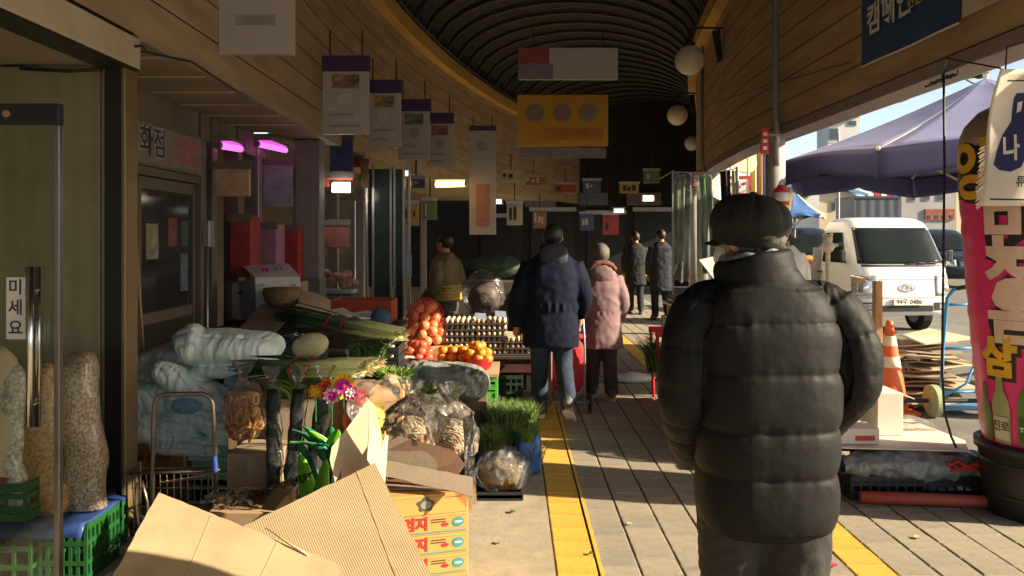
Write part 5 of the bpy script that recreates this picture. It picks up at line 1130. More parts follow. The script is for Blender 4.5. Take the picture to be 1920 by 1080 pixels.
for k, (px, py, w_, m_, lb) in enumerate(((1563, 1062, 0.022, M('scrap_pink', (0.6, 0.08, 0.12), 0.7), 'small pink scrap on the paving at the right yellow strip'), (1180, 985, 0.016, card_pale, 'tiny pale paper scrap on the pavers left of the walker'), (1108, 1040, 0.014, leaf, 'tiny green leaf bit on the pavers by the left yellow strip'), (935, 1020, 0.018, card_grey, 'tiny brown scrap on the concrete beside the fruit boxes'), (1720, 1010, 0.02, card_pale, 'tiny pale scrap on the sunlit pavers before the red pipe'), (960, 962, 0.02, leaf, 'tiny green leaf bit on the concrete by the root bag'))):
    Y = EYE*F/(py-HY); p = at(px, py, Y); g = G().prism([(p.x-w_, Y-w_*0.6, 0.008), (p.x+w_*0.4, Y-w_, 0.012), (p.x+w_, Y+w_*0.5, 0.009), (p.x-w_*0.3, Y+w_, 0.014)], 0.003)
    one('ground_scrap', g, m_, lb, 'scrap', 'scraps on the ground')
# ================================================================== STALL GOODS ON THE LEFT
def on_plane(px, py, o, n):
    d = Vector(((px-CX)/F, 1.0, -(py-HY)/F)); t = (Vector(o)-Vector((0, 0, EYE))).dot(n)/d.dot(n)
    return Vector((0, 0, EYE))+d*t
def sheet(name, pix, plane3, mat, th=0.006, par=None):
    """cardboard panel: outline lying in the plane through three points of the place"""
    a, b, c = [at(*q) for q in plane3]; n = (b-a).cross(c-a).normalized()
    pts = [on_plane(x, y, a, n) for x, y in pix]
    if th > 0.003:                                   # edges that are cut and handled, not ruled
        rn = random.Random(len(pix)*7+int(pix[0][0])); q = []
        for p0, p1 in zip(pts, pts[1:]+pts[:1]):
            k = max(1, int((p1-p0).length/0.035)); sd = n.cross(p1-p0).normalized()
            for j in range(k): q.append(p0.lerp(p1, j/k)+sd*(rn.uniform(-0.0028, 0.0028) if j else 0.0))
        pts = q
    x_ = (on_plane(*pix[1], a, n)-pts[0]).normalized(); y_ = n.cross(x_)
    # local frame so that the flutes run along the panel
    m = Matrix(((x_.x, y_.x, n.x, a.x), (x_.y, y_.y, n.y, a.y), (x_.z, y_.z, n.z, a.z), (0, 0, 0, 1))); mi = m.inverted()
    g = G().prism([mi @ p for p in pts], th)
    o = ob(name, g, mat, world=False); o.matrix_world = m
    if par is not None:
        o.parent = par; o.matrix_parent_inverse = Matrix.Translation(-par.location)
    return o
# big open carton right in front
bc = T('open_carton', 'big open cardboard carton with broad flaps nearest the camera', 'carton', (-1.0, 3.0, 0))
sheet('flap', [(703, 868), (458, 986), (560, 1230), (870, 1200)], ((703, 868, 3.36), (458, 986, 3.16), (812, 1085, 3.0)), flute, par=bc)
sheet('flap', [(298, 924), (190, 1120), (250, 1280), (660, 1230), (632, 1058), (498, 1003), (455, 988)], ((298, 924, 3.24), (632, 1058, 3.04), (200, 1120, 2.80)), lined('cardboard_left', (0.44, 0.315, 0.18), 0.0085, 0, 0.10, rough=0.85), par=bc)
sheet('crease', [(668, 884), (752, 1110), (754, 1110), (670, 883)], ((703, 867.4, 3.357), (458, 985.4, 3.157), (812, 1084.4, 2.997)), card, 0.0015, par=bc)
sheet('crease', [(395, 966), (340, 1100), (343, 1100), (397, 967)], ((298, 923.4, 3.237), (632, 1057.4, 3.037), (200, 1119.4, 2.797)), card, 0.0015, par=bc)
sheet('crease', [(520, 1013), (470, 1120), (473, 1120), (522, 1014)], ((298, 923.4, 3.237), (632, 1057.4, 3.037), (200, 1119.4, 2.797)), card, 0.0015, par=bc)
sheet('inner_flap', [(498, 990), (575, 1042), (630, 1062), (560, 1030)], ((498, 990, 3.12), (575, 1042, 3.05), (630, 1062, 3.07)), card_pale, par=bc)
ob('carton_wall', G().box(-1.45, -0.50, 2.86, 2.868, 0, 0.30), flute, bc); ob('carton_wall', G().box(-1.45, -0.50, 3.30, 3.308, 0, 0.28), card, bc)
ob('carton_wall', G().box(-1.458, -1.45, 2.86, 3.308, 0, 0.3), card, bc); ob('carton_wall', G().box(-0.5, -0.492, 2.86, 3.308, 0, 0.3), card, bc)
# torn white liner sheets standing behind the flap
tb = T('torn_carton', 'torn pale cardboard panels standing up behind the big carton', 'carton', (at(690, 0, 3.5).x, 3.5, 0.0))
sheet('torn_panel', [(618, 862), (622, 838), (660, 790), (690, 748), (703, 760), (718, 830), (722, 900), (700, 940), (640, 930), (640, 880), (628, 905)], ((618, 862, 3.44), (690, 748, 3.54), (722, 900, 3.53)), card_pale, 0.004, par=tb)
sheet('torn_panel', [(688, 862), (692, 800), (692, 766), (702, 800), (715, 838), (722, 815), (728, 818), (722, 900), (715, 930), (700, 880)], ((688, 862, 3.40), (692, 766, 3.45), (722, 900, 3.47)), card_pale, 0.004, par=tb)
ob('lower_panel', G().box(at(622, 0, 3.5).x, at(722, 0, 3.5).x, 3.50, 3.506, 0.0, 0.48), card_grey, tb)

# stack of flat fruit boxes, the open one on top
orange_card = M('fruit_box', (0.56, 0.30, 0.085), 0.7, 0.06, 4, 0.05, 40)
teal_ink = M('teal_ink', (0.05, 0.26, 0.30), 0.6); red_ink = M('red_ink', (0.50, 0.03, 0.03), 0.6)
RZ = R(16); BX, BY = -0.195, 3.56; bw, bd_, bh = 0.42, 0.30, 0.0895
for i in range(5):
    z = i*0.0905
    t = T('fruit_box', ('bottom', 'second', 'third', 'fourth', 'top')[i]+' orange fruit box of the stack at the edge of the concrete', 'box', (BX, BY, z), 'stacked orange fruit boxes', RZ+random.uniform(-0.012, 0.012))
    ob('carton', G().box(-bw, 0, 0, bd_, 0.0, bh), orange_card, t, bevel=0.003, world=False)
    ob('seam', G().box(-bw+0.004, -0.004, -0.0015, 0.004, bh-0.012, bh-0.010), card_grey, t, world=False)
    def put(g, x, z_, m, nm='print'): ob(nm, g.xf(basis((x, -0.0022, z_), (1, 0, 0), (0, 0, 1))), m, t, world=False)
    disc = lambda r, sy=1.0: G().add([(r*cos(2*pi*k/20), r*sy*sin(2*pi*k/20), 0) for k in range(20)], [tuple(range(20))])
    if i == 4:
        put(G().add([(0.036*(1+0.14*sin(5*a))*cos(a), 0.030*(1+0.14*sin(5*a))*sin(a), 0) for a in [2*pi*k/40 for k in range(40)]], [tuple(range(40))]), -0.19, 0.047, M('emblem_dark', (0.07, 0.08, 0.06), 0.6))
        put(disc(0.024, 0.75).mv((0, 0, 0.0008)), -0.19, 0.045, M('emblem_mid', (0.24, 0.26, 0.18), 0.6))
        for k in range(6): put(G().add([(0, 0, 0), (0.009, 0, 0), (0.009, 0.003, 0), (0, 0.003, 0)], [(0, 1, 2, 3)]), -0.10+0.013*k, 0.07, MATS['dark_ink'])
    else:
        put(G().box(-0.2, 0.2, -0.0025, 0.0025, 0, 0.0008), -bw/2, 0.012, teal_ink)
        put(disc(0.026, 0.85), -0.045, 0.050, teal_ink); put(disc(0.019, 0.3).mv((0, 0, 0.0008)), -0.045, 0.050, M('pale_print', (0.42, 0.50, 0.45), 0.6))
        put(disc(0.016, 0.55), -0.105, 0.042, red_ink)
        put(text('엄지', 0.062, 0.003), -0.235, 0.048, red_ink, 'lettering')
        for r_ in range(2):
            for k in range(7): put(G().box(0, 0.006, 0, 0.005, 0, 0.0005), -0.165+0.0095*k, 0.064-0.011*r_, MATS['dark_ink'])
        if i == 0: put(G().add([(-0.16, 0, 0), (0.0, 0, 0), (0.0, 0.075, 0)], [(0, 1, 2)]), -0.003, 0.004, teal_ink)
# the tray on top: drooping front flap, raised back wall
tr = T('open_tray', 'grey brown open carton with a drooping flap on top of the fruit boxes', 'carton', (-0.38, 3.7, 0.455))
ob('floor', G().box(-0.58, -0.19, 3.56, 3.93, 0.456, 0.462), card_grey, tr)
sheet('front_flap', [(718, 862), (886, 895), (886, 932), (862, 925), (720, 893)], ((718, 862, 3.60), (886, 895, 3.52), (862, 925, 3.47)), card_grey, 0.005, par=tr)
sheet('wall', [(724, 810), (852, 845), (872, 872), (858, 892), (722, 866)], ((724, 810, 3.66), (852, 845, 3.60), (722, 866, 3.62)), card_grey, 0.005, par=tr)
ob('wall', G().box(-0.19, -0.184, 3.62, 3.93, 0.463, 0.60), card_grey, tr); ob('wall', G().box(-0.58, -0.574, 3.64, 3.93, 0.463, 0.66), card_grey, tr); ob('wall', G().box(-0.573, -0.191, 3.925, 3.931, 0.463, 0.66), card_grey, tr)
dried = M('dried_root', (0.36, 0.27, 0.16), 0.8, 0.4, 40, 0.6, 80)
def plastic_bag(name, label, c, r, k, fill=None, fill_r=0.75, neck=True, mat=None, amp=0.03):
    """tied clear bag: crumpled film body with a gathered neck, filling inside"""
    t = T(name, label, 'plastic bag', (c[0], c[1], c[2]-r[2]))
    g = G().ball(c, r, 44, 34); crumple(g, amp, 2.2/max(r), k)
    g.disp(lambda p: Vector((0, 0, max(0, (c[2]-r[2]*0.85)-p.z))))
    ob('film', g, mat or clearf, t, smooth=True)
    if neck:
        h = r[2]; tp = Vector((c[0], c[1], c[2]+h*0.9))
        gg = G().lathe([(0.045, 0), (0.02, 0.03), (0.018, 0.045), (0.05, 0.09), (0.065, 0.12)], tp, 22, cap=False)
        gg.disp(lambda p: Vector((nz(p, 40, k), nz(p, 40, k+3), nz(p, 30, k+6)))*0.022); ob('neck', gg, mat or clearf, t, smooth=True)
    if fill is not None:
        f_ = G().ball((c[0], c[1], c[2]-r[2]*0.22), [q*fill_r*0.86 for q in r], 30, 20); crumple(f_, 0.012, 30, k+9); ob('filling', f_, fill, t, smooth=True)
        if fill is dried:
            sl = G(); rn = random.Random(k)
            for _ in range(260):
                v_ = Vector((rn.gauss(0, 1), rn.gauss(0, 1), rn.gauss(0, 1))).normalized(); p = Vector(c)+Vector((v_.x*r[0], v_.y*r[1], v_.z*r[2]-r[2]*0.2))*0.70
                d_ = v_.cross(Vector((rn.random(), rn.random(), rn.random()))).normalized()*rn.uniform(0.015, 0.04); w_ = v_*0.004
                sl.prism([p-d_, p-d_*0.2+w_*2, p+d_, p+d_*0.2-w_], 0.004)
            q_ = ob('slices', sl, M('root_slice', (0.46, 0.36, 0.24), 0.8, 0.3, 30), t); q_['kind'] = 'stuff'
    return t
plastic_bag('dried_root_bag', 'clear bag of pale dried roots in the tray on the fruit boxes, left half', (-0.47, 3.76, 0.64), (0.13, 0.12, 0.17), 1, dried)
plastic_bag('dried_root_bag', 'clear bag of pale dried roots in the tray on the fruit boxes, right half', (-0.28, 3.80, 0.63), (0.11, 0.12, 0.15), 4, dried)
g = G().grid(lambda u, v: (-0.60+0.42*u, 3.70+0.16*v+0.03*sin(u*9), 0.70+0.13*sin(u*pi*0.9+0.2)*sin(v*pi*0.8+0.5)+0.035*ridge((u, v, 0), 5, 2)), 50, 26)
one('loose_film', g, clearf, 'loose sheet of crackling clear film thrown over the dried roots', 'plastic sheet', smooth=True)
g = G().grid(lambda u, v: (-0.22+0.04*u+0.02*v, 3.55+0.02*sin(v*7)+0.1*u, 0.78-0.42*v+0.02*nz((u*4, v*6, 2))), 12, 30)
one('red_edged_bag', g, film('red_film', (0.9, 0.55, 0.5), 0.5), 'strip of clear bag with red print hanging over the tray corner', 'plastic bag', smooth=True)

# second rank: brown carton with bags of noodles-like dried rings, seaweed, green wrapped flowers
bb = T('brown_carton', 'plain brown carton under the bag of dried orange rings', 'carton', (at(472, 0, 4.25).x, 4.4, 0))
a = at(425, 850, 4.25); b = at(520, 940, 4.25)
ob('carton', G().box(a.x, b.x, 4.25, 4.55, 0.002, a.z), card_grey, bb, bevel=0.005)
ob('tape', G().box(a.x+0.11, a.x+0.16, 4.2475, 4.2492, 0.25, a.z-0.002), M('tape', (0.33, 0.25, 0.16), 0.3), bb)
rb = plastic_bag('dried_ring_bag', 'tied clear bag of dried orange rings behind the metal handle', (at(455, 0, 4.35).x, 4.38, 0.63), (0.105, 0.10, 0.17), 11, None, mat=clearf)
ringm = M('dried_ring', (0.55, 0.24, 0.06), 0.7, 0.3, 20, 0.3, 80); ringp = M('dried_ring_pale', (0.66, 0.42, 0.16), 0.7, 0.3, 20)
rg = mesh(G().grid(lambda u, v: ((0.024+0.007*cos(2*pi*v))*cos(2*pi*u), (0.02+0.007*cos(2*pi*v))*sin(2*pi*u), 0.006*sin(2*pi*v)), 12, 5, True, True), 'ring', True); rg.materials.append(ringm)
rg2 = rg.copy(); rg2.materials.clear(); rg2.materials.append(ringp)
for i in range(70):
    o = ob('dried_ring', (rg, rg2)[i % 3 == 0], None, rb); a_ = random.uniform(0, 2*pi); q = sqrt(random.random())*0.082
    o.location = (cos(a_)*q, sin(a_)*q*0.9, 0.03+0.22*random.random()); o.rotation_euler = (random.uniform(-1.5, 1.5), random.uniform(-1.5, 1.5), random.uniform(0, 6)); s_ = random.uniform(0.8, 1.3); o.scale = (s_, s_, s_)
seaweed = M('seaweed', (0.012, 0.016, 0.012), 0.35, 0.4, 20, 0.5, 60)
for i in range(3):
    x0 = at(516+30*i, 0, 4.2).x; tlt = 0.06*i
    t = T('seaweed_pack', ('left', 'middle', 'right')[i]+' tall clear pack of black dried seaweed leaning against the carton', 'food pack', (x0, 4.18, 0.22), 'tall packs of dried seaweed')
    g = G().loft([(0.0+0.56*k/12, 0.036+0.004*sin(k*2+i), 0.026-0.012*(k/12), 0.0+tlt*k/12*0.9-0.02*k/12, 0.04*k/12) for k in range(13)], 14, 3).disp(lambda p: Vector((0.008*nz(p, 14, i), 0.006*nz(p, 18, i+2), 0)))
    ob('seaweed', G().add(g.v, g.f), seaweed, t, smooth=True, world=False)
    w = G().add([Vector((p.x*1.18, p.y*1.3-0.004, p.z*1.06-0.004)) for p in g.v], g.f).disp(lambda p: Vector((0.006*ridge(p, 25, i), 0.006*ridge(p, 30, i+4), 0)))
    ob('wrapper', w, film('pack_film', (0.93, 0.92, 0.9), 0.12, 0.08, 30), t, smooth=True, world=False)
    kn = G().lathe([(0.03, 0.57), (0.014, 0.60), (0.04, 0.65), (0.055, 0.68)], (tlt*0.9-0.02, 0.04, 0), 16, cap=False).disp(lambda p: Vector((nz(p, 40), nz(p, 44, 2), 0))*0.02); ob('knot', kn, clearf, t, smooth=True, world=False)
gw = T('wrapped_plant', 'bright green wrapped plant with pointed leaves beside the seaweed packs', 'plant', (at(600, 0, 4.05).x, 4.05, 0.12))
lime = M('lime_wrap', (0.16, 0.52, 0.02), 0.35, 0.25, 8, spec=0.6); dgreen = M('deep_leaf', (0.02, 0.16, 0.07), 0.35, 0.3, 12)
X0 = gw.location.x
rn = random.Random(3)
def long_leaf(x, y, z, h, w, lx, ly, m, par, nm='leaf'):
    def lf(u, v): ww = w*(max(0.0, sin(pi*(0.12+0.88*v)))**0.6); s = (u-0.5)*2; return (x+lx*v**1.8+ww*s, y+ly*v**1.8+0.45*ww*abs(s), z+h*(v-0.22*v*v*(abs(lx)+abs(ly))/max(h, 0.05)))
    o = ob(nm, G().grid(lf, 6, 14), m, par, smooth=True); s_ = o.modifiers.new('t', 'SOLIDIFY'); s_.thickness = 0.0022
long_leaf(X0-0.045, 4.02, 0.10, 0.42, 0.046, -0.045, -0.02, lime, gw); long_leaf(X0+0.0, 4.0, 0.10, 0.40, 0.040, 0.05, -0.03, lime, gw); long_leaf(X0-0.02, 4.07, 0.12, 0.46, 0.045, -0.10, 0.0, dgreen, gw)
for i in range(15):
    a_ = -0.3+3.7*i/14; long_leaf(X0+0.045+0.03*cos(a_), 4.06+0.02*sin(i), 0.44+0.03*rn.random(), 0.13+0.07*rn.random(), 0.030+0.012*rn.random(), 0.16*cos(a_), -0.05+0.05*sin(i*2.1), (lime, dgreen, dgreen)[i % 3], gw)
for i in range(4): ob('stalk', G().tube([(X0+0.01+0.012*i, 4.06, 0.2), (X0+0.03+0.012*i, 4.06, 0.48)], 0.007, 6), dgreen, gw)
ob('pot', G().lathe([(0.05, 0), (0.065, 0.14), (0.07, 0.14)], (X0+0.02, 4.06, 0.12), 16), M('pot_black', (0.03, 0.03, 0.03), 0.6), gw, smooth=True)
ob('pot_carton', G().box(X0-0.1, X0+0.16, 3.98, 4.2, 0.0, 0.118), card, gw)
fl = T('artificial_flowers', 'yellow and magenta artificial flower with small orange blooms above the green leaves', 'flowers', (at(645, 0, 4.1).x, 4.1, 0.6))
def bloom(c, r, n, m1, m2, par):
    f = ob('bloom', G().ball(c, r*0.28, 12, 8), m2, par, smooth=True)
    for k in range(n):
        a_ = 2*pi*k/n
        for L_, m_, dy in ((1.0, m1, 0.0), (0.62, m2, -0.10)):
            q = L_*r; pt = G().add([(-0.14*r, dy*r, 0), (0.14*r, dy*r, 0), (0.26*r*L_+0.04*r, dy*r-0.06*r, 0.72*q), (0, dy*r-0.16*r, q), (-0.26*r*L_-0.04*r, dy*r-0.06*r, 0.72*q)], [(0, 1, 2, 3, 4)]).xf(rot('Y', a_+0.2*L_)).mv(c)
            o = ob('petal', pt, m_, f); s_ = o.modifiers.new('t', 'SOLIDIFY'); s_.thickness = 0.002
yel = M('petal_yellow', (0.75, 0.50, 0.02), 0.5, 0.1, 20); mag = M('petal_magenta', (0.60, 0.03, 0.30), 0.5, 0.2, 20); orp = M('petal_orange', (0.70, 0.16, 0.02), 0.5, 0.2, 20); wht = M('petal_white', (0.72, 0.62, 0.56), 0.5, 0.2, 20)
bloom(at(644, 724, 4.05), 0.070, 14, yel, mag, fl); bloom(at(592, 735, 4.1), 0.045, 8, orp, yel, fl); bloom(at(622, 742, 4.02), 0.045, 9, wht, mag, fl); bloom(at(614, 722, 4.15), 0.042, 8, orp, red_m, fl); bloom(at(657, 736, 4.0), 0.042, 8, mag, wht, fl)
for px, py in ((644, 724), (592, 735), (622, 742), (614, 722)): ob('stem', G().tube([at(px, py, 4.1), at(px, py+55, 4.12)], 0.004, 6), dgreen, fl)
g = crumple(G().ball((at(700, 0, 4.15).x, 4.2, 0.70), (0.13, 0.1, 0.12), 36, 24), 0.04, 12, 7)
one('empty_bag', g, clearf, 'empty puffed clear bag behind the torn cardboard', 'plastic bag', smooth=True)
g = G().grid(lambda u, v: (at(475, 0, 3.9).x+0.28*u, 3.85+0.12*v, 0.30+0.10*u+0.03*ridge((u*2, v*2, 1), 3)), 30, 16)
one('dark_film', g, film('smoky_film', (0.35, 0.35, 0.35), 0.25, 0.1), 'dark crumpled film lying before the brown carton', 'plastic sheet', smooth=True)
g = G().grid(lambda u, v: (at(380, 0, 3.8).x+0.30*u, 3.74+0.2*v, 0.315+0.03*ridge((u, v, 0.3), 4, 1)+0.015*nz((u, v, 0), 14)), 40, 24)
one('dark_film_heap', g, film('smoky_film2', (0.55, 0.54, 0.52), 0.06, 0.08), 'heap of shiny dark film behind the left carton flap', 'plastic sheet', smooth=True)
one('film_support', G().box(at(400, 0, 3.8).x, at(520, 0, 3.8).x, 3.72, 4.1, 0, 0.30), card, 'low carton under the dark films', 'carton', bevel=0.005)

# metal cart with tall handle
ch = T('wire_cart', 'wire shopping cart with a tall tubular steel handle', 'cart', (at(340, 0, 4.0).x, 4.1, 0))
tubm = M('cart_steel', (0.33, 0.26, 0.23), 0.3, 0.1, 20, metal=0.9)
A = lambda px, py, Y=4.0: at(px, py, Y)
ob('handle', G().tube([A(285, 960), A(288, 800), A(290, 758), A(297, 743), A(310, 739), A(380, 738), A(393, 743), A(399, 756), A(402, 800), A(406, 950)], 0.0115, 12), tubm, ch, smooth=True)
ob('blue_sleeve', G().tube([A(402.5, 855), A(404, 885)], 0.0135, 12), M('blue_sleeve', (0.03, 0.08, 0.35), 0.4), ch)
ob('rim', G().tube([A(245, 888, 4.02), A(408, 882, 4.02), A(415, 878, 4.4), A(262, 878, 4.4), A(245, 888, 4.02)], 0.008, 8), tubm, ch, smooth=True)
for i in range(13): ob('wire', G().tube([A(248+13*i, 887, 4.02), A(252+12.5*i, 990, 4.03)], 0.003, 5), tubm, ch)
for y in (915, 950): ob('wire', G().tube([A(246, y, 4.02), A(408, y, 4.02)], 0.003, 5), tubm, ch)
ob('tray_rod', G().tube([A(300, 905), A(315, 903), A(385, 892)], 0.006, 6), tubm, ch)
ob('loop', G().tube([A(262, 1010, 3.95), A(254, 940, 3.95), A(258, 905, 3.95), A(266, 902, 3.95), A(276, 940, 3.95), A(280, 1010, 3.95)], 0.007, 8), tubm, ch, smooth=True)
for px in (262, 400):
    p = A(px, 1010, 4.2); ob('wheel', G().tube([(p.x-0.015, 4.2, 0.06), (p.x+0.015, 4.2, 0.06)], 0.06, 18), blackp, ch)
    ob('leg', G().tube([(p.x, 4.2, 0.08), (p.x, 4.2, 0.40)], 0.008, 6), tubm, ch)
cx_ = at(295, 0, 4.5)
cb = T('printed_carton', 'orange brown carton with faint lettering under the quilt', 'carton', (cx_.x, 4.7, 0))
a = at(246, 835, 4.75); b = at(343, 890, 4.75)
ob('carton', G().box(a.x-0.05, b.x, 4.75, 5.1, b.z, a.z), M('orange_carton', (0.34, 0.15, 0.055), 0.75, 0.1, 5), cb, bevel=0.004)
for k in range(4): ob('print', G().box(a.x+0.04+0.05*k, a.x+0.075+0.05*k, 4.7465, 4.749, a.z-0.09, a.z-0.06), M('print_brown', (0.16, 0.07, 0.03), 0.7), cb)
ob('edge', G().box(b.x+0.001, b.x+0.02, 4.75, 5.1, b.z, a.z-0.05), card_pale, cb)
gb = T('green_crates', 'pale green plastic crate behind the cart handle', 'crate', (at(390, 0, 4.7).x, 4.8, 0))
pg = M('pale_green', (0.20, 0.42, 0.30), 0.5, 0.1)
for k in range(4):
    a = at(356, 838+27*k, 4.7); b = at(424, 862+27*k, 4.7); ob('slat', G().box(a.x, b.x, 4.72, 4.98, b.z+0.012, a.z), pg, gb, bevel=0.003)
    ob('rail', G().box(a.x-0.01, b.x+0.01, 4.70, 5.0, b.z-0.004, b.z+0.008), M('rail_white', (0.6, 0.6, 0.55), 0.5), gb)
one('cart_platform', G().box(-2.55, -1.62, 4.72, 5.7, 0.0, 0.155), M('platform_wood', (0.12, 0.09, 0.06), 0.8, 0.2, 4), 'low dark platform carrying the cartons and the quilt', 'platform', bevel=0.006)

# quilt: thick folded layers melted together, then quilted
qm = M('quilt', (0.80, 0.86, 0.83), 0.8, 0.08, 8, 0.45, 24, col2=(0.62, 0.78, 0.77), stretch=(2.6, 1, 0.8))
def pill(c, s, rz=0, ry=0, rx=0, e=3.5, nu=40, nv=22):
    """soft rounded slab"""
    g = G()
    def f_(u, v):
        th = 2*pi*u; ph = -pi/2+pi*v; sg = lambda t, p: math.copysign(abs(t)**p, t)
        x = sg(cos(ph), 2/e)*sg(cos(th), 2/e); y = sg(cos(ph), 2/e)*sg(sin(th), 2/e); z = sg(sin(ph), 1.0)
        return (x*s[0], y*s[1], z*s[2])
    g.grid(f_, nu, nv, cu=True); return g.xf(tl(*c) @ rotz(rz) @ rot('Y', ry) @ rot('X', rx))
g = pill((-1.80, 5.15, 0.87), (0.31, 0.27, 0.10), 0.05, 0.07, e=5).join(pill((-1.74, 5.12, 0.74), (0.26, 0.25, 0.05), 0.0, 0.03, e=4)).join(pill((-2.24, 5.3, 0.74), (0.30, 0.3, 0.13), 0.3, -0.25)).join(pill((-2.30, 5.12, 0.60), (0.28, 0.26, 0.10), -0.2, 0.12))
g.join(pill((-1.98, 5.02, 0.63), (0.30, 0.2, 0.085), 0.35, 0.55)).join(pill((-1.84, 4.96, 0.47), (0.30, 0.2, 0.075), -0.15, 0.42)).join(pill((-2.22, 5.0, 0.42), (0.34, 0.28, 0.10), 0.0, 0.05, e=4)).join(pill((-2.03, 5.1, 0.90), (0.10, 0.25, 0.12), 0.3, -0.6)).join(pill((-1.63, 4.92, 0.36), (0.19, 0.2, 0.09), -0.25, 0.30, e=4)).join(pill((-1.9, 4.95, 0.31), (0.3, 0.24, 0.06), 0.1, 0.08, e=4))
g = fuse(g, 0.0095, 6)
def qd(p):
    n = Vector((0, -1, 0.6)).normalized()
    rows = abs(sin((p.z*0.95+p.y*0.5+0.22*p.x*nz(p, 1.5, 7)+0.045*nz(p, 4.5))*pi/0.095))**0.35
    pk = abs(nz((p.x*30, p.z*5, p.y*5), 1.0, 1)); fine = nz((p.x*55, p.z*9, p.y*9), 1.0, 4)
    return n*(0.020*rows - 0.026*pk*(1.5-rows) + 0.007*fine + 0.030*nz(p, 5, 3)) + Vector((0.01*nz(p, 7, 9), 0, 0))
g.disp(qd)
qt = one('quilt', g, qm, 'thick pale folded quilt heaped over the cartons', 'quilt', smooth=True)
for i, (x, y, z, r) in enumerate(((-1.66, 4.84, 0.70, 0.055), (-2.28, 4.80, 0.45, 0.07), (-1.95, 4.78, 0.57, 0.06))):
    gg = crumple(G().ball((x, y, z), (r*1.4, r*0.35, r*0.7), 20, 12), 0.02, 22, i); ob('blue_pattern', gg, M('quilt_blue', (0.20, 0.40, 0.48), 0.8, 0.3, 20), qt, smooth=True)
bbag = plastic_bag('blue_bag', 'bluish plastic bag stuffed behind the quilt', (-1.50, 5.55, 0.74), (0.22, 0.16, 0.16), 5, M('blue_fill', (0.05, 0.16, 0.25), 0.5, 0.4, 8), 0.85, neck=False, mat=film('blue_film', (0.35, 0.62, 0.78), 0.55))
plastic_bag('teal_bag', 'pale teal plastic bag lit at its right end below the straw bundle', (-1.30, 5.45, 0.64), (0.18, 0.14, 0.10), 8, M('teal_fill', (0.25, 0.45, 0.42), 0.5, 0.4, 8), 0.85, neck=False, mat=film('teal_film', (0.6, 0.85, 0.85), 0.6))
g = G().ball((0, 0, 0), (0.125, 0.085, 0.085), 30, 20).xf(rot('Y', -0.25)).mv(at(582, 648, 5.4))
sb_ = one('straw_bundle', g, M('straw', (0.52, 0.44, 0.26), 0.8, 0.12, 20, 0.3, 70), 'pale oval straw bundle resting on the blue bags', 'bundle', smooth=True)
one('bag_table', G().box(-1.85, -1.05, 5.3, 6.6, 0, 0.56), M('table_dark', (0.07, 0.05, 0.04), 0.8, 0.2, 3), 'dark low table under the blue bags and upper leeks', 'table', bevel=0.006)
# leeks
lk_g = M('leek_leaf', (0.035, 0.085, 0.03), 0.5, 0.4, 18, stretch=(1, 6, 6)); lk_w = M('leek_stem', (0.72, 0.70, 0.36), 0.45, 0.2, 14, stretch=(1, 8, 8), col2=(0.52, 0.58, 0.16)); root_m = M('leek_root', (0.55, 0.42, 0.22), 0.9, 0.3, 40)
def leeks(label, A_, B_, n, spread, layers, k):
    A_, B_ = Vector(A_), Vector(B_); t = T('leek_bundle', label, 'vegetables', (A_+B_)/2, 'bundles of leeks')
    ax = (B_-A_).normalized(); sd = ax.cross(Vector((0, 0, 1))).normalized(); upv = sd.cross(ax)
    rn = random.Random(k)
    for i in range(n):
        o_ = sd*rn.uniform(-spread, spread)+upv*(rn.uniform(0, layers)); L = (B_-A_).length
        m_ = A_.lerp(B_, 0.56+rn.uniform(-0.05, 0.05))+o_; e_ = B_+o_+ax*rn.uniform(-0.04, 0.03)
        st_ = ob('leek', G().tube([m_, m_.lerp(e_, 0.4)+upv*0.004, e_], [0.013, 0.013, 0.015], 8), lk_w, t, smooth=True)
        lv = G()
        for j in range(3):
            d = sd*rn.uniform(-0.06, 0.06)+upv*rn.uniform(-0.02, 0.05); q = A_+o_+d; q.z -= 0.02*j
            lv.tube([m_+ax*0.02, m_.lerp(q, 0.5)+upv*0.012, q], [0.012, 0.015, 0.003], 6, flat=0.35)
        ob('leek_leaf', lv, lk_g, st_, smooth=True)
        rt = G()
        for j in range(7): rt.tube([e_, e_+ax*rn.uniform(0.02, 0.05)+sd*rn.uniform(-0.02, 0.02)+upv*rn.uniform(-0.02, 0.015)], 0.002, 4)
        ob('roots', rt, root_m, st_)
    for f_ in (0.48, 0.60):
        c = A_.lerp(B_, f_)+upv*layers*0.5; g = G().grid(lambda u, v: c+ax*(0.018*(v-0.5))+sd*((spread+0.02)*cos(2*pi*u))+upv*((layers*0.6+0.02)*sin(2*pi*u)), 20, 1, cu=True); ob('red_tie', g, red_m, t)
leeks('upper bundle of leeks with red ties, white ends toward the walkway', at(520, 596, 6.35), at(745, 642, 6.0), 22, 0.10, 0.09, 1)
leeks('lower bundle of leeks just behind the artificial flowers', at(455, 702, 4.75), at(690, 700, 4.56), 26, 0.13, 0.08, 2)
one('leek_board', G().prism([at(600, 662, 5.9), at(752, 668, 5.9), at(752, 660, 6.5), at(600, 655, 6.5)], 0.02), card_grey, 'flat carton under the upper leeks', 'carton')
one('lower_leek_box', G().box(at(440, 0, 4.7).x, at(700, 0, 4.7).x, 4.58, 5.0, 0, at(0, 728, 4.7).z), M('leek_box', (0.26, 0.15, 0.07), 0.8, 0.15, 4), 'brown box under the lower leeks', 'box', bevel=0.006)

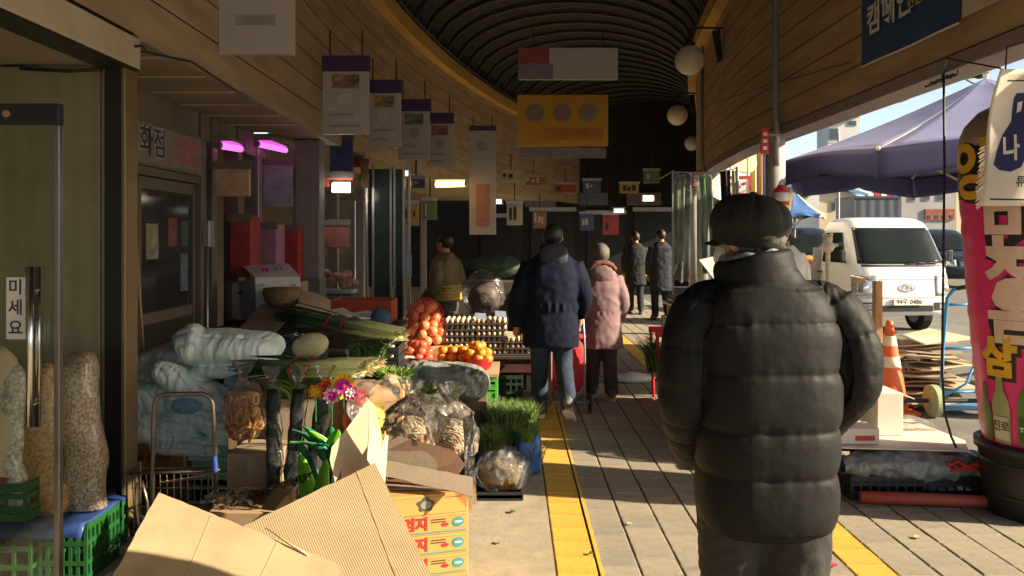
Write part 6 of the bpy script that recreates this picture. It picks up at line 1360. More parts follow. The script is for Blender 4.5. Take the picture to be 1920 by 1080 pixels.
# white produce box, cardboard sheet, basket, red tray, foam trays
wbx = T('produce_box', 'large white produce box with sloping lid in the dim back of the stall', 'box', (at(495, 0, 7).x, 7.1, 0.82))
wpm = M('produce_white', (0.52, 0.49, 0.46), 0.7, 0.05, 4)
a = at(426, 520, 7.0); b = at(478, 595, 7.0)
ob('side', G().prism([at(424, 532, 7.2), at(476, 522, 6.9), at(482, 592, 6.9), at(428, 600, 7.2)], 0.008), M('produce_white_shaded', (0.26, 0.24, 0.23), 0.7), wbx)  # same white box: this side's shade is put in as a darker colour
ob('front', G().prism([at(478, 522, 6.88), at(563, 520, 7.05), at(566, 575, 7.05), at(482, 594, 6.88)], 0.008), wpm, wbx)
lid = ob('lid', G().prism([at(456, 500, 7.25), at(540, 494, 7.4), at(563, 519, 7.03), at(478, 521, 6.87)], 0.008), wpm, wbx)
ob('handle_hole', G().prism([at(446, 547, 7.03), at(454, 546, 6.99), at(454, 550, 6.99), at(446, 551, 7.03)], 0.01), MATS['dark_ink'], wbx)
for px, py, m in ((492, 509, red_ink), (499, 509, red_ink), (515, 507, M('print_teal', (0.12, 0.25, 0.25), 0.6)), (525, 506, MATS['print_teal'])):
    ob('print', G().prism([at(px, py-3, 7.13), at(px+5, py-3, 7.13), at(px+5, py+3, 7.08), at(px, py+3, 7.08)], 0.004).mv((0, -0.012, 0.012)), m, lid)
for px in (486, 545): ob('print', G().prism([at(px, 532, 6.86), at(px+10, 532, 6.88), at(px+10, 537, 6.88), at(px, 537, 6.86)], 0.004), M('print_green', (0.16, 0.32, 0.2), 0.6), wbx)
ob('core', G().box(a.x+0.02, at(560, 0, 7).x-0.02, 7.06, 7.4, b.z-0.02, a.z-0.05), card_grey, wbx)
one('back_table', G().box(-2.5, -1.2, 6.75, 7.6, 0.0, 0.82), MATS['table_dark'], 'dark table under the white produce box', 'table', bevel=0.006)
one('leaning_sheet', G().prism([at(448, 618, 6.5), at(490, 570, 6.9), at(562, 574, 6.85), at(512, 628, 6.4)], 0.008), card_grey, 'brown cardboard sheet leaning before the white produce box', 'cardboard')
one('curled_sheet', G().grid(lambda u, v: at(560+60*u, 545+18*u*u+55*v-20*v*(1-u), 6.8-0.3*v), 14, 8), M('sheet_tan', (0.36, 0.27, 0.17), 0.8), 'curled tan cardboard beside the white produce box', 'cardboard', smooth=True)
bk = one('wicker_basket', G().lathe([(0.09, 0), (0.13, 0.04), (0.15, 0.12), (0.14, 0.16)], at(530, 575, 6.75), 22, 1.1), M('wicker', (0.17, 0.11, 0.05), 0.8, 0.4, 40, 0.5, 90), 'small dark wicker basket on its side near the produce box', 'basket', smooth=True)
rdt = T('red_tray', 'wide orange red tray behind the leeks', 'tray', (at(678, 0, 7.2).x, 7.4, 0.8))
a = at(620, 564, 7.2); b = at(733, 602, 7.2); rt_m = M('tray_red', (0.45, 0.06, 0.02), 0.45, 0.1)
ob('front', G().box(a.x, b.x, 7.2, 7.215, b.z, a.z), rt_m, rdt, bevel=0.004); ob('back', G().box(a.x, b.x, 7.6, 7.615, b.z, a.z), rt_m, rdt); ob('side', G().box(a.x, a.x+0.015, 7.216, 7.599, b.z, a.z), rt_m, rdt); ob('side', G().box(b.x-0.015, b.x, 7.216, 7.599, b.z, a.z), rt_m, rdt); ob('floor', G().box(a.x, b.x, 7.2, 7.615, b.z-0.02, b.z-0.002), rt_m, rdt)
for i, (px, py) in enumerate(((632, 585), (655, 596), (680, 590))):
    q = at(px, py, 6.75); one('foam_tray', G().prism([q+Vector((-0.14, 0.05, 0)), q+Vector((0.0, -0.12, -0.02)), q+Vector((0.17, -0.02, -0.03)), q+Vector((0.02, 0.14, 0.02))], 0.012), M('foam', (0.55, 0.52, 0.50), 0.6), ('left', 'middle', 'right')[i]+' white foam tray lying before the red tray', 'tray', 'foam trays before the red tray')
one('tray_table', G().box(at(610, 0, 7).x, at(745, 0, 7).x, 6.6, 7.7, 0, at(0, 603, 7.2).z-0.03), MATS['table_dark'], 'dark table under the red tray', 'table', bevel=0.006)
one('blue_apron', crumple(G().ball(at(715, 598, 6.7), (0.08, 0.05, 0.08), 20, 14), 0.02, 20), M('denim', (0.05, 0.10, 0.18), 0.9, 0.2, 20), 'crumpled blue cloth at the right end of the red tray', 'cloth', smooth=True)

# onions in a red net on a carton
onm = M('onion_skin', (0.72, 0.22, 0.09), 0.35, 0.2, 30, stretch=(1, 1, 0.3)); netm = M('red_net', (0.60, 0.05, 0.04), 0.5)
oc = at(798, 0, 6.9).x
ont = T('onion_net', 'red net sack of onions standing on a carton', 'vegetables', (oc, 6.9, 0.66))
om = mesh(G().lathe([(0.004, -0.046), (0.025, -0.042), (0.042, -0.02), (0.045, 0.0), (0.038, 0.022), (0.02, 0.036), (0.008, 0.046), (0.004, 0.058)], n=14), 'onion', True); om.materials.append(onm)
cnt = 0
for lv, (r_, nn) in enumerate(((0.125, 9), (0.13, 9), (0.115, 8), (0.10, 7), (0.07, 5))):
    for k in range(nn):
        o = ob('onion', om, None, ont); a_ = 2*pi*k/nn+lv*0.4; o.location = (cos(a_)*r_*random.uniform(0.85, 1.08), sin(a_)*r_*0.95, 0.045+0.068*lv+random.uniform(-0.015, 0.015)); o.rotation_euler = (random.uniform(-0.5, 0.5), random.uniform(-0.5, 0.5), 0)
    o = ob('onion', om, None, ont); o.location = (0, 0, 0.05+0.066*lv)
gn = G()
prof = [(0.15, 0.0), (0.175, 0.06), (0.18, 0.14), (0.165, 0.22), (0.15, 0.29), (0.12, 0.345), (0.07, 0.375), (0.025, 0.40)]
for k in range(12):
    for s_ in (-1, 1): gn.tube([(r_*cos(2*pi*k/18+s_*i*0.25), r_*sin(2*pi*k/18+s_*i*0.25), z) for i, (r_, z) in enumerate(prof)], 0.0022, 4, cap=False)
ob('net', gn, netm, ont, world=False)
oct_ = T('onion_carton', 'small tan carton under the onion net', 'carton', (oc, 6.9, 0.48))
ob('carton', G().box(oc-0.15, oc+0.17, 6.72, 7.08, 0.42, 0.655), M('tan_carton', (0.50, 0.31, 0.12), 0.75, 0.08, 4), oct_, bevel=0.005)
ob('flap', G().prism([(oc-0.15, 6.715, 0.655), (oc+0.1, 6.715, 0.655), (oc+0.06, 6.64, 0.60), (oc-0.17, 6.64, 0.61)], 0.005), MATS['tan_carton'], oct_)
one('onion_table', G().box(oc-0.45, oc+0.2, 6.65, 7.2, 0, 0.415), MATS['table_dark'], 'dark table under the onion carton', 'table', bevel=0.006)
# egg trays
pulp = M('egg_tray_pulp', (0.085, 0.08, 0.075), 0.85, 0.1, 30); egg = M('egg_shell', (0.62, 0.42, 0.26), 0.45, 0.12, 12); egg2 = M('egg_shell_pale', (0.70, 0.56, 0.42), 0.45, 0.1, 12)
EW = 0.30
def tray_mesh():
    return G().grid(lambda u, v: (EW*(u-0.5), EW*(v-0.5), 0.018*(cos(u*12*pi)*cos(v*12*pi))+0.012), 36, 36)
tm_ = mesh(tray_mesh(), 'tray', True); tm_.materials.append(pulp)
def eggs_mesh(m_):
    g = G()
    for i in range(6):
        for j in range(6):
            if (i+j) % 2 == m_: g.ball((EW*((i+0.5)/6-0.5), EW*((j+0.5)/6-0.5), 0.032), (0.0205, 0.0205, 0.027), 8, 6)
    me = mesh(g, 'eggs', True); me.materials.append((egg, egg2)[m_]); return me
em0, em1 = eggs_mesh(0), eggs_mesh(1)
rimm = mesh(G().box(-EW/2-0.004, EW/2+0.004, -EW/2-0.004, -EW/2+0.006, 0.0, 0.012).box(-EW/2-0.004, EW/2+0.004, EW/2-0.006, EW/2+0.004, 0.0, 0.012).box(-EW/2-0.004, -EW/2+0.006, -EW/2+0.007, EW/2-0.007, 0.0, 0.012).box(EW/2-0.006, EW/2+0.004, -EW/2+0.007, EW/2-0.007, 0.0, 0.012), 'rim'); rimm.materials.append(pulp)
Z0 = 0.46
for s, (x, n, nm) in enumerate(((-0.50, 6, 'tallest left'), (-0.19, 6, 'middle'), (0.08, 3, 'short right'))):
    for k in range(n):
        t = T('egg_tray', 'egg tray %s from the bottom of the %s stack' % (('first', 'second', 'third', 'fourth', 'fifth', 'sixth')[k], nm), 'egg tray', (x+random.uniform(-0.008, 0.008), 7.75+random.uniform(-0.008, 0.008), Z0+0.058*k), 'stacked egg trays', random.uniform(-0.03, 0.03))
        ob('tray', tm_, None, t); ob('rim', rimm, None, t)
        for me in (em0, em1): o = ob('eggs', me, None, t); o['kind'] = 'stuff'
for i, (x, z) in enumerate(((-0.30, Z0+0.058*6), (-0.02, Z0+0.058*3), (-0.11, Z0+0.058*6+0.02))):
    one('price_card', G().prism([(x-0.05, 7.59, z), (x+0.06, 7.585, z-0.01), (x+0.05, 7.60, z+0.05), (x-0.05, 7.605, z+0.055)], 0.003), (M('card_blue', (0.40, 0.45, 0.62), 0.6), M('card_cream', (0.7, 0.6, 0.45), 0.6))[i % 2], ('bluish card on the middle egg stack', 'cream card on the short egg stack', 'bluish card at the top of the middle egg stack')[i], 'card')
et = T('egg_table', 'dark counter under the egg trays with a greenish crate below', 'table', (-0.2, 7.9, 0))
ob('top', G().box(-0.72, 0.27, 7.55, 8.15, 0.425, 0.455), MATS['table_dark'], et, bevel=0.004)
for x in (-0.68, 0.22):
    for y in (7.6, 8.1): ob('leg', G().box(x-0.025, x+0.025, y-0.025, y+0.025, 0, 0.424), M('table_leg', (0.10, 0.05, 0.04), 0.6), et)
ob('apron', G().box(-0.65, 0.19, 7.575, 7.59, 0.30, 0.424), M('table_apron', (0.09, 0.035, 0.03), 0.6), et)
crate('green_crate', 'dim dark green crate under the egg counter', -0.35, 0.1, 7.7, 8.05, 0.0, 0.25, M('dim_green', (0.03, 0.06, 0.045), 0.5))
bgb = plastic_bag('brown_sack', 'big clear sack of dark brown goods behind the egg trays', (-0.30, 8.55, 0.98), (0.22, 0.18, 0.24), 15, M('dark_brown_fill', (0.07, 0.045, 0.04), 0.5, 0.4, 12), 0.88, neck=False)
one('sack_table', G().box(-0.8, 0.15, 8.3, 8.9, 0, 0.73), MATS['table_dark'], 'dark table under the big brown sack', 'table')
one('green_heap', crumple(G().ball(at(925, 500, 9.4), (0.35, 0.2, 0.12), 24, 14), 0.06, 9), M('dim_leaf', (0.05, 0.08, 0.055), 0.8, 0.4, 10), 'dim heap of greens behind the brown sack', 'vegetables', smooth=True)
one('heap_table', G().box(-0.75, 0.3, 9.2, 9.8, 0, 1.06), MATS['table_dark'], 'dark table under the dim greens', 'table')

# bowls and fruit
orange_f = M('persimmon', (0.72, 0.26, 0.03), 0.3, 0.1, 10); apple = M('red_fruit', (0.62, 0.10, 0.05), 0.35, 0.3, 12); redb = M('red_bowl', (0.48, 0.02, 0.025), 0.4)
fm = mesh(G().lathe([(0.003, -0.03), (0.025, -0.031), (0.04, -0.012), (0.041, 0.006), (0.03, 0.026), (0.012, 0.031), (0.003, 0.027)], n=14), 'fruit', True); fm.materials.append(orange_f)
fm2 = fm.copy(); fm2.materials.clear(); fm2.materials.append(apple)
def bowl(label, c, r, n, fmesh, what, kind):
    t = T('red_bowl', label, 'bowl', c); ob('bowl', G().lathe([(r*0.72, 0), (r*0.8, 0.01), (r*0.98, 0.085), (r, 0.09), (r*0.94, 0.088), (r*0.75, 0.02)], c, 28), redb, t, smooth=True)
    for i in range(n):
        a_ = 2.4*i; q = r*0.82*sqrt((i % 7+0.3)/7); zz_ = 0.085+0.045*(i//7)
        o = ob('fruit', fmesh, None); o.location = (c[0]+q*cos(a_)*(1-0.25*(i//7)), c[1]+q*sin(a_)*(1-0.25*(i//7)), c[2]+zz_); o.rotation_euler = (random.uniform(-0.6, 0.6), random.uniform(-0.6, 0.6), 0)
        tag(o, what, kind, 'fruit in '+label)
q = at(896, 690, 6.15); bowl('right red bowl heaped with orange persimmons', (q.x, 6.2, 0.565), 0.125, 18, fm, 'orange persimmon in the right red bowl', 'fruit')
q = at(784, 682, 6.1); bowl('left red bowl heaped with reddish onions', (q.x, 6.15, 0.58), 0.13, 19, fm2, 'reddish fruit in the left red bowl', 'fruit')
for i in range(18):
    o = ob('fruit', fm, None); p = at(826+9.5*(i % 6), 686-13*(i//6), 6.3); o.location = (p.x+0.01*(i//6), 6.32+0.05*(i % 2), 0.58+0.055*(i//6)); tag(o, 'loose orange persimmon in the heap left of the right bowl', 'fruit', 'loose persimmons')
one('fruit_board', G().box(-0.86, -0.10, 5.98, 6.6, 0.535, 0.555), card, 'flat carton under the fruit bowls', 'carton')
crate('lime_crate', 'bright green crate under the fruit bowls', -0.84, -0.12, 6.0, 6.55, 0.28, 0.532, M('lime_crate', (0.10, 0.38, 0.06), 0.45))
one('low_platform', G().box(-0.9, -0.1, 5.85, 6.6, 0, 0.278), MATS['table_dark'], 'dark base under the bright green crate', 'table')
# grey plastic heap
g = pill((-0.50, 5.85, 0.52), (0.34, 0.17, 0.13), -0.02, 0.07, e=4.5, nu=90, nv=50)
g.disp(lambda p: Vector((0, -1, 0.5))*(0.030*ridge(p, 4, 1)+0.022*ridge((p.x*2.2, p.y, p.z*0.7), 10, 3)+0.010*ridge((p.x*2, p.y, p.z), 24, 2)))
one('plastic_heap', g, M('heap_sheeting', (0.21, 0.225, 0.205), 0.32, 0.07, 6, 0.8, 26, spec=0.5, stretch=(2.2, 1, 0.8)), 'long heap under crumpled grey plastic before the fruit', 'plastic sheet', smooth=True)
one('heap_box', G().box(-0.80, -0.18, 5.72, 5.98, 0.0, 0.40), M('heap_box', (0.16, 0.10, 0.06), 0.8, 0.15, 4), 'brown box under the grey plastic heap', 'box', bevel=0.006)
# black crates and blue tray
for i in range(2): crate('black_crate', ('lower black crate left of the grey plastic heap', 'upper black crate left of the grey plastic heap')[i], -1.13, -0.80, 5.6, 5.95, 0.56+0.13*i, 0.68+0.13*i, blk_crate, group='black crates by the leeks', slots=5)
one('foam_sheet', G().box(-1.12, -0.86, 5.64, 5.9, 0.815, 0.83), M('foam_lid', (0.62, 0.56, 0.50), 0.6), 'pale foam sheet on the upper black crate', 'foam sheet', bevel=0.004)
bt_ = T('blue_tray', 'blue wrapped tray below the black crates', 'tray', (-0.95, 5.35, 0.47))
ob('tray', G().box(-1.08, -0.74, 5.25, 5.58, 0.56, 0.64), M('tray_blue', (0.03, 0.09, 0.22), 0.3, 0.3, 8), bt_, bevel=0.015)
ob('wrap', crumple(pill((-0.91, 5.41, 0.61), (0.19, 0.18, 0.06), nu=50, nv=24), 0.015, 22, 3), clearf, bt_, smooth=True)
one('crate_stand', G().box(-1.14, -0.72, 5.22, 6.0, 0, 0.555), MATS['table_dark'], 'dark stand under the black crates and the blue tray', 'table')
sca = T('small_carton', 'small tan carton with opened flaps behind the clear bags', 'carton', (-0.74, 4.95, 0.3))
a = at(700, 715, 4.9); b = at(756, 760, 4.9)
ob('carton', G().box(a.x, b.x, 4.9, 5.12, 0.3, a.z-0.03), M('tan_carton2', (0.52, 0.33, 0.14), 0.75, 0.08, 4), sca, bevel=0.004)
ob('flap', G().prism([(a.x, 4.895, a.z-0.03), (b.x, 4.895, a.z-0.03), (b.x+0.01, 4.83, a.z-0.10), (a.x+0.02, 4.84, a.z-0.12)], 0.005), MATS['tan_carton2'], sca)
ob('contents', crumple(G().ball(((a.x+b.x)/2, 5.0, a.z-0.01), (0.07, 0.07, 0.035), 18, 10), 0.015, 20), dried, sca, smooth=True)
one('small_stand', G().box(a.x-0.05, b.x+0.4, 4.85, 5.3, 0, 0.298), MATS['table_dark'], 'dark crate under the small tan carton', 'crate')
plastic_bag('clear_bag', 'clear puffed bag right of the small tan carton', (-0.45, 5.05, 0.44), (0.17, 0.12, 0.13), 22, dried)
# chives in blue plastic, roots in a clear bag
chv = T('chive_bundles', 'dense green chives wrapped in blue plastic at the edge of the yellow line', 'vegetables', (0.0, 5.5, 0.0))
bluef = M('blue_plastic', (0.05, 0.15, 0.42), 0.3, 0.35, 10, 0.3, 30, spec=0.6)
for i, (x0, x1, y0, y1, h) in enumerate(((-0.25, 0.0, 5.26, 5.55, 0.20), (0.02, 0.19, 5.22, 5.50, 0.29), (-0.22, 0.16, 5.60, 5.98, 0.29))):
    w = ob('wrapper', pill(((x0+x1)/2, (y0+y1)/2, h/2+0.005), ((x1-x0)/2, (y1-y0)/2, h/2), e=5, nu=48, nv=20).disp(lambda p: Vector((0.012*ridge(p, 16, i), 0.014*ridge(p, 18, i+2), 0))), bluef, chv, smooth=True)
    herbs(2300, ((x0+x1)/2, (y0+y1)/2, h-0.05), ((x1-x0)/2*(1.08 if i != 1 else 0.8), (y1-y0)/2*1.05), 0.15 if i != 1 else 0.08, M('chive', (0.21, 0.31, 0.07), 0.45, 0.35, 40, col2=(0.09, 0.16, 0.035)), '', '', 'chives', 0.0024, 0.55, chv)
herbs(300, (0.12, 5.30, 0.02), (0.06, 0.05), 0.22, leaf, 'loose chives hanging in front of the blue wrapped bundle', 'vegetables', 'loose_chives', 0.004, 0.5)
rbag = T('root_bag', 'clear bag of brown roots lying on the concrete at the sun edge', 'plastic bag', (-0.07, 4.9, 0.0))
rf = pill((-0.075, 4.93, 0.115), (0.13, 0.10, 0.09), 0.1, e=2.4, nu=60, nv=36); rf.disp(lambda p: Vector((nz(p, 40, 1), nz(p, 40, 4), nz(p, 38, 7)))*0.014+Vector((0, 0, 1))*0.02*ridge(p, 9, 2))
ob('roots', rf, M('brown_root', (0.26, 0.15, 0.05), 0.85, 0.5, 60, 0.8, 120, col2=(0.10, 0.06, 0.025)), rbag, smooth=True)
w = pill((-0.06, 4.96, 0.14), (0.165, 0.13, 0.125), 0.1, e=2.2, nu=60, nv=36); crumple(w, 0.03, 11, 6); w.disp(lambda p: Vector((0, 0, max(0, 0.012-p.z))))
ob('film', w, film('root_film', (0.9, 0.92, 0.93), 0.35, 0.15), rbag, smooth=True)
crate('root_tray', 'shallow dark tray under the bag of brown roots', -0.22, 0.06, 4.80, 5.06, 0.0, 0.05, blk_crate, slots=6, rows=0)

# grain sacks on green crates inside the near shop
gcr = M('green_plastic', (0.012, 0.085, 0.02), 0.45, 0.15, 6)
Yc = 3.72
for i, (x0, x1, z0, z1, y0, lb) in enumerate(((-2.62, -2.18, 0.0, 0.26, 3.62, 'lower green crate at the frame edge inside the shop'), (-2.16, -1.95, 0.0, 0.27, 3.66, 'narrow lit green crate by the olive wall'), (-2.72, -2.19, 0.30, 0.47, 3.60, 'upper green crate under the paper sack'))):
    crate('green_crate', lb, x0, x1, y0, y0+0.38, z0, z1, gcr, slots=6, group='green crates inside the near shop')
g = G().grid(lambda u, v: (-2.66+0.72*u, 3.6+0.44*v, 0.275+0.012*nz((u*6, v*6, 0))-(0.05 if v < 0.05 else 0)), 30, 14)
o = one('blue_sheet', g, M('blue_tarp', (0.025, 0.06, 0.20), 0.4, 0.2, 8), 'blue tarpaulin spread over the green crates', 'tarpaulin', smooth=True); s_ = o.modifiers.new('t', 'SOLIDIFY'); s_.thickness = 0.004
def sack(label, c, w, d, h, mat, k, lean=0.0, print_=False):
    g = G().loft([(h*i/20, w*(1.18-0.10*min(1, i/6)+0.04*sin(i*0.7+k))*(0.92)*(1-0.35*max(0, (i-15)/5)**2), d*(1-0.5*max(0, (i-16)/4)**2), lean*(i/20)+0.009*sin(i*0.55+k), 0.012*sin(i*0.4+k*2)) for i in range(21)], 36, 2.3)
    g.disp(lambda p: Vector((0.035*nz(p, 6, k), 0.02*nz(p, 7, k+3), 0.0))+Vector((0.006*ridge((p.x, p.y, p.z*0.5), 22, k), 0.004*ridge(p, 24, k), 0)))
    t = T('grain_sack', label, 'sack', c)
    ob('body', g, mat, t, smooth=True, world=False); return t
grain = M('grain_bag', (0.44, 0.35, 0.24), 0.35, 0.9, 75, 0.9, 90, coat=0.5, detail=1, col2=(0.16, 0.12, 0.08)); corn = M('corn_bag', (0.46, 0.26, 0.09), 0.35, 0.5, 70, 0.8, 90, coat=0.5, detail=1, col2=(0.22, 0.11, 0.04)); popm = M('puffed_bag', (0.55, 0.50, 0.43), 0.35, 0.5, 55, 0.9, 70, coat=0.5, detail=1, col2=(0.25, 0.22, 0.18))
sack('tall clear sack of pale grain beside the olive wall', (-2.06, 3.85, 0.285), 0.085, 0.08, 0.74, grain, 3, -0.03)
sack('tall clear sack of orange grain behind the glass door', (-2.20, 3.78, 0.285), 0.085, 0.08, 0.70, corn, 7, -0.02)
sack('tall clear sack of white puffed grain beside the paper sack', (-2.31, 3.72, 0.285), 0.075, 0.07, 0.70, popm, 11, -0.03)
ps = sack('brown paper grain sack with a dark printed panel', (-2.50, 3.70, 0.475), 0.185, 0.11, 0.60, M('paper_sack', (0.36, 0.29, 0.19), 0.75, 0.1, 5, 0.2, 30), 17, 0.02)
ob('printed_panel', G().grid(lambda u, v: (-0.2+0.13*u, -0.118-0.006*sin(u*3), 0.20+0.20*v), 6, 6), M('panel_maroon', (0.10, 0.03, 0.025), 0.6), ps, world=False)
ob('panel_print', G().grid(lambda u, v: (-0.14+0.035*u, -0.128, 0.25+0.10*v), 2, 2), M('panel_print', (0.35, 0.08, 0.06), 0.6), ps, world=False)
gw_ = G()
for k in range(7): gw_.tube([(0.06+0.01*k, -0.115, 0.34), (0.03+0.014*k, -0.118, 0.44+0.01*(k % 3))], 0.003, 4)
ob('grain_print', gw_, M('print_navy', (0.05, 0.06, 0.10), 0.6), ps, world=False)
ob('print_patch', G().ball((0.085, -0.112, 0.335), (0.03, 0.005, 0.025), 12, 8), MATS['print_navy'], ps, world=False)
one('red_cloth', crumple(G().ball((-2.48, 3.68, 0.478), (0.2, 0.13, 0.02), 24, 10), 0.01, 14), M('maroon_cloth', (0.16, 0.02, 0.025), 0.9), 'maroon cloth under the paper sack', 'cloth', smooth=True)
g = G().grid(lambda u, v: (-1.92+0.28*u+0.05*v, 3.5+0.3*v, 0.012+0.10*sin(u*pi)*v+0.02*nz((u*6, v*6, 2))), 24, 16)
one('floor_bag', g, film('floor_film', (0.75, 0.78, 0.9), 0.6), 'crumpled plastic bag at the foot of the olive wall', 'plastic bag', smooth=True)

pk = [(668, 745, 4.55, (0.55, 0.08, 0.06), 'red'), (700, 768, 4.5, (0.65, 0.45, 0.08), 'yellow'), (735, 735, 5.0, (0.60, 0.55, 0.45), 'cream'), (560, 735, 4.7, (0.20, 0.35, 0.10), 'green'), (640, 690, 5.3, (0.50, 0.18, 0.05), 'orange'), (655, 700, 5.25, (0.10, 0.22, 0.42), 'blue')]
for k, (px, py, Y, cc, nm) in enumerate(pk):
    c_ = at(px, py, Y); hgt = max(0.10, min(0.2, c_.z-0.02))
    g = pill((c_.x, Y, c_.z-hgt/2), (0.075, 0.04, hgt/2+0.02), random.uniform(-0.5, 0.5), random.uniform(-0.3, 0.3), e=3, nu=30, nv=18); g.disp(lambda p: Vector((0.008*nz(p, 30, k), 0.012*ridge(p, 22, k), 0.006*nz(p, 30, k+2))))
    t = T('food_packet', '%s food packet standing among the clear bags' % nm, 'food pack', (c_.x, Y, c_.z-hgt), 'food packets in the pile')
    ob('packet', g, M('packet_'+nm, cc, 0.3, 0.3, 14, spec=0.6), t, smooth=True); ob('crimp', G().box(c_.x-0.06, c_.x+0.06, Y-0.004, Y+0.004, c_.z+0.012, c_.z+0.045), M('packet_'+nm, cc), t)
    one('packet_stand', G().box(c_.x-0.12, c_.x+0.12, Y-0.08, Y+0.10, 0, max(0.05, c_.z-hgt-0.02)), card_grey, 'carton under the %s food packet' % nm, 'carton', 'cartons under the packets', bevel=0.004)
vg_ = [(690, 662, 5.55, 0.10, 'on the black crates'), (600, 742, 4.6, 0.08, 'behind the flowers'), (700, 650, 5.7, 0.12, 'beside the foam sheet')]
for k, (px, py, Y, r_, nm) in enumerate(vg_):
    c_ = at(px, py, Y); herbs(420, (c_.x, Y, c_.z-0.03), (r_, r_*0.7), 0.09, (leaf, M('leaf_dark', (0.03, 0.07, 0.02), 0.5, 0.4, 30))[k % 2], 'loose bunch of dark green leaves %s' % nm, 'vegetables', 'green_leaves', 0.008, 1.1)

bright = M('leaf_bright', (0.17, 0.30, 0.05), 0.5, 0.35, 30)
for k, (px, py, Y, r_, nm) in enumerate(((735, 705, 5.15, 0.09, 'below the blue tray'), (815, 742, 5.2, 0.12, 'before the grey plastic heap'), (560, 728, 4.62, 0.10, 'left of the artificial flowers'))):
    c_ = at(px, py, Y); herbs(520, (c_.x, Y, c_.z-0.05), (r_, r_*0.8), 0.10, bright, 'loose bunch of bright green leaves %s' % nm, 'vegetables', 'green_leaves', 0.010, 1.2)
    one('leaf_carton', G().box(c_.x-r_-0.03, c_.x+r_+0.03, Y-0.09, Y+0.1, 0, c_.z-0.045), (card, card_pale, card_grey)[k], 'carton under the bright leaves %s' % nm, 'carton', 'cartons under the leaves', bevel=0.004)
foam_w = M('foam_box', (0.70, 0.64, 0.58), 0.6, 0.05, 6)
for k, (px, py, Y, w_, nm) in enumerate(((690, 655, 5.62, 0.15, 'left of the onions'), (742, 668, 6.05, 0.13, 'below the onion carton'))):
    c_ = at(px, py, Y); t = T('foam_box', 'white foam box with a red label %s' % nm, 'box', (c_.x, Y+0.1, c_.z-0.14), 'white foam boxes')
    ob('tub', G().box(c_.x-w_, c_.x+w_, Y, Y+0.22, c_.z-0.13, c_.z-0.035), foam_w, t, bevel=0.008); ob('lid', G().box(c_.x-w_-0.008, c_.x+w_+0.008, Y-0.008, Y+0.228, c_.z-0.033, c_.z), foam_w, t, bevel=0.008)
    ob('red_label', G().box(c_.x-w_*0.6, c_.x+w_*0.5, Y-0.003, Y-0.0005, c_.z-0.11, c_.z-0.06), M('label_red', (0.55, 0.14, 0.10), 0.6, 0.3, 40), t)
# ================================================================== PEOPLE
skin_m = M('skin', (0.42, 0.23, 0.14), 0.5, 0.1, 20)
def smooth_path(pts, n=12):
    """Catmull-Rom through the joints"""
    P = [Vector(p) for p in pts]; P = [P[0]*2-P[1]]+P+[P[-1]*2-P[-2]]; out = []
    for i in range(1, len(P)-2):
        for k in range(n):
            t = k/n; a, b, c, d = P[i-1:i+3]
            out.append(0.5*((2*b)+(c-a)*t+(2*a-5*b+4*c-d)*t*t+(3*b-a-3*c+d)*t**3))
    return out+[P[-2]]
def lerp_list(v, n):
    m = len(v)-1; out = []
    for i in range(n):
        t = i/(n-1)*m; k = min(int(t), m-1); out.append(v[k]+(v[k+1]-v[k])*(t-k))
    return out
def limb(g, joints, rad, n=14, per=8):
    p = smooth_path(joints, per); return g.tube(p, lerp_list(rad, len(p)), n)
def hand(g, w, d, side, curl=0.5, fwd=Vector((0, 1, 0))):
    """palm, four bent fingers of unequal length and a thumb leaving the side of the palm"""
    w = Vector(w); d = Vector(d).normalized(); f = (fwd-d*fwd.dot(d)).normalized(); across = d.cross(f)
    palm = w+d*0.045
    g.tube([w, w+d*0.03, w+d*0.09], [0.022, 0.030, 0.030], 12, flat=1.0)
    for k in range(4):
        o = w+d*0.085+f*(0.030-0.020*k); L = (0.070, 0.080, 0.075, 0.058)[k]; inn = -across*side
        m = o+d*L*0.5+inn*0.012*curl; e = m+d*L*0.42*(1-curl*0.5)+inn*0.03*curl
        g.tube([o-d*0.02, o, m, e], [0.0105, 0.010, 0.0092, 0.0078], 8)
    o = w+d*0.03+f*0.030; g.tube([o-f*0.015, o+f*0.018+d*0.02, o+f*0.024+d*0.05-across*side*0.01], [0.013, 0.0115, 0.009], 8)
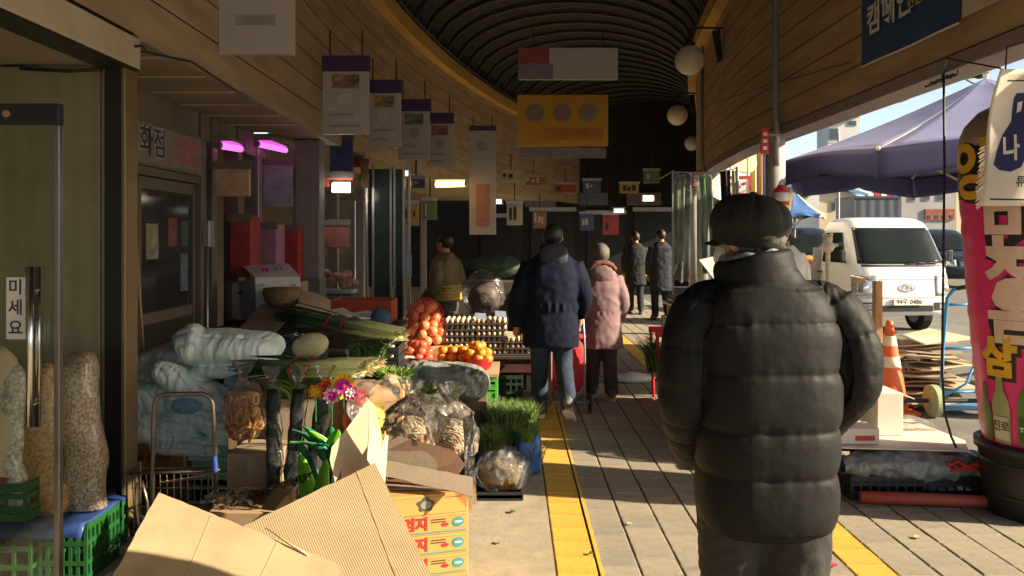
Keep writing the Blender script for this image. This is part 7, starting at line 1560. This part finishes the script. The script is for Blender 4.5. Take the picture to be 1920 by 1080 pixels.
def body(P, voxel=0.0115):
    """one continuous figure from its joints"""
    g = G(); hd = Vector(P['head']); y = P.get('yaw', 0.0)
    def hp_(x, yy, z): q = Vector((x*cos(y)-yy*sin(y), x*sin(y)+yy*cos(y), z)); return hd+q
    h = G().ball((0, -0.01, 0.02), (0.076, 0.095, 0.098), 20, 14).ball((0, 0.025, -0.055), (0.056, 0.062, 0.058), 16, 12)
    h.tube([(0, 0.085, 0.02), (0, 0.105, -0.012), (0, 0.092, -0.028)], [0.008, 0.014, 0.012], 8)
    h.ball((0, 0.080, -0.055), (0.024, 0.012, 0.008), 10, 6).ball((0, 0.082, -0.068), (0.020, 0.011, 0.007), 10, 6).ball((-0.03, 0.078, 0.012), (0.014, 0.01, 0.008), 8, 6).ball((0.03, 0.078, 0.012), (0.014, 0.01, 0.008), 8, 6)
    for s in (-1, 1): h.ball((s*0.078, -0.008, 0.0), (0.012, 0.02, 0.032), 10, 8)
    h.xf(rotz(y)).mv(hd); g.join(h)
    nb_ = Vector(P['neck']); g.tube([nb_-Vector((0, 0, 0.03)), nb_.lerp(hd, 0.5), hd-Vector((0, 0, 0.04))], [0.062, 0.054, 0.052], 14)
    pv = Vector(P['pelvis'])
    ch = pv.lerp(nb_, 0.62)
    k = 8
    g.add([], [])
    for (t0, a0, b0) in ():
        pass
    ring = []
    for t, a, b in ((-0.12, 0.13, 0.10), (0.0, 0.155, 0.115), (0.2, 0.14, 0.105), (0.4, 0.14, 0.105), (0.62, 0.165, 0.115), (0.82, 0.17, 0.105), (0.95, 0.11, 0.08), (1.03, 0.06, 0.055)):
        c = pv.lerp(nb_, t) if t >= 0 else pv+Vector((0, 0, t)); ring.append((c.z, a, b, c.x, c.y))
    g.loft(ring, 28, 2.2)
    for s in ('L', 'R'):
        sg = -1 if s == 'L' else 1
        limb(g, [P['sh'+s], P['el'+s], P['wr'+s]], [0.052, 0.046, 0.040, 0.034, 0.026])
        w = Vector(P['wr'+s]); hand(g, w, (w-Vector(P['el'+s])).lerp(Vector((0, 0.0, -0.25)), 0.4), sg)
        hip = pv+Vector((sg*0.085, 0, -0.04)); limb(g, [hip, P['kn'+s], P['an'+s]], [0.088, 0.075, 0.056, 0.052, 0.036])
        a = Vector(P['an'+s]); td = Vector(P['toe'+s])
        g.tube([a-Vector((0, 0.0, 0.0)), a.lerp(td, 0.15)+Vector((0, 0, -0.035)), a.lerp(td, 0.7), td], [0.036, 0.042, 0.038, 0.022], 12)
    return fuse(g, voxel, 2)
def folds(g, amp, s, k, zs=1.0):
    c = sum(g.v, Vector())/len(g.v)
    return g.disp(lambda p: Vector((p.x-c.x, p.y-c.y, 0)).normalized()*(amp*(ridge((p.x*s, p.y*s, p.z*s*zs), 1.0, k)*0.6+nz((p.x*s*2, p.y*s*2, p.z*s*zs*2.2), 1.0, k+3)*0.5)))
def shoe(P, s, mat, sole, t, lift=0.0):
    a = Vector(P['an'+s]); td = Vector(P['toe'+s]); d = (td-a); dh = Vector((d.x, d.y, 0)).normalized()
    pitch = atan2(-(td.z-(a.z-0.05)), Vector((d.x, d.y)).length)
    m = tl(*a) @ rotz(atan2(-dh.x, dh.y)) @ rot('X', -max(0.0, pitch-0.15)*0.9)
    g = G().tube([(0, -0.055, -0.03), (0, -0.045, 0.02), (0, 0.0, 0.02), (0, 0.07, -0.02), (0, 0.15, -0.04), (0, 0.185, -0.05)], [0.034, 0.044, 0.047, 0.046, 0.040, 0.02], 16)
    o = ob('shoe', fuse(g, 0.009, 2).xf(m), mat, t, smooth=True, world=False)
    sg = pill((0, 0.065, -0.068), (0.047, 0.135, 0.016), e=2.6, nu=28, nv=8).xf(m); ob('sole', sg, sole, o, smooth=True, world=False)
def trousers(P, mat, t, k, r=(0.105, 0.09, 0.075, 0.07, 0.066)):
    g = G(); pv = Vector(P['pelvis'])
    g.loft([(pv.z-0.10, 0.15, 0.115, pv.x, pv.y), (pv.z, 0.165, 0.125, pv.x, pv.y), (pv.z+0.12, 0.155, 0.12, pv.x, pv.y)], 28, 2.3)
    for s, sg in (('L', -1), ('R', 1)): limb(g, [pv+Vector((sg*0.085, 0, -0.02)), P['kn'+s], Vector(P['an'+s])+Vector((0, 0, 0.0))], list(r), 18, 10)
    g = fuse(g, 0.011, 3); folds(g, 0.008, 14, k, 1.4); return ob('trousers', g, mat, t, smooth=True, world=False)
def coat(name, rings, P, sl_r, mat, t, k, amp=0.010, zs=0.7, voxel=0.011, collar=None, extra=None, s_=10):
    g = G().loft(rings, 44, 2.3)
    for s in ('L', 'R'):
        w = Vector(P['wr'+s]); limb(g, [P['sh'+s], P['el'+s], w], sl_r, 18, 10)
    if collar: g.loft(collar, 28, 2.0)
    if extra: g.join(extra)
    g = fuse(g, voxel, 3); folds(g, amp, s_, k, zs); return ob(name, g, mat, t, smooth=True, world=False)
def hair(P, mat, t, nm='hair', s=1.0, dz=0.0, low=-0.055, fr=0.062):
    hd = Vector(P['head']); g = G().ball((0, -0.022, 0.032+dz), (0.084*s, 0.098*s, 0.096*s), 26, 18)
    g.disp(lambda p: p.normalized()*(0.006*nz(p, 40)+0.005*ridge((p.x*3, p.y*3, p.z), 40, 2))); g.v = [Vector((p.x, min(p.y, fr+0.2*max(0, p.z-0.06)), max(p.z, low))) for p in g.v]
    return ob(nm, g.xf(rotz(P.get('yaw', 0))).mv(hd), mat, t, smooth=True, world=False)

# ---- the near walker in a black quilted jacket
P = dict(head=(-0.035, 0.05, 1.565), yaw=0.62, neck=(-0.02, 0.0, 1.44), pelvis=(0, 0, 0.88), shL=(-0.182, 0, 1.385), shR=(0.182, 0, 1.385), elL=(-0.245, -0.03, 1.12), elR=(0.255, -0.03, 1.17), wrL=(-0.175, 0.13, 0.95), wrR=(0.175, 0.14, 0.98),
         knL=(-0.09, 0.05, 0.48), knR=(0.09, -0.02, 0.48), anL=(-0.09, 0.12, 0.09), anR=(0.09, -0.15, 0.10), toeL=(-0.10, 0.30, 0.03), toeR=(0.10, 0.02, 0.03))
near_man = tag(ob('person', body(P, 0.0085), skin_m, smooth=True, world=False), 'person in a black quilted jacket and black cap walking away, nearest the camera', 'person', 'people on the walkway')
near_man.location = (at(1440, 0, 2.33).x, 2.36, 0)
def quilt_cloth(name, col):
    m = M(name, col, 0.6, 0.10, 5, spec=0.16); nt = m.node_tree; b = nt.nodes['Principled BSDF']
    tc = nt.nodes.new('ShaderNodeTexCoord'); sp = nt.nodes.new('ShaderNodeSeparateXYZ'); nt.links.new(tc.outputs['Object'], sp.inputs[0])
    hs = []
    for ax in (0, 2):                                # woven ripstop grid
        mu = nt.nodes.new('ShaderNodeMath'); mu.operation = 'MULTIPLY'; mu.inputs[1].default_value = 1/0.0062; nt.links.new(sp.outputs[ax], mu.inputs[0])
        fr = nt.nodes.new('ShaderNodeMath'); fr.operation = 'FRACT'; nt.links.new(mu.outputs[0], fr.inputs[0])
        gt = nt.nodes.new('ShaderNodeMath'); gt.operation = 'GREATER_THAN'; gt.inputs[1].default_value = 0.74; nt.links.new(fr.outputs[0], gt.inputs[0]); hs.append(gt)
    mx = nt.nodes.new('ShaderNodeMath'); mx.operation = 'MAXIMUM'; nt.links.new(hs[0].outputs[0], mx.inputs[0]); nt.links.new(hs[1].outputs[0], mx.inputs[1])
    src = b.inputs['Base Color'].links[0].from_socket
    mc_ = nt.nodes.new('ShaderNodeMix'); mc_.data_type = 'RGBA'; nt.links.new(mx.outputs[0], mc_.inputs[0]); nt.links.new(src, mc_.inputs[6]); mc_.inputs[7].default_value = (*[c*1.7 for c in col], 1)
    nt.links.new(mc_.outputs[2], b.inputs['Base Color'])
    nb_ = nt.nodes.new('ShaderNodeTexNoise'); nb_.inputs['Scale'].default_value = 22; nb_.inputs['Detail'].default_value = 4; nt.links.new(tc.outputs['Object'], nb_.inputs['Vector'])
    bp = nt.nodes.new('ShaderNodeBump'); bp.inputs['Strength'].default_value = 0.10; bp.inputs['Distance'].default_value = 0.02; nt.links.new(nb_.outputs['Fac'], bp.inputs['Height']); nt.links.new(bp.outputs[0], b.inputs['Normal'])
    return m
jack = quilt_cloth('black_nylon', (0.0088, 0.0087, 0.0088))
seams = [0.745, 0.905, 1.035, 1.195, 1.335, 1.48]
def bulge(z, S_, p=0.5):
    for a, b in zip(S_[:-1], S_[1:]):
        if a <= z <= b: t = (z-a)/(b-a); return (4*t*(1-t))**p
    return 0.0
prof = [(0.735, 0.172, 0.135), (0.80, 0.180, 0.142), (1.0, 0.186, 0.146), (1.2, 0.194, 0.146), (1.30, 0.198, 0.140), (1.36, 0.196, 0.130), (1.40, 0.180, 0.120), (1.43, 0.150, 0.108), (1.455, 0.118, 0.098), (1.48, 0.100, 0.092)]
def pr(z):
    for p, q in zip(prof[:-1], prof[1:]):
        if p[0] <= z <= q[0]: t = (z-p[0])/(q[0]-p[0]); return p[1]+(q[1]-p[1])*t, p[2]+(q[2]-p[2])*t
    return prof[-1][1:]
rings = []
for i in range(60):
    z = 0.735+(1.48-0.735)*i/59; a, b = pr(z); rings.append((z, a, b, -0.012*max(0, (z-1.2)/0.28), 0.0))
g = G().loft(rings, 72, 2.7)
arms = []
for s, sg in (('L', -1), ('R', 1)):
    sh_ = Vector(P['sh'+s])+Vector((sg*0.005, 0, 0.0)); p = smooth_path([sh_, (sh_+Vector(P['el'+s]))/2+Vector((sg*0.014, -0.005, 0.03)), P['el'+s], (Vector(P['el'+s])+Vector(P['wr'+s]))/2+Vector((sg*0.01, 0, -0.01)), Vector(P['wr'+s])+Vector((0, 0.03, -0.04))], 16)
    n = len(p); g.tube(p, [0.066+0.004*sin(pi*i/(n-1))-0.010*i/(n-1) for i in range(n)], 28); g.tube(smooth_path([(sg*0.08-0.01, 0, 1.405), (sg*0.14, 0, 1.398), sh_-Vector((0, 0, 0.008)), (sh_+Vector(P['el'+s]))/2+Vector((sg*0.012, 0, 0.03))], 8), lerp_list([0.05, 0.055, 0.062, 0.067], 25), 24); arms.append((sg, p))
# stand collar, lower on the left
g.loft([(1.43, 0.122, 0.10, -0.02, 0), (1.465, 0.116, 0.104, -0.024, 0.0), (1.49, 0.112, 0.103, -0.03, 0.002), (1.52, 0.109, 0.101, -0.034, 0.004), (1.538, 0.103, 0.096, -0.036, 0.005)], 40, 2.1)
g = fuse(g, 0.0065, 4, 0.5)
CUTS = [0, 0.30, 0.46, 0.61, 0.78, 1.0]
def jd(p):
    arm = None
    for sg, pts in arms:
        if p.x*sg > 0.13:
            k = min(range(len(pts)), key=lambda i: (pts[i]-p).length_squared); dd = p-pts[k]
            if dd.length < 0.085 and (p.x*sg > pts[k].x*sg-0.035 or p.y > 0.13): arm = (k/(len(pts)-1), dd)
    if arm:
        t, dd = arm; d = dd.normalized(); bl_ = bulge(t, CUTS, 0.30); a_ = atan2(dd.y, dd.x)
        pk = ridge((a_*2.5, t*6, 0), 1.0, 3)
        return d*(0.011*bl_+0.005*pk*(1.2-bl_)+0.003*nz(p, 12, 4)+0.0016*nz(p, 45, 2))
    d = Vector((p.x*0.6, p.y*1.5, 0)); d = d.normalized() if d.length > 1e-4 else d
    if p.z > 1.43:
        w = 0.007*ridge((p.x*4+p.z*9, p.y*4, p.z*16), 1.0, 7)
        return d*w+Vector((0, 0, (0.34 if p.x < -0.035 else 0.10)*(p.x+0.035)*min(1, max(0, (p.z-1.45)/0.07))))
    top = p.z > 1.335
    bl_ = bulge(p.z, seams, 0.27); amp = 0.021 if p.z < 1.195 else (0.015 if not top else 0.008)
    a_ = p.x*9
    pk = ridge((a_*1.6, p.z*2.2+p.x*3, 0), 1.0, 2)*0.6+nz((a_*5, p.z*6, 1), 1.0, 5)*0.4
    diag = ridge((p.x*6+p.z*7, p.z*4-p.x*5, 0), 1.0, 9)
    return d*(amp*bl_+0.011*pk*max(0.0, 1.04-bl_)+0.0026*diag*bl_+0.0020*nz(p, 6, 4)+0.0006*nz(p, 50, 2))
g.disp(jd)
jk = ob('jacket', g, jack, near_man, smooth=True, world=False)
ob('hem_band', G().loft([(0.722, 0.155, 0.122), (0.735, 0.166, 0.134), (0.748, 0.167, 0.135)], 60, 2.35), jack, jk, smooth=True, world=False)
sc_ = G().grid(lambda u, v: (-0.035+(0.082+0.014*cos(2*pi*v))*cos(2*pi*u), 0.012+(0.078+0.014*cos(2*pi*v))*sin(2*pi*u), 1.525+0.014*sin(2*pi*v)+0.004*sin(u*40)+0.14*max(-0.09, min(0.05, 0.082*cos(2*pi*u)))), 60, 10, True, True)
ob('scarf', sc_, M('scarf', (0.05, 0.09, 0.16), 0.8, 0.9, 90, col2=(0.3, 0.32, 0.34)), near_man, smooth=True, world=False)
gt_ = M('grey_trousers', (0.026, 0.024, 0.023), 0.8, 0.12, 12, 0.15, 90)
trousers(P, gt_, near_man, 3, (0.115, 0.10, 0.082, 0.076, 0.072))
for s in 'LR': shoe(P, s, blackp, blackp, near_man)
hd = Vector(P['head'])
hair(P, M('grey_hair', (0.10, 0.09, 0.08), 0.6, 0.4, 60, 0.5, 120), near_man, low=-0.04, fr=0.015)
capm = M('cap_felt', (0.010, 0.0095, 0.009), 0.75, 0.25, 12, 0.4, 160)
cap_g = G().loft([(-0.012, 0.082, 0.100, 0, 0), (-0.004, 0.090, 0.108, 0, 0), (0.008, 0.099, 0.116, 0, 0), (0.028, 0.107, 0.124, 0, 0), (0.05, 0.1085, 0.125, 0, 0), (0.072, 0.105, 0.120, 0, 0), (0.094, 0.094, 0.108, 0, 0), (0.112, 0.075, 0.088, 0, 0), (0.124, 0.05, 0.058, 0, 0), (0.130, 0.02, 0.022, 0, 0)], 64, 2.0)
cap_g.disp(lambda p: Vector((p.x, p.y, 0))*(-0.09*(abs(cos(4*atan2(p.y, p.x)))**18)*max(0, min(1, (p.z-0.02)/0.05)))+Vector((p.x, p.y, 0)).normalized()*0.004*nz(p, 18, 1))
mcap = tl(*(hd+Vector((0, -0.005, 0.016)))) @ rotz(0.62) @ rot('Y', 0.06) @ rot('X', 0.10)
cp = ob('cap', cap_g.xf(mcap), capm, near_man, smooth=True, world=False)
ob('cap_band', G().loft([(-0.030, 0.083, 0.101, 0, 0), (-0.022, 0.092, 0.110, 0, 0), (0.002, 0.096, 0.114, 0, 0), (0.012, 0.095, 0.112, 0, 0)], 48, 2.0).xf(mcap), M('cap_knit', (0.018, 0.017, 0.016), 0.9, 0.3, 50, 0.6, 240), cp, smooth=True, world=False)
ob('brim', G().grid(lambda u, v: (0.085*cos(pi*(0.08+0.84*u))*(1+0.12*v), 0.085*sin(pi*(0.08+0.84*u))+0.01+0.055*v*sin(pi*u)**0.5, -0.015-0.022*v), 24, 6).xf(mcap), capm, cp, smooth=True, world=False)
ob('button', G().ball((0, 0, 0.131), (0.012, 0.012, 0.006), 12, 8).xf(mcap), capm, cp, smooth=True, world=False)
ob('mask_loop', G().tube([hd+Vector((-0.078, 0.03, 0.0)), hd+Vector((-0.082, 0.05, -0.03)), hd+Vector((-0.08, 0.075, -0.05))], 0.0025, 6), white_m, near_man, world=False)
mg = G().ball(hd+rotz(0.62).to_3x3() @ Vector((0, 0.062, -0.045)), (0.055, 0.05, 0.05), 18, 12); ob('face_mask', mg, white_m, near_man, smooth=True, world=False)

# ---- person in a navy coat, mid-stride, with a shopping trolley
P = dict(head=(0.02, 0.06, 1.57), yaw=-0.1, neck=(0.01, 0.02, 1.42), pelvis=(0, 0, 0.86), shL=(-0.17, 0, 1.36), shR=(0.19, 0.0, 1.36), elL=(-0.27, -0.02, 1.08), elR=(0.27, 0.02, 1.10), wrL=(-0.29, 0.05, 0.83), wrR=(0.26, 0.16, 0.90),
         knL=(-0.09, 0.10, 0.47), knR=(0.11, 0.02, 0.49), anL=(-0.085, 0.16, 0.09), anR=(0.13, -0.32, 0.22), toeL=(-0.10, 0.33, 0.03), toeR=(0.17, -0.20, 0.05))
nm_ = tag(ob('person', body(P), skin_m, smooth=True, world=False), 'person in a long navy coat and jeans striding away beside the egg trays', 'person', 'people on the walkway')
nm_.location = (at(1033, 0, 6.8).x, 6.8, 0)
navyc = M('navy_coat', (0.007, 0.010, 0.024), 0.8, 0.15, 8, 0.2, 70, spec=0.12)
ex = G()
for k in range(22): a_ = 2*pi*k/22; ex.ball((0.218*cos(a_), 0.158*sin(a_), 0.995), (0.018, 0.018, 0.05), 6, 6)
coat('coat', [(0.655, 0.235, 0.165, 0, 0), (0.75, 0.238, 0.17, 0, 0), (0.95, 0.218, 0.158, 0, 0), (1.0, 0.21, 0.152, 0, 0), (1.06, 0.225, 0.165, 0, 0), (1.25, 0.235, 0.165, 0.005, 0), (1.36, 0.215, 0.145, 0.01, 0.01), (1.42, 0.15, 0.115, 0.012, 0.02), (1.46, 0.095, 0.09, 0.015, 0.03)], P, [0.085, 0.085, 0.082, 0.075, 0.062], navyc, nm_, 4, 0.010, 0.8, 0.012,
     [(1.40, 0.12, 0.10, 0.012, 0.02), (1.50, 0.105, 0.10, 0.015, 0.035), (1.52, 0.095, 0.09, 0.015, 0.035)], ex)
hd_ = coat  # (hood lies on the back of the collar)
hg = pill((0.02, -0.09, 1.43), (0.12, 0.055, 0.10), e=2.2); ob('hood', folds(hg, 0.012, 16, 2), M('hood_grey', (0.035, 0.038, 0.06), 0.8, 0.2, 12), nm_, smooth=True, world=False)
trousers(P, M('denim_trousers', (0.022, 0.034, 0.062), 0.85, 0.25, 12, 0.2, 120), nm_, 5)
for s in 'LR': shoe(P, s, M('shoe_grey', (0.12, 0.11, 0.10), 0.6), M('sole_white', (0.72, 0.66, 0.52), 0.6), nm_)
hair(P, M('dark_hair', (0.02, 0.018, 0.016), 0.5, 0.3, 60), nm_)
cx2, cy2 = 0.50, 7.30
ct_ = T('shopping_trolley', 'red fabric shopping trolley on thin black wheels beyond the striding legs', 'trolley', (cx2, cy2, 0))
ob('bag', folds(pill((cx2, cy2, 0.42), (0.17, 0.12, 0.25), e=4, nu=40, nv=24), 0.012, 12, 1), M('red_fabric', (0.50, 0.025, 0.03), 0.75, 0.15, 8), ct_, smooth=True)
ob('lid', pill((cx2, cy2, 0.68), (0.175, 0.125, 0.03), e=4), M('red_fabric', (0.5, 0.03, 0.03)), ct_, smooth=True)
for s in (-1, 1):
    ob('frame', G().tube([(cx2+s*0.15, cy2-0.13, 0.08), (cx2+s*0.15, cy2-0.14, 0.6), (cx2+s*0.13, cy2-0.16, 0.95)], 0.010, 8), metal_grey, ct_, smooth=True)
    w = ob('wheel', G().grid(lambda u, v: (cx2+s*0.2+0.014*cos(2*pi*v), cy2-0.1+(0.082+0.012*sin(2*pi*v))*cos(2*pi*u), 0.095+(0.082+0.012*sin(2*pi*v))*sin(2*pi*u)), 24, 8, True, True), blackp, ct_, smooth=True); ob('hub', G().tube([(cx2+s*0.18, cy2-0.1, 0.095), (cx2+s*0.22, cy2-0.1, 0.095)], 0.02, 10), metal_grey, w)
ob('handle', G().tube([(cx2-0.13, cy2-0.16, 0.95), (cx2+0.13, cy2-0.16, 0.95)], 0.012, 8), blackp, ct_)
ob('axle', G().tube([(cx2-0.2, cy2-0.1, 0.095), (cx2+0.2, cy2-0.1, 0.095)], 0.008, 8), metal_grey, ct_)

# ---- person in a pink padded coat
P = dict(head=(0.0, 0.10, 1.47), yaw=0.0, neck=(0.0, 0.04, 1.32), pelvis=(0, 0, 0.80), shL=(-0.14, 0.02, 1.26), shR=(0.14, 0.02, 1.26), elL=(-0.20, 0.0, 1.02), elR=(0.205, -0.02, 1.02), wrL=(-0.19, 0.12, 0.84), wrR=(0.19, 0.10, 0.82),
         knL=(-0.08, 0.06, 0.43), knR=(0.085, 0.04, 0.43), anL=(-0.085, 0.10, 0.09), anR=(0.09, -0.10, 0.09), toeL=(-0.10, 0.27, 0.03), toeR=(0.12, 0.08, 0.03))
wm = tag(ob('person', body(P), skin_m, smooth=True, world=False), 'person in a pink padded coat with brown trimmed hood walking away', 'person', 'people on the walkway')
wm.location = (at(1128, 0, 7.75).x, 7.75, 0); wm.scale = (0.96, 0.96, 0.95)
pinkc = M('pink_coat', (0.20, 0.122, 0.128), 0.75, 0.1, 10, 0.2, 90)
ex = G()
for k in range(20): a_ = 2*pi*k/20; ex.ball((0.178*cos(a_), 0.14*sin(a_), 0.90), (0.014, 0.014, 0.03), 6, 6)
coat('coat', [(0.54, 0.215, 0.165, 0, 0), (0.62, 0.21, 0.165, 0, 0), (0.80, 0.188, 0.15, 0, 0), (0.90, 0.175, 0.14, 0, 0.0), (1.0, 0.19, 0.15, 0, 0), (1.15, 0.195, 0.15, 0, 0.01), (1.26, 0.175, 0.13, 0, 0.03), (1.33, 0.12, 0.10, 0, 0.04), (1.37, 0.085, 0.085, 0, 0.05)], P, [0.075, 0.076, 0.074, 0.066, 0.055], pinkc, wm, 8, 0.010, 0.8, 0.012, [(1.30, 0.10, 0.09, 0, 0.04), (1.40, 0.09, 0.09, 0, 0.055)], ex)
hg = pill((0, -0.075, 1.285), (0.115, 0.05, 0.11), e=2.2); hh = ob('hood', folds(hg, 0.010, 16, 3), pinkc, wm, smooth=True, world=False)
ob('hood_trim', G().tube([(0.12*cos(a_), -0.07-0.01*sin(a_), 1.33+0.075*sin(a_)) for a_ in [pi*k/14 for k in range(15)]], 0.028, 10).disp(lambda p: Vector((nz(p, 60), nz(p, 62, 2), nz(p, 58, 4)))*0.012), M('brown_trim', (0.17, 0.075, 0.045), 0.95, 0.3, 60), hh, smooth=True, world=False)
trousers(P, M('brown_trousers', (0.05, 0.04, 0.034), 0.85, 0.2, 12, 0.15, 90), wm, 6, (0.10, 0.088, 0.075, 0.07, 0.066))
for s in 'LR': shoe(P, s, M('shoe_dark', (0.05, 0.05, 0.055), 0.6), M('sole_grey', (0.4, 0.38, 0.35), 0.6), wm)
hair(P, MATS['grey_hair'], wm, s=1.06)

# ---- simple standing pose reused for the others, each with its own clothes
def stander(label, loc, rz, sc, coat_m, tr_m, hair_m, hem=0.62, k=0, arms=0.0, hood=None):
    P = dict(head=(0, 0.03, 1.57), yaw=0.0, neck=(0, 0.0, 1.42), pelvis=(0, 0, 0.88), shL=(-0.16, 0, 1.37), shR=(0.16, 0, 1.37), elL=(-0.23, -0.01, 1.10), elR=(0.23, -0.01, 1.10), wrL=(-0.22, 0.10+arms*0.2, 0.86+arms*0.2), wrR=(0.22, 0.10+arms, 0.86+arms*0.5),
             knL=(-0.09, 0.05+0.03*k, 0.47), knR=(0.09, 0.03, 0.47), anL=(-0.09, 0.08, 0.09), anR=(0.09, -0.06-0.04*k, 0.09), toeL=(-0.11, 0.26, 0.03), toeR=(0.11, 0.12, 0.03))
    o = tag(ob('person', body(P), skin_m, smooth=True, world=False), label, 'person', 'people on the walkway'); o.location = loc; o.rotation_euler = (0, 0, rz); o.scale = (sc, sc, sc)
    coat('jacket', [(hem, 0.21, 0.155, 0, 0), (hem+0.15, 0.205, 0.155, 0, 0), (1.0, 0.195, 0.15, 0, 0), (1.22, 0.215, 0.155, 0, 0), (1.36, 0.195, 0.135, 0, 0), (1.43, 0.12, 0.10, 0, 0), (1.47, 0.085, 0.085, 0, 0.01)], P, [0.078, 0.078, 0.074, 0.066, 0.055], coat_m, o, k+2, 0.012, 0.8, 0.014)
    trousers(P, tr_m, o, k+1)
    for s in 'LR': shoe(P, s, blackp, blackp, o)
    hair(P, hair_m, o); return o
blk = M('black_cloth', (0.014, 0.014, 0.018), 0.8, 0.2, 10); dh_ = MATS['dark_hair']
stander('person in black, left one of the two walking at the far end', (at(1192, 0, 16.5).x, 16.5, 0), 0.0, 1.0, blk, blk, dh_, 0.6, 1)
stander('person in black, right one of the two by the film booth far off', (at(1240, 0, 15.2).x, 15.2, 0), 0.1, 1.02, M('black_cloth2', (0.018, 0.018, 0.026), 0.8, 0.2, 10), blk, dh_, 0.55, 2)
gold = M('gold_vest', (0.40, 0.27, 0.06), 0.6, 0.15, 12, 0.2, 60); khaki = M('khaki_coat', (0.13, 0.09, 0.035), 0.7, 0.2, 8, 0.2, 60)
v_ = stander('person in a khaki jacket with a gold quilted hem standing behind the eggs', (at(836, 0, 9.08).x, 9.08, 0), 1.0, 0.96, khaki, M('vendor_trousers', (0.06, 0.06, 0.065), 0.8), dh_, 0.98, 0, 0.25)
vg = G().loft([(0.90+0.19*i/24, 0.205+0.010*abs(sin(i/24*pi*5)), 0.155+0.010*abs(sin(i/24*pi*5)), 0, 0) for i in range(25)], 44, 2.3); ob('quilted_hem', folds(vg, 0.006, 16, 2), gold, v_, smooth=True, world=False)
stander('person in white standing behind the near walker beyond the column', (at(1473, 0, 9.6).x, 9.6, -0.03), 0.2, 1.03, M('white_cloth', (0.72, 0.68, 0.62), 0.7, 0.1, 10), MATS['grey_trousers'], dh_, 0.5, 1)

bpy.data.scenes.remove(WORK)
